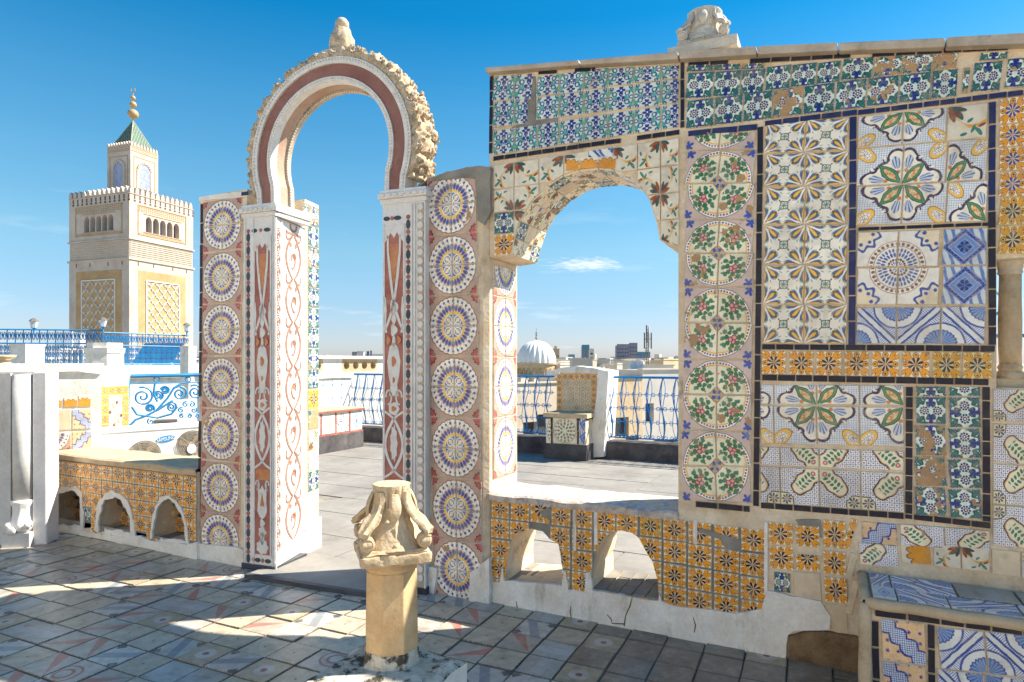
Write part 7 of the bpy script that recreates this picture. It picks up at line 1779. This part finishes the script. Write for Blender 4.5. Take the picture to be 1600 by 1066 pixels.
# big cream house just beyond the railing
def house(px0, px1, ytop, d, dep, mat, label, wins=(), zbot=-13.9, rot=0.0, roof=True, name='house', group=None, wmat='window_dark'):
    dep = min(dep, max(.6, (px1 - px0) / 1000 * d * .9))
    a, b = cpt(px0, ytop, d), cpt(px1, ytop, d * (1 + rot)); fr = frame_pts(tuple(a)[:2], tuple(b)[:2]); L = (b - a).xy.length; z = a.z
    t = thing(name, tuple(fr.p(L / 2, dep / 2, zbot)), label, 'tower' if name == 'tower_block' else 'house', group)
    hs_ = []
    for (u, v, w_, h_) in wins: hs_.append([(u * L - w_ / 2, z - v - h_), (u * L + w_ / 2, z - v - h_), (u * L + w_ / 2, z - v), (u * L - w_ / 2, z - v)])
    if hs_ and d < 90:
        MB().panel(fr, [(0, zbot), (L, zbot), (L, z), (0, z)], hs_, 0, .22).make('front_wall', mat, t); MB().fbox(fr, 0, L, .222, dep, zbot, z).make('wall', mat, t)
        for (u, v, w_, h_) in wins: MB().fbox(fr, u * L - w_ / 2, u * L + w_ / 2, .16, .219, z - v - h_, z - v).make('window', wmat, t)
    else:
        MB().fbox(fr, 0, L, 0, dep, zbot, z).make('wall', mat, t)
        for (u, v, w_, h_) in wins: MB().fbox(fr, u * L - w_ / 2, u * L + w_ / 2, -.06, .05, z - v - h_, z - v).make('window', wmat, t)
    if roof: MB().fbox(fr, -.03, L + .03, -.04, .18, z, z + .0022 * d).make('parapet', mat, t)
    return t, fr, L, z
house(944, 1004, 592, 16, 6, 'city_tan', 'tan plastered house behind the right blue railing', ((.35, 1.0, .8, .5), (.72, 1.5, .5, .8)), rot=.055)
house(1004, 1075, 578, 17, 7, 'city_white', 'cream house with a window behind the right end of the blue railing', ((.5, 1.9, .9, 1.0), (.15, .9, .3, .5)), rot=.05)
house(1004, 1052, 572, 24, 4, 'city_white', 'low white roof block right of the satellite dish', ())
house(955, 1003, 583, 26, 5, 'city_cream', 'flat cream roof below the satellite dish', ((.3, .5, .7, .8),))
house(806, 878, 600, 18, 6, 'city_cream', 'pale house behind the railing under the dome', ((.3, 1.1, .5, .7), (.7, .9, .8, .9)), rot=.055)
house(868, 948, 592, 22, 6, 'city_tan', 'tan house behind the tiled chair', ((.2, .7, .6, .6), (.8, .8, .6, .6)))
house(894, 926, 562, 14, 2.0, 'city_white', 'white rounded roof house directly behind the tiled chair', (), zbot=-3)
house(498, 540, 590, 30, 6, 'city_cream', 'cream house left of the sail behind the far parapet', ((.4, .8, .6, .7),))
house(560, 612, 588, 34, 6, 'city_tan', 'tan house beyond the pierced parapet', ((.4, .9, .7, .7),))
# named far buildings
house(909, 921, 541, 700, 9, 'city_glass', 'slim blue glass tower on the skyline left of the mast', ((.3, 4, 2, 14), (.75, 5, 1.5, 12)), name='tower_block', wmat='city_grey'); house(920.5, 928, 547, 690, 9, 'city_cream', 'narrow pale tower beside the blue glass tower', ((.5, 3, 2.5, 2), (.5, 8, 2.5, 2), (.5, 13, 2.5, 2)), name='tower_block')
def rowsw(nx, ny, w_, h_, vy): return tuple(((i + .5) / nx, 2.5 + j * vy, w_, h_) for i in range(nx) for j in range(ny))
house(964, 983, 540, 560, 12, 'city_grey', 'left half of the grey twin tower block on the skyline', rowsw(5, 5, 1.3, 1.1, 3.2), name='tower_block'); house(983, 996, 538, 575, 12, 'city_grey', 'right half of the grey twin tower block on the skyline', rowsw(3, 6, 1.4, 1.1, 3.2), name='tower_block')
house(996, 1016, 552, 620, 10, 'city_glass', 'low glassy block to the right of the grey tower block', rowsw(4, 2, 1.8, 1.5, 3.5), name='tower_block', wmat='city_grey')
house(862, 874, 547, 300, 8, 'city_tan', 'tan apartment block just right of the dome', rowsw(3, 4, .6, .8, 1.9), name='tower_block'); house(866, 870, 543, 303, 4, 'city_tan', 'roof tower of the tan apartment block right of the dome', (), name='tower_block')
house(888, 898, 556, 520, 8, 'city_glass', 'small glassy block left of the blue glass tower', (), name='tower_block')
house(550, 558, 552, 480, 9, 'city_grey', 'dark end wall of the white office block seen through the horseshoe arch', (), name='tower_block'); house(558, 568, 551, 482, 9, 'city_white', 'white striped office block seen through the horseshoe arch', rowsw(1, 6, 4, .7, 1.6), name='tower_block')
house(573, 577, 551, 560, 5, 'city_grey', 'thin dark tower right of the white office block', (), name='tower_block'); house(578.5, 581, 550, 565, 5, 'city_grey', 'thinnest grey tower right of the white office block', (), name='tower_block')
# satellite dish
ds = cpt(996, 573, 20.0); t = thing('satellite_dish', (ds.x, ds.y, ds.z - .9), 'white satellite dish on a rooftop below the mast', 'satellite dish')
nrm = (-FV * .75 + RV * -.35 + Vector((0, 0, .45))).normalized(); ux = nrm.cross(Vector((0, 0, 1))).normalized(); uy = ux.cross(nrm)
m = MB(); vs = []
for sgn in (0, 1):
    for i in range(6):
        for k in range(24): r_ = .21 * i / 5; a = 2 * math.pi * k / 24; vs.append(ds + (ux * math.cos(a) + uy * math.sin(a)) * r_ + nrm * (r_ * r_ * 1.6 - .01 * sgn))
m.add(vs, [(s * 144 + i * 24 + k, s * 144 + i * 24 + (k + 1) % 24, s * 144 + (i + 1) * 24 + (k + 1) % 24, s * 144 + (i + 1) * 24 + k) for s in (0, 1) for i in range(5) for k in range(24)]); m.make('reflector', 'dish_white', t, smooth=1)
MB().tube([ds - nrm * .02, (ds.x, ds.y, ds.z - .9)], .02, 6).make('pole', 'rust_metal', t); MB().tube([ds - uy * .2, ds + nrm * .28], .008, 5).make('feed_arm', 'rust_metal', t)
# antenna mast
am = cpt(1012, 577, 60.0); ztm = EYE + 60 * (565 - 510) / 1000; t = thing('antenna_mast', (am.x, am.y, am.z), 'steel antenna mast with panel aerials on the skyline', 'mast')
m = MB()
for a, b in ((-.10, -.1), (.10, -.1), (0, .1)): m.tube([(am.x + a, am.y + b, am.z - 2), (am.x + a, am.y + b, ztm - .5)], .035, 5)
for k in range(14): z = am.z + k * .27; m.tube([(am.x - .1, am.y - .1, z), (am.x + .1, am.y - .1, z + .27)], .02, 4)
m.make('lattice_pole', 'rust_metal', t)
for k, (dx, z0_, z1_) in enumerate(((-.30, 2.1, .9), (.10, 2.0, .3), (.34, 2.1, .9), (-.1, 1.6, .2))): c_ = am + RV * dx; MB().tube([(c_.x, c_.y, ztm - z0_), (c_.x, c_.y, ztm - z1_ + .3)], .07, 6).make('aerial', 'dish_white' if k == 1 else 'rust_metal', t)
MB().tube([am + RV * -.45 + Vector((0, 0, 0)), Vector((am.x, am.y, ztm - 1.6)) - RV * .1], .02, 4).make('stay', 'rust_metal', t); MB().tube([Vector((am.x, am.y, ztm - 1.2)) - RV * .3, Vector((am.x, am.y, ztm - 1.2)) + RV * .34], .03, 4).make('crossbar', 'rust_metal', t)
# many small houses of the old town
rc = random.Random(77); mats_ = ['city_cream', 'city_white', 'city_cream', 'city_tan', 'city_white']
adj = {'city_cream': 'cream', 'city_white': 'white', 'city_tan': 'tan'}
def where(px):
    for lim, ph in ((30, 'at the left edge'), (110, 'left of the minaret'), (530, 'through the horseshoe arch, beside its left pillar'), (560, 'through the horseshoe arch, below the office block'), (610, 'through the horseshoe arch, beside its right jamb'), (862, 'below the dome'), (885, 'between the dome and the glass tower'), (930, 'below the blue glass tower'), (962, 'between the glass tower and the grey tower block'), (1000, 'below the grey tower block'), (1030, 'below the mast')):
        if px < lim: return ph
    return 'right of the mast beside the berry tiles'
for wi, (pa_, pb_, cnt, lb) in enumerate(((812, 1062, 170, 'seen through the window arch'), (498, 604, 50, 'seen through the horseshoe arch'), (-20, 108, 6, 'left of the minaret'))):
    for k in range(cnt):
        d = 34 * (14 ** (rc.random() ** .8)); px = rc.uniform(pa_, pb_); wpx = min(26, rc.uniform(2.5, 9) / d * 1000 * .8); dep = rc.uniform(3, 8)
        y = 565 + rc.uniform(-1, 24) * (60 / (d + 20)) + rc.uniform(-4, 3)
        mt = rc.choice(mats_)
        nw = rc.randint(2, 4) if wpx > 7 else rc.randint(0, 2)
        if px < 875 and px > 800 and d < 50: y = max(y, 590)
        fr_ = {'city_cream': 'cream', 'city_white': 'white', 'city_tan': 'tan'}[mt]; sz = 'far' if d > 220 else ('mid-distance' if d > 90 else 'nearer')
        house(px - wpx / 2, px + wpx / 2, y, d, dep, mt, '%s %s flat-roofed house with %s, %s' % (sz, fr_, ('no window', 'one window', 'two windows', 'three windows', 'four windows')[nw], where(px)), tuple((rc.uniform(.15, .85), rc.uniform(.5, 1.6), rc.uniform(.4, .8), rc.uniform(.6, 1.0)) for _ in range(nw)), roof=wpx > 8, rot=rc.choice((-.03, .06, .08)) * 6 / d * wpx / 8, group='old town houses %s' % lb)
# far city that reads as one mass
m = MB()
for k in range(900):
    d = rc.uniform(480, 1900); px = rc.uniform(-60, 1100); w_ = rc.uniform(6, 16); c_ = cpt(px, 565, d); h_ = rc.uniform(12, 17) + d * rc.uniform(0, .006) + (rc.random() < .08) * rc.uniform(2, 9); fr = Frame(c_.x, c_.y, rc.uniform(-.4, .4)); m.mi = rc.choice((0, 0, 1, 2))
    m.fbox(fr, 0, w_, 0, w_, -14, -14 + h_)
tag(m.make('far_city', None, mats=['city_cream', 'city_white', 'city_grey']), 'mass of far flat-roofed city buildings on the horizon', 'city', None, 'stuff')
# ironwork seen through the opening at the right edge
FZ = Frame(0, 1.9, 0); z0_, z1_ = 1.0, 2.7
t = thing('scroll_railing', (.9, 1.9, 0), 'blue wrought iron grille with scrolls behind the opening at the right edge', 'railing')
for z in (1.15, 1.78, 2.45): MB().tube([FZ.p(.3, 0, z), FZ.p(3.2, 0, z)], .014, 6).make('rail', 'light_blue_iron', t)
for k in range(8):
    x = .45 + .36 * k; MB().tube([FZ.p(x, 0, 0), FZ.p(x, 0, 2.5)], .012, 6).make('bar', 'light_blue_iron', t)
    for z, s in ((2.3, 1), (2.0, -1), (1.5, 1), (1.3, -1)): MB().tube(spiral(FZ, (x + .17, z), .11, 1.6, 1.5, s), .009, 5).make('scroll', 'light_blue_iron', t)
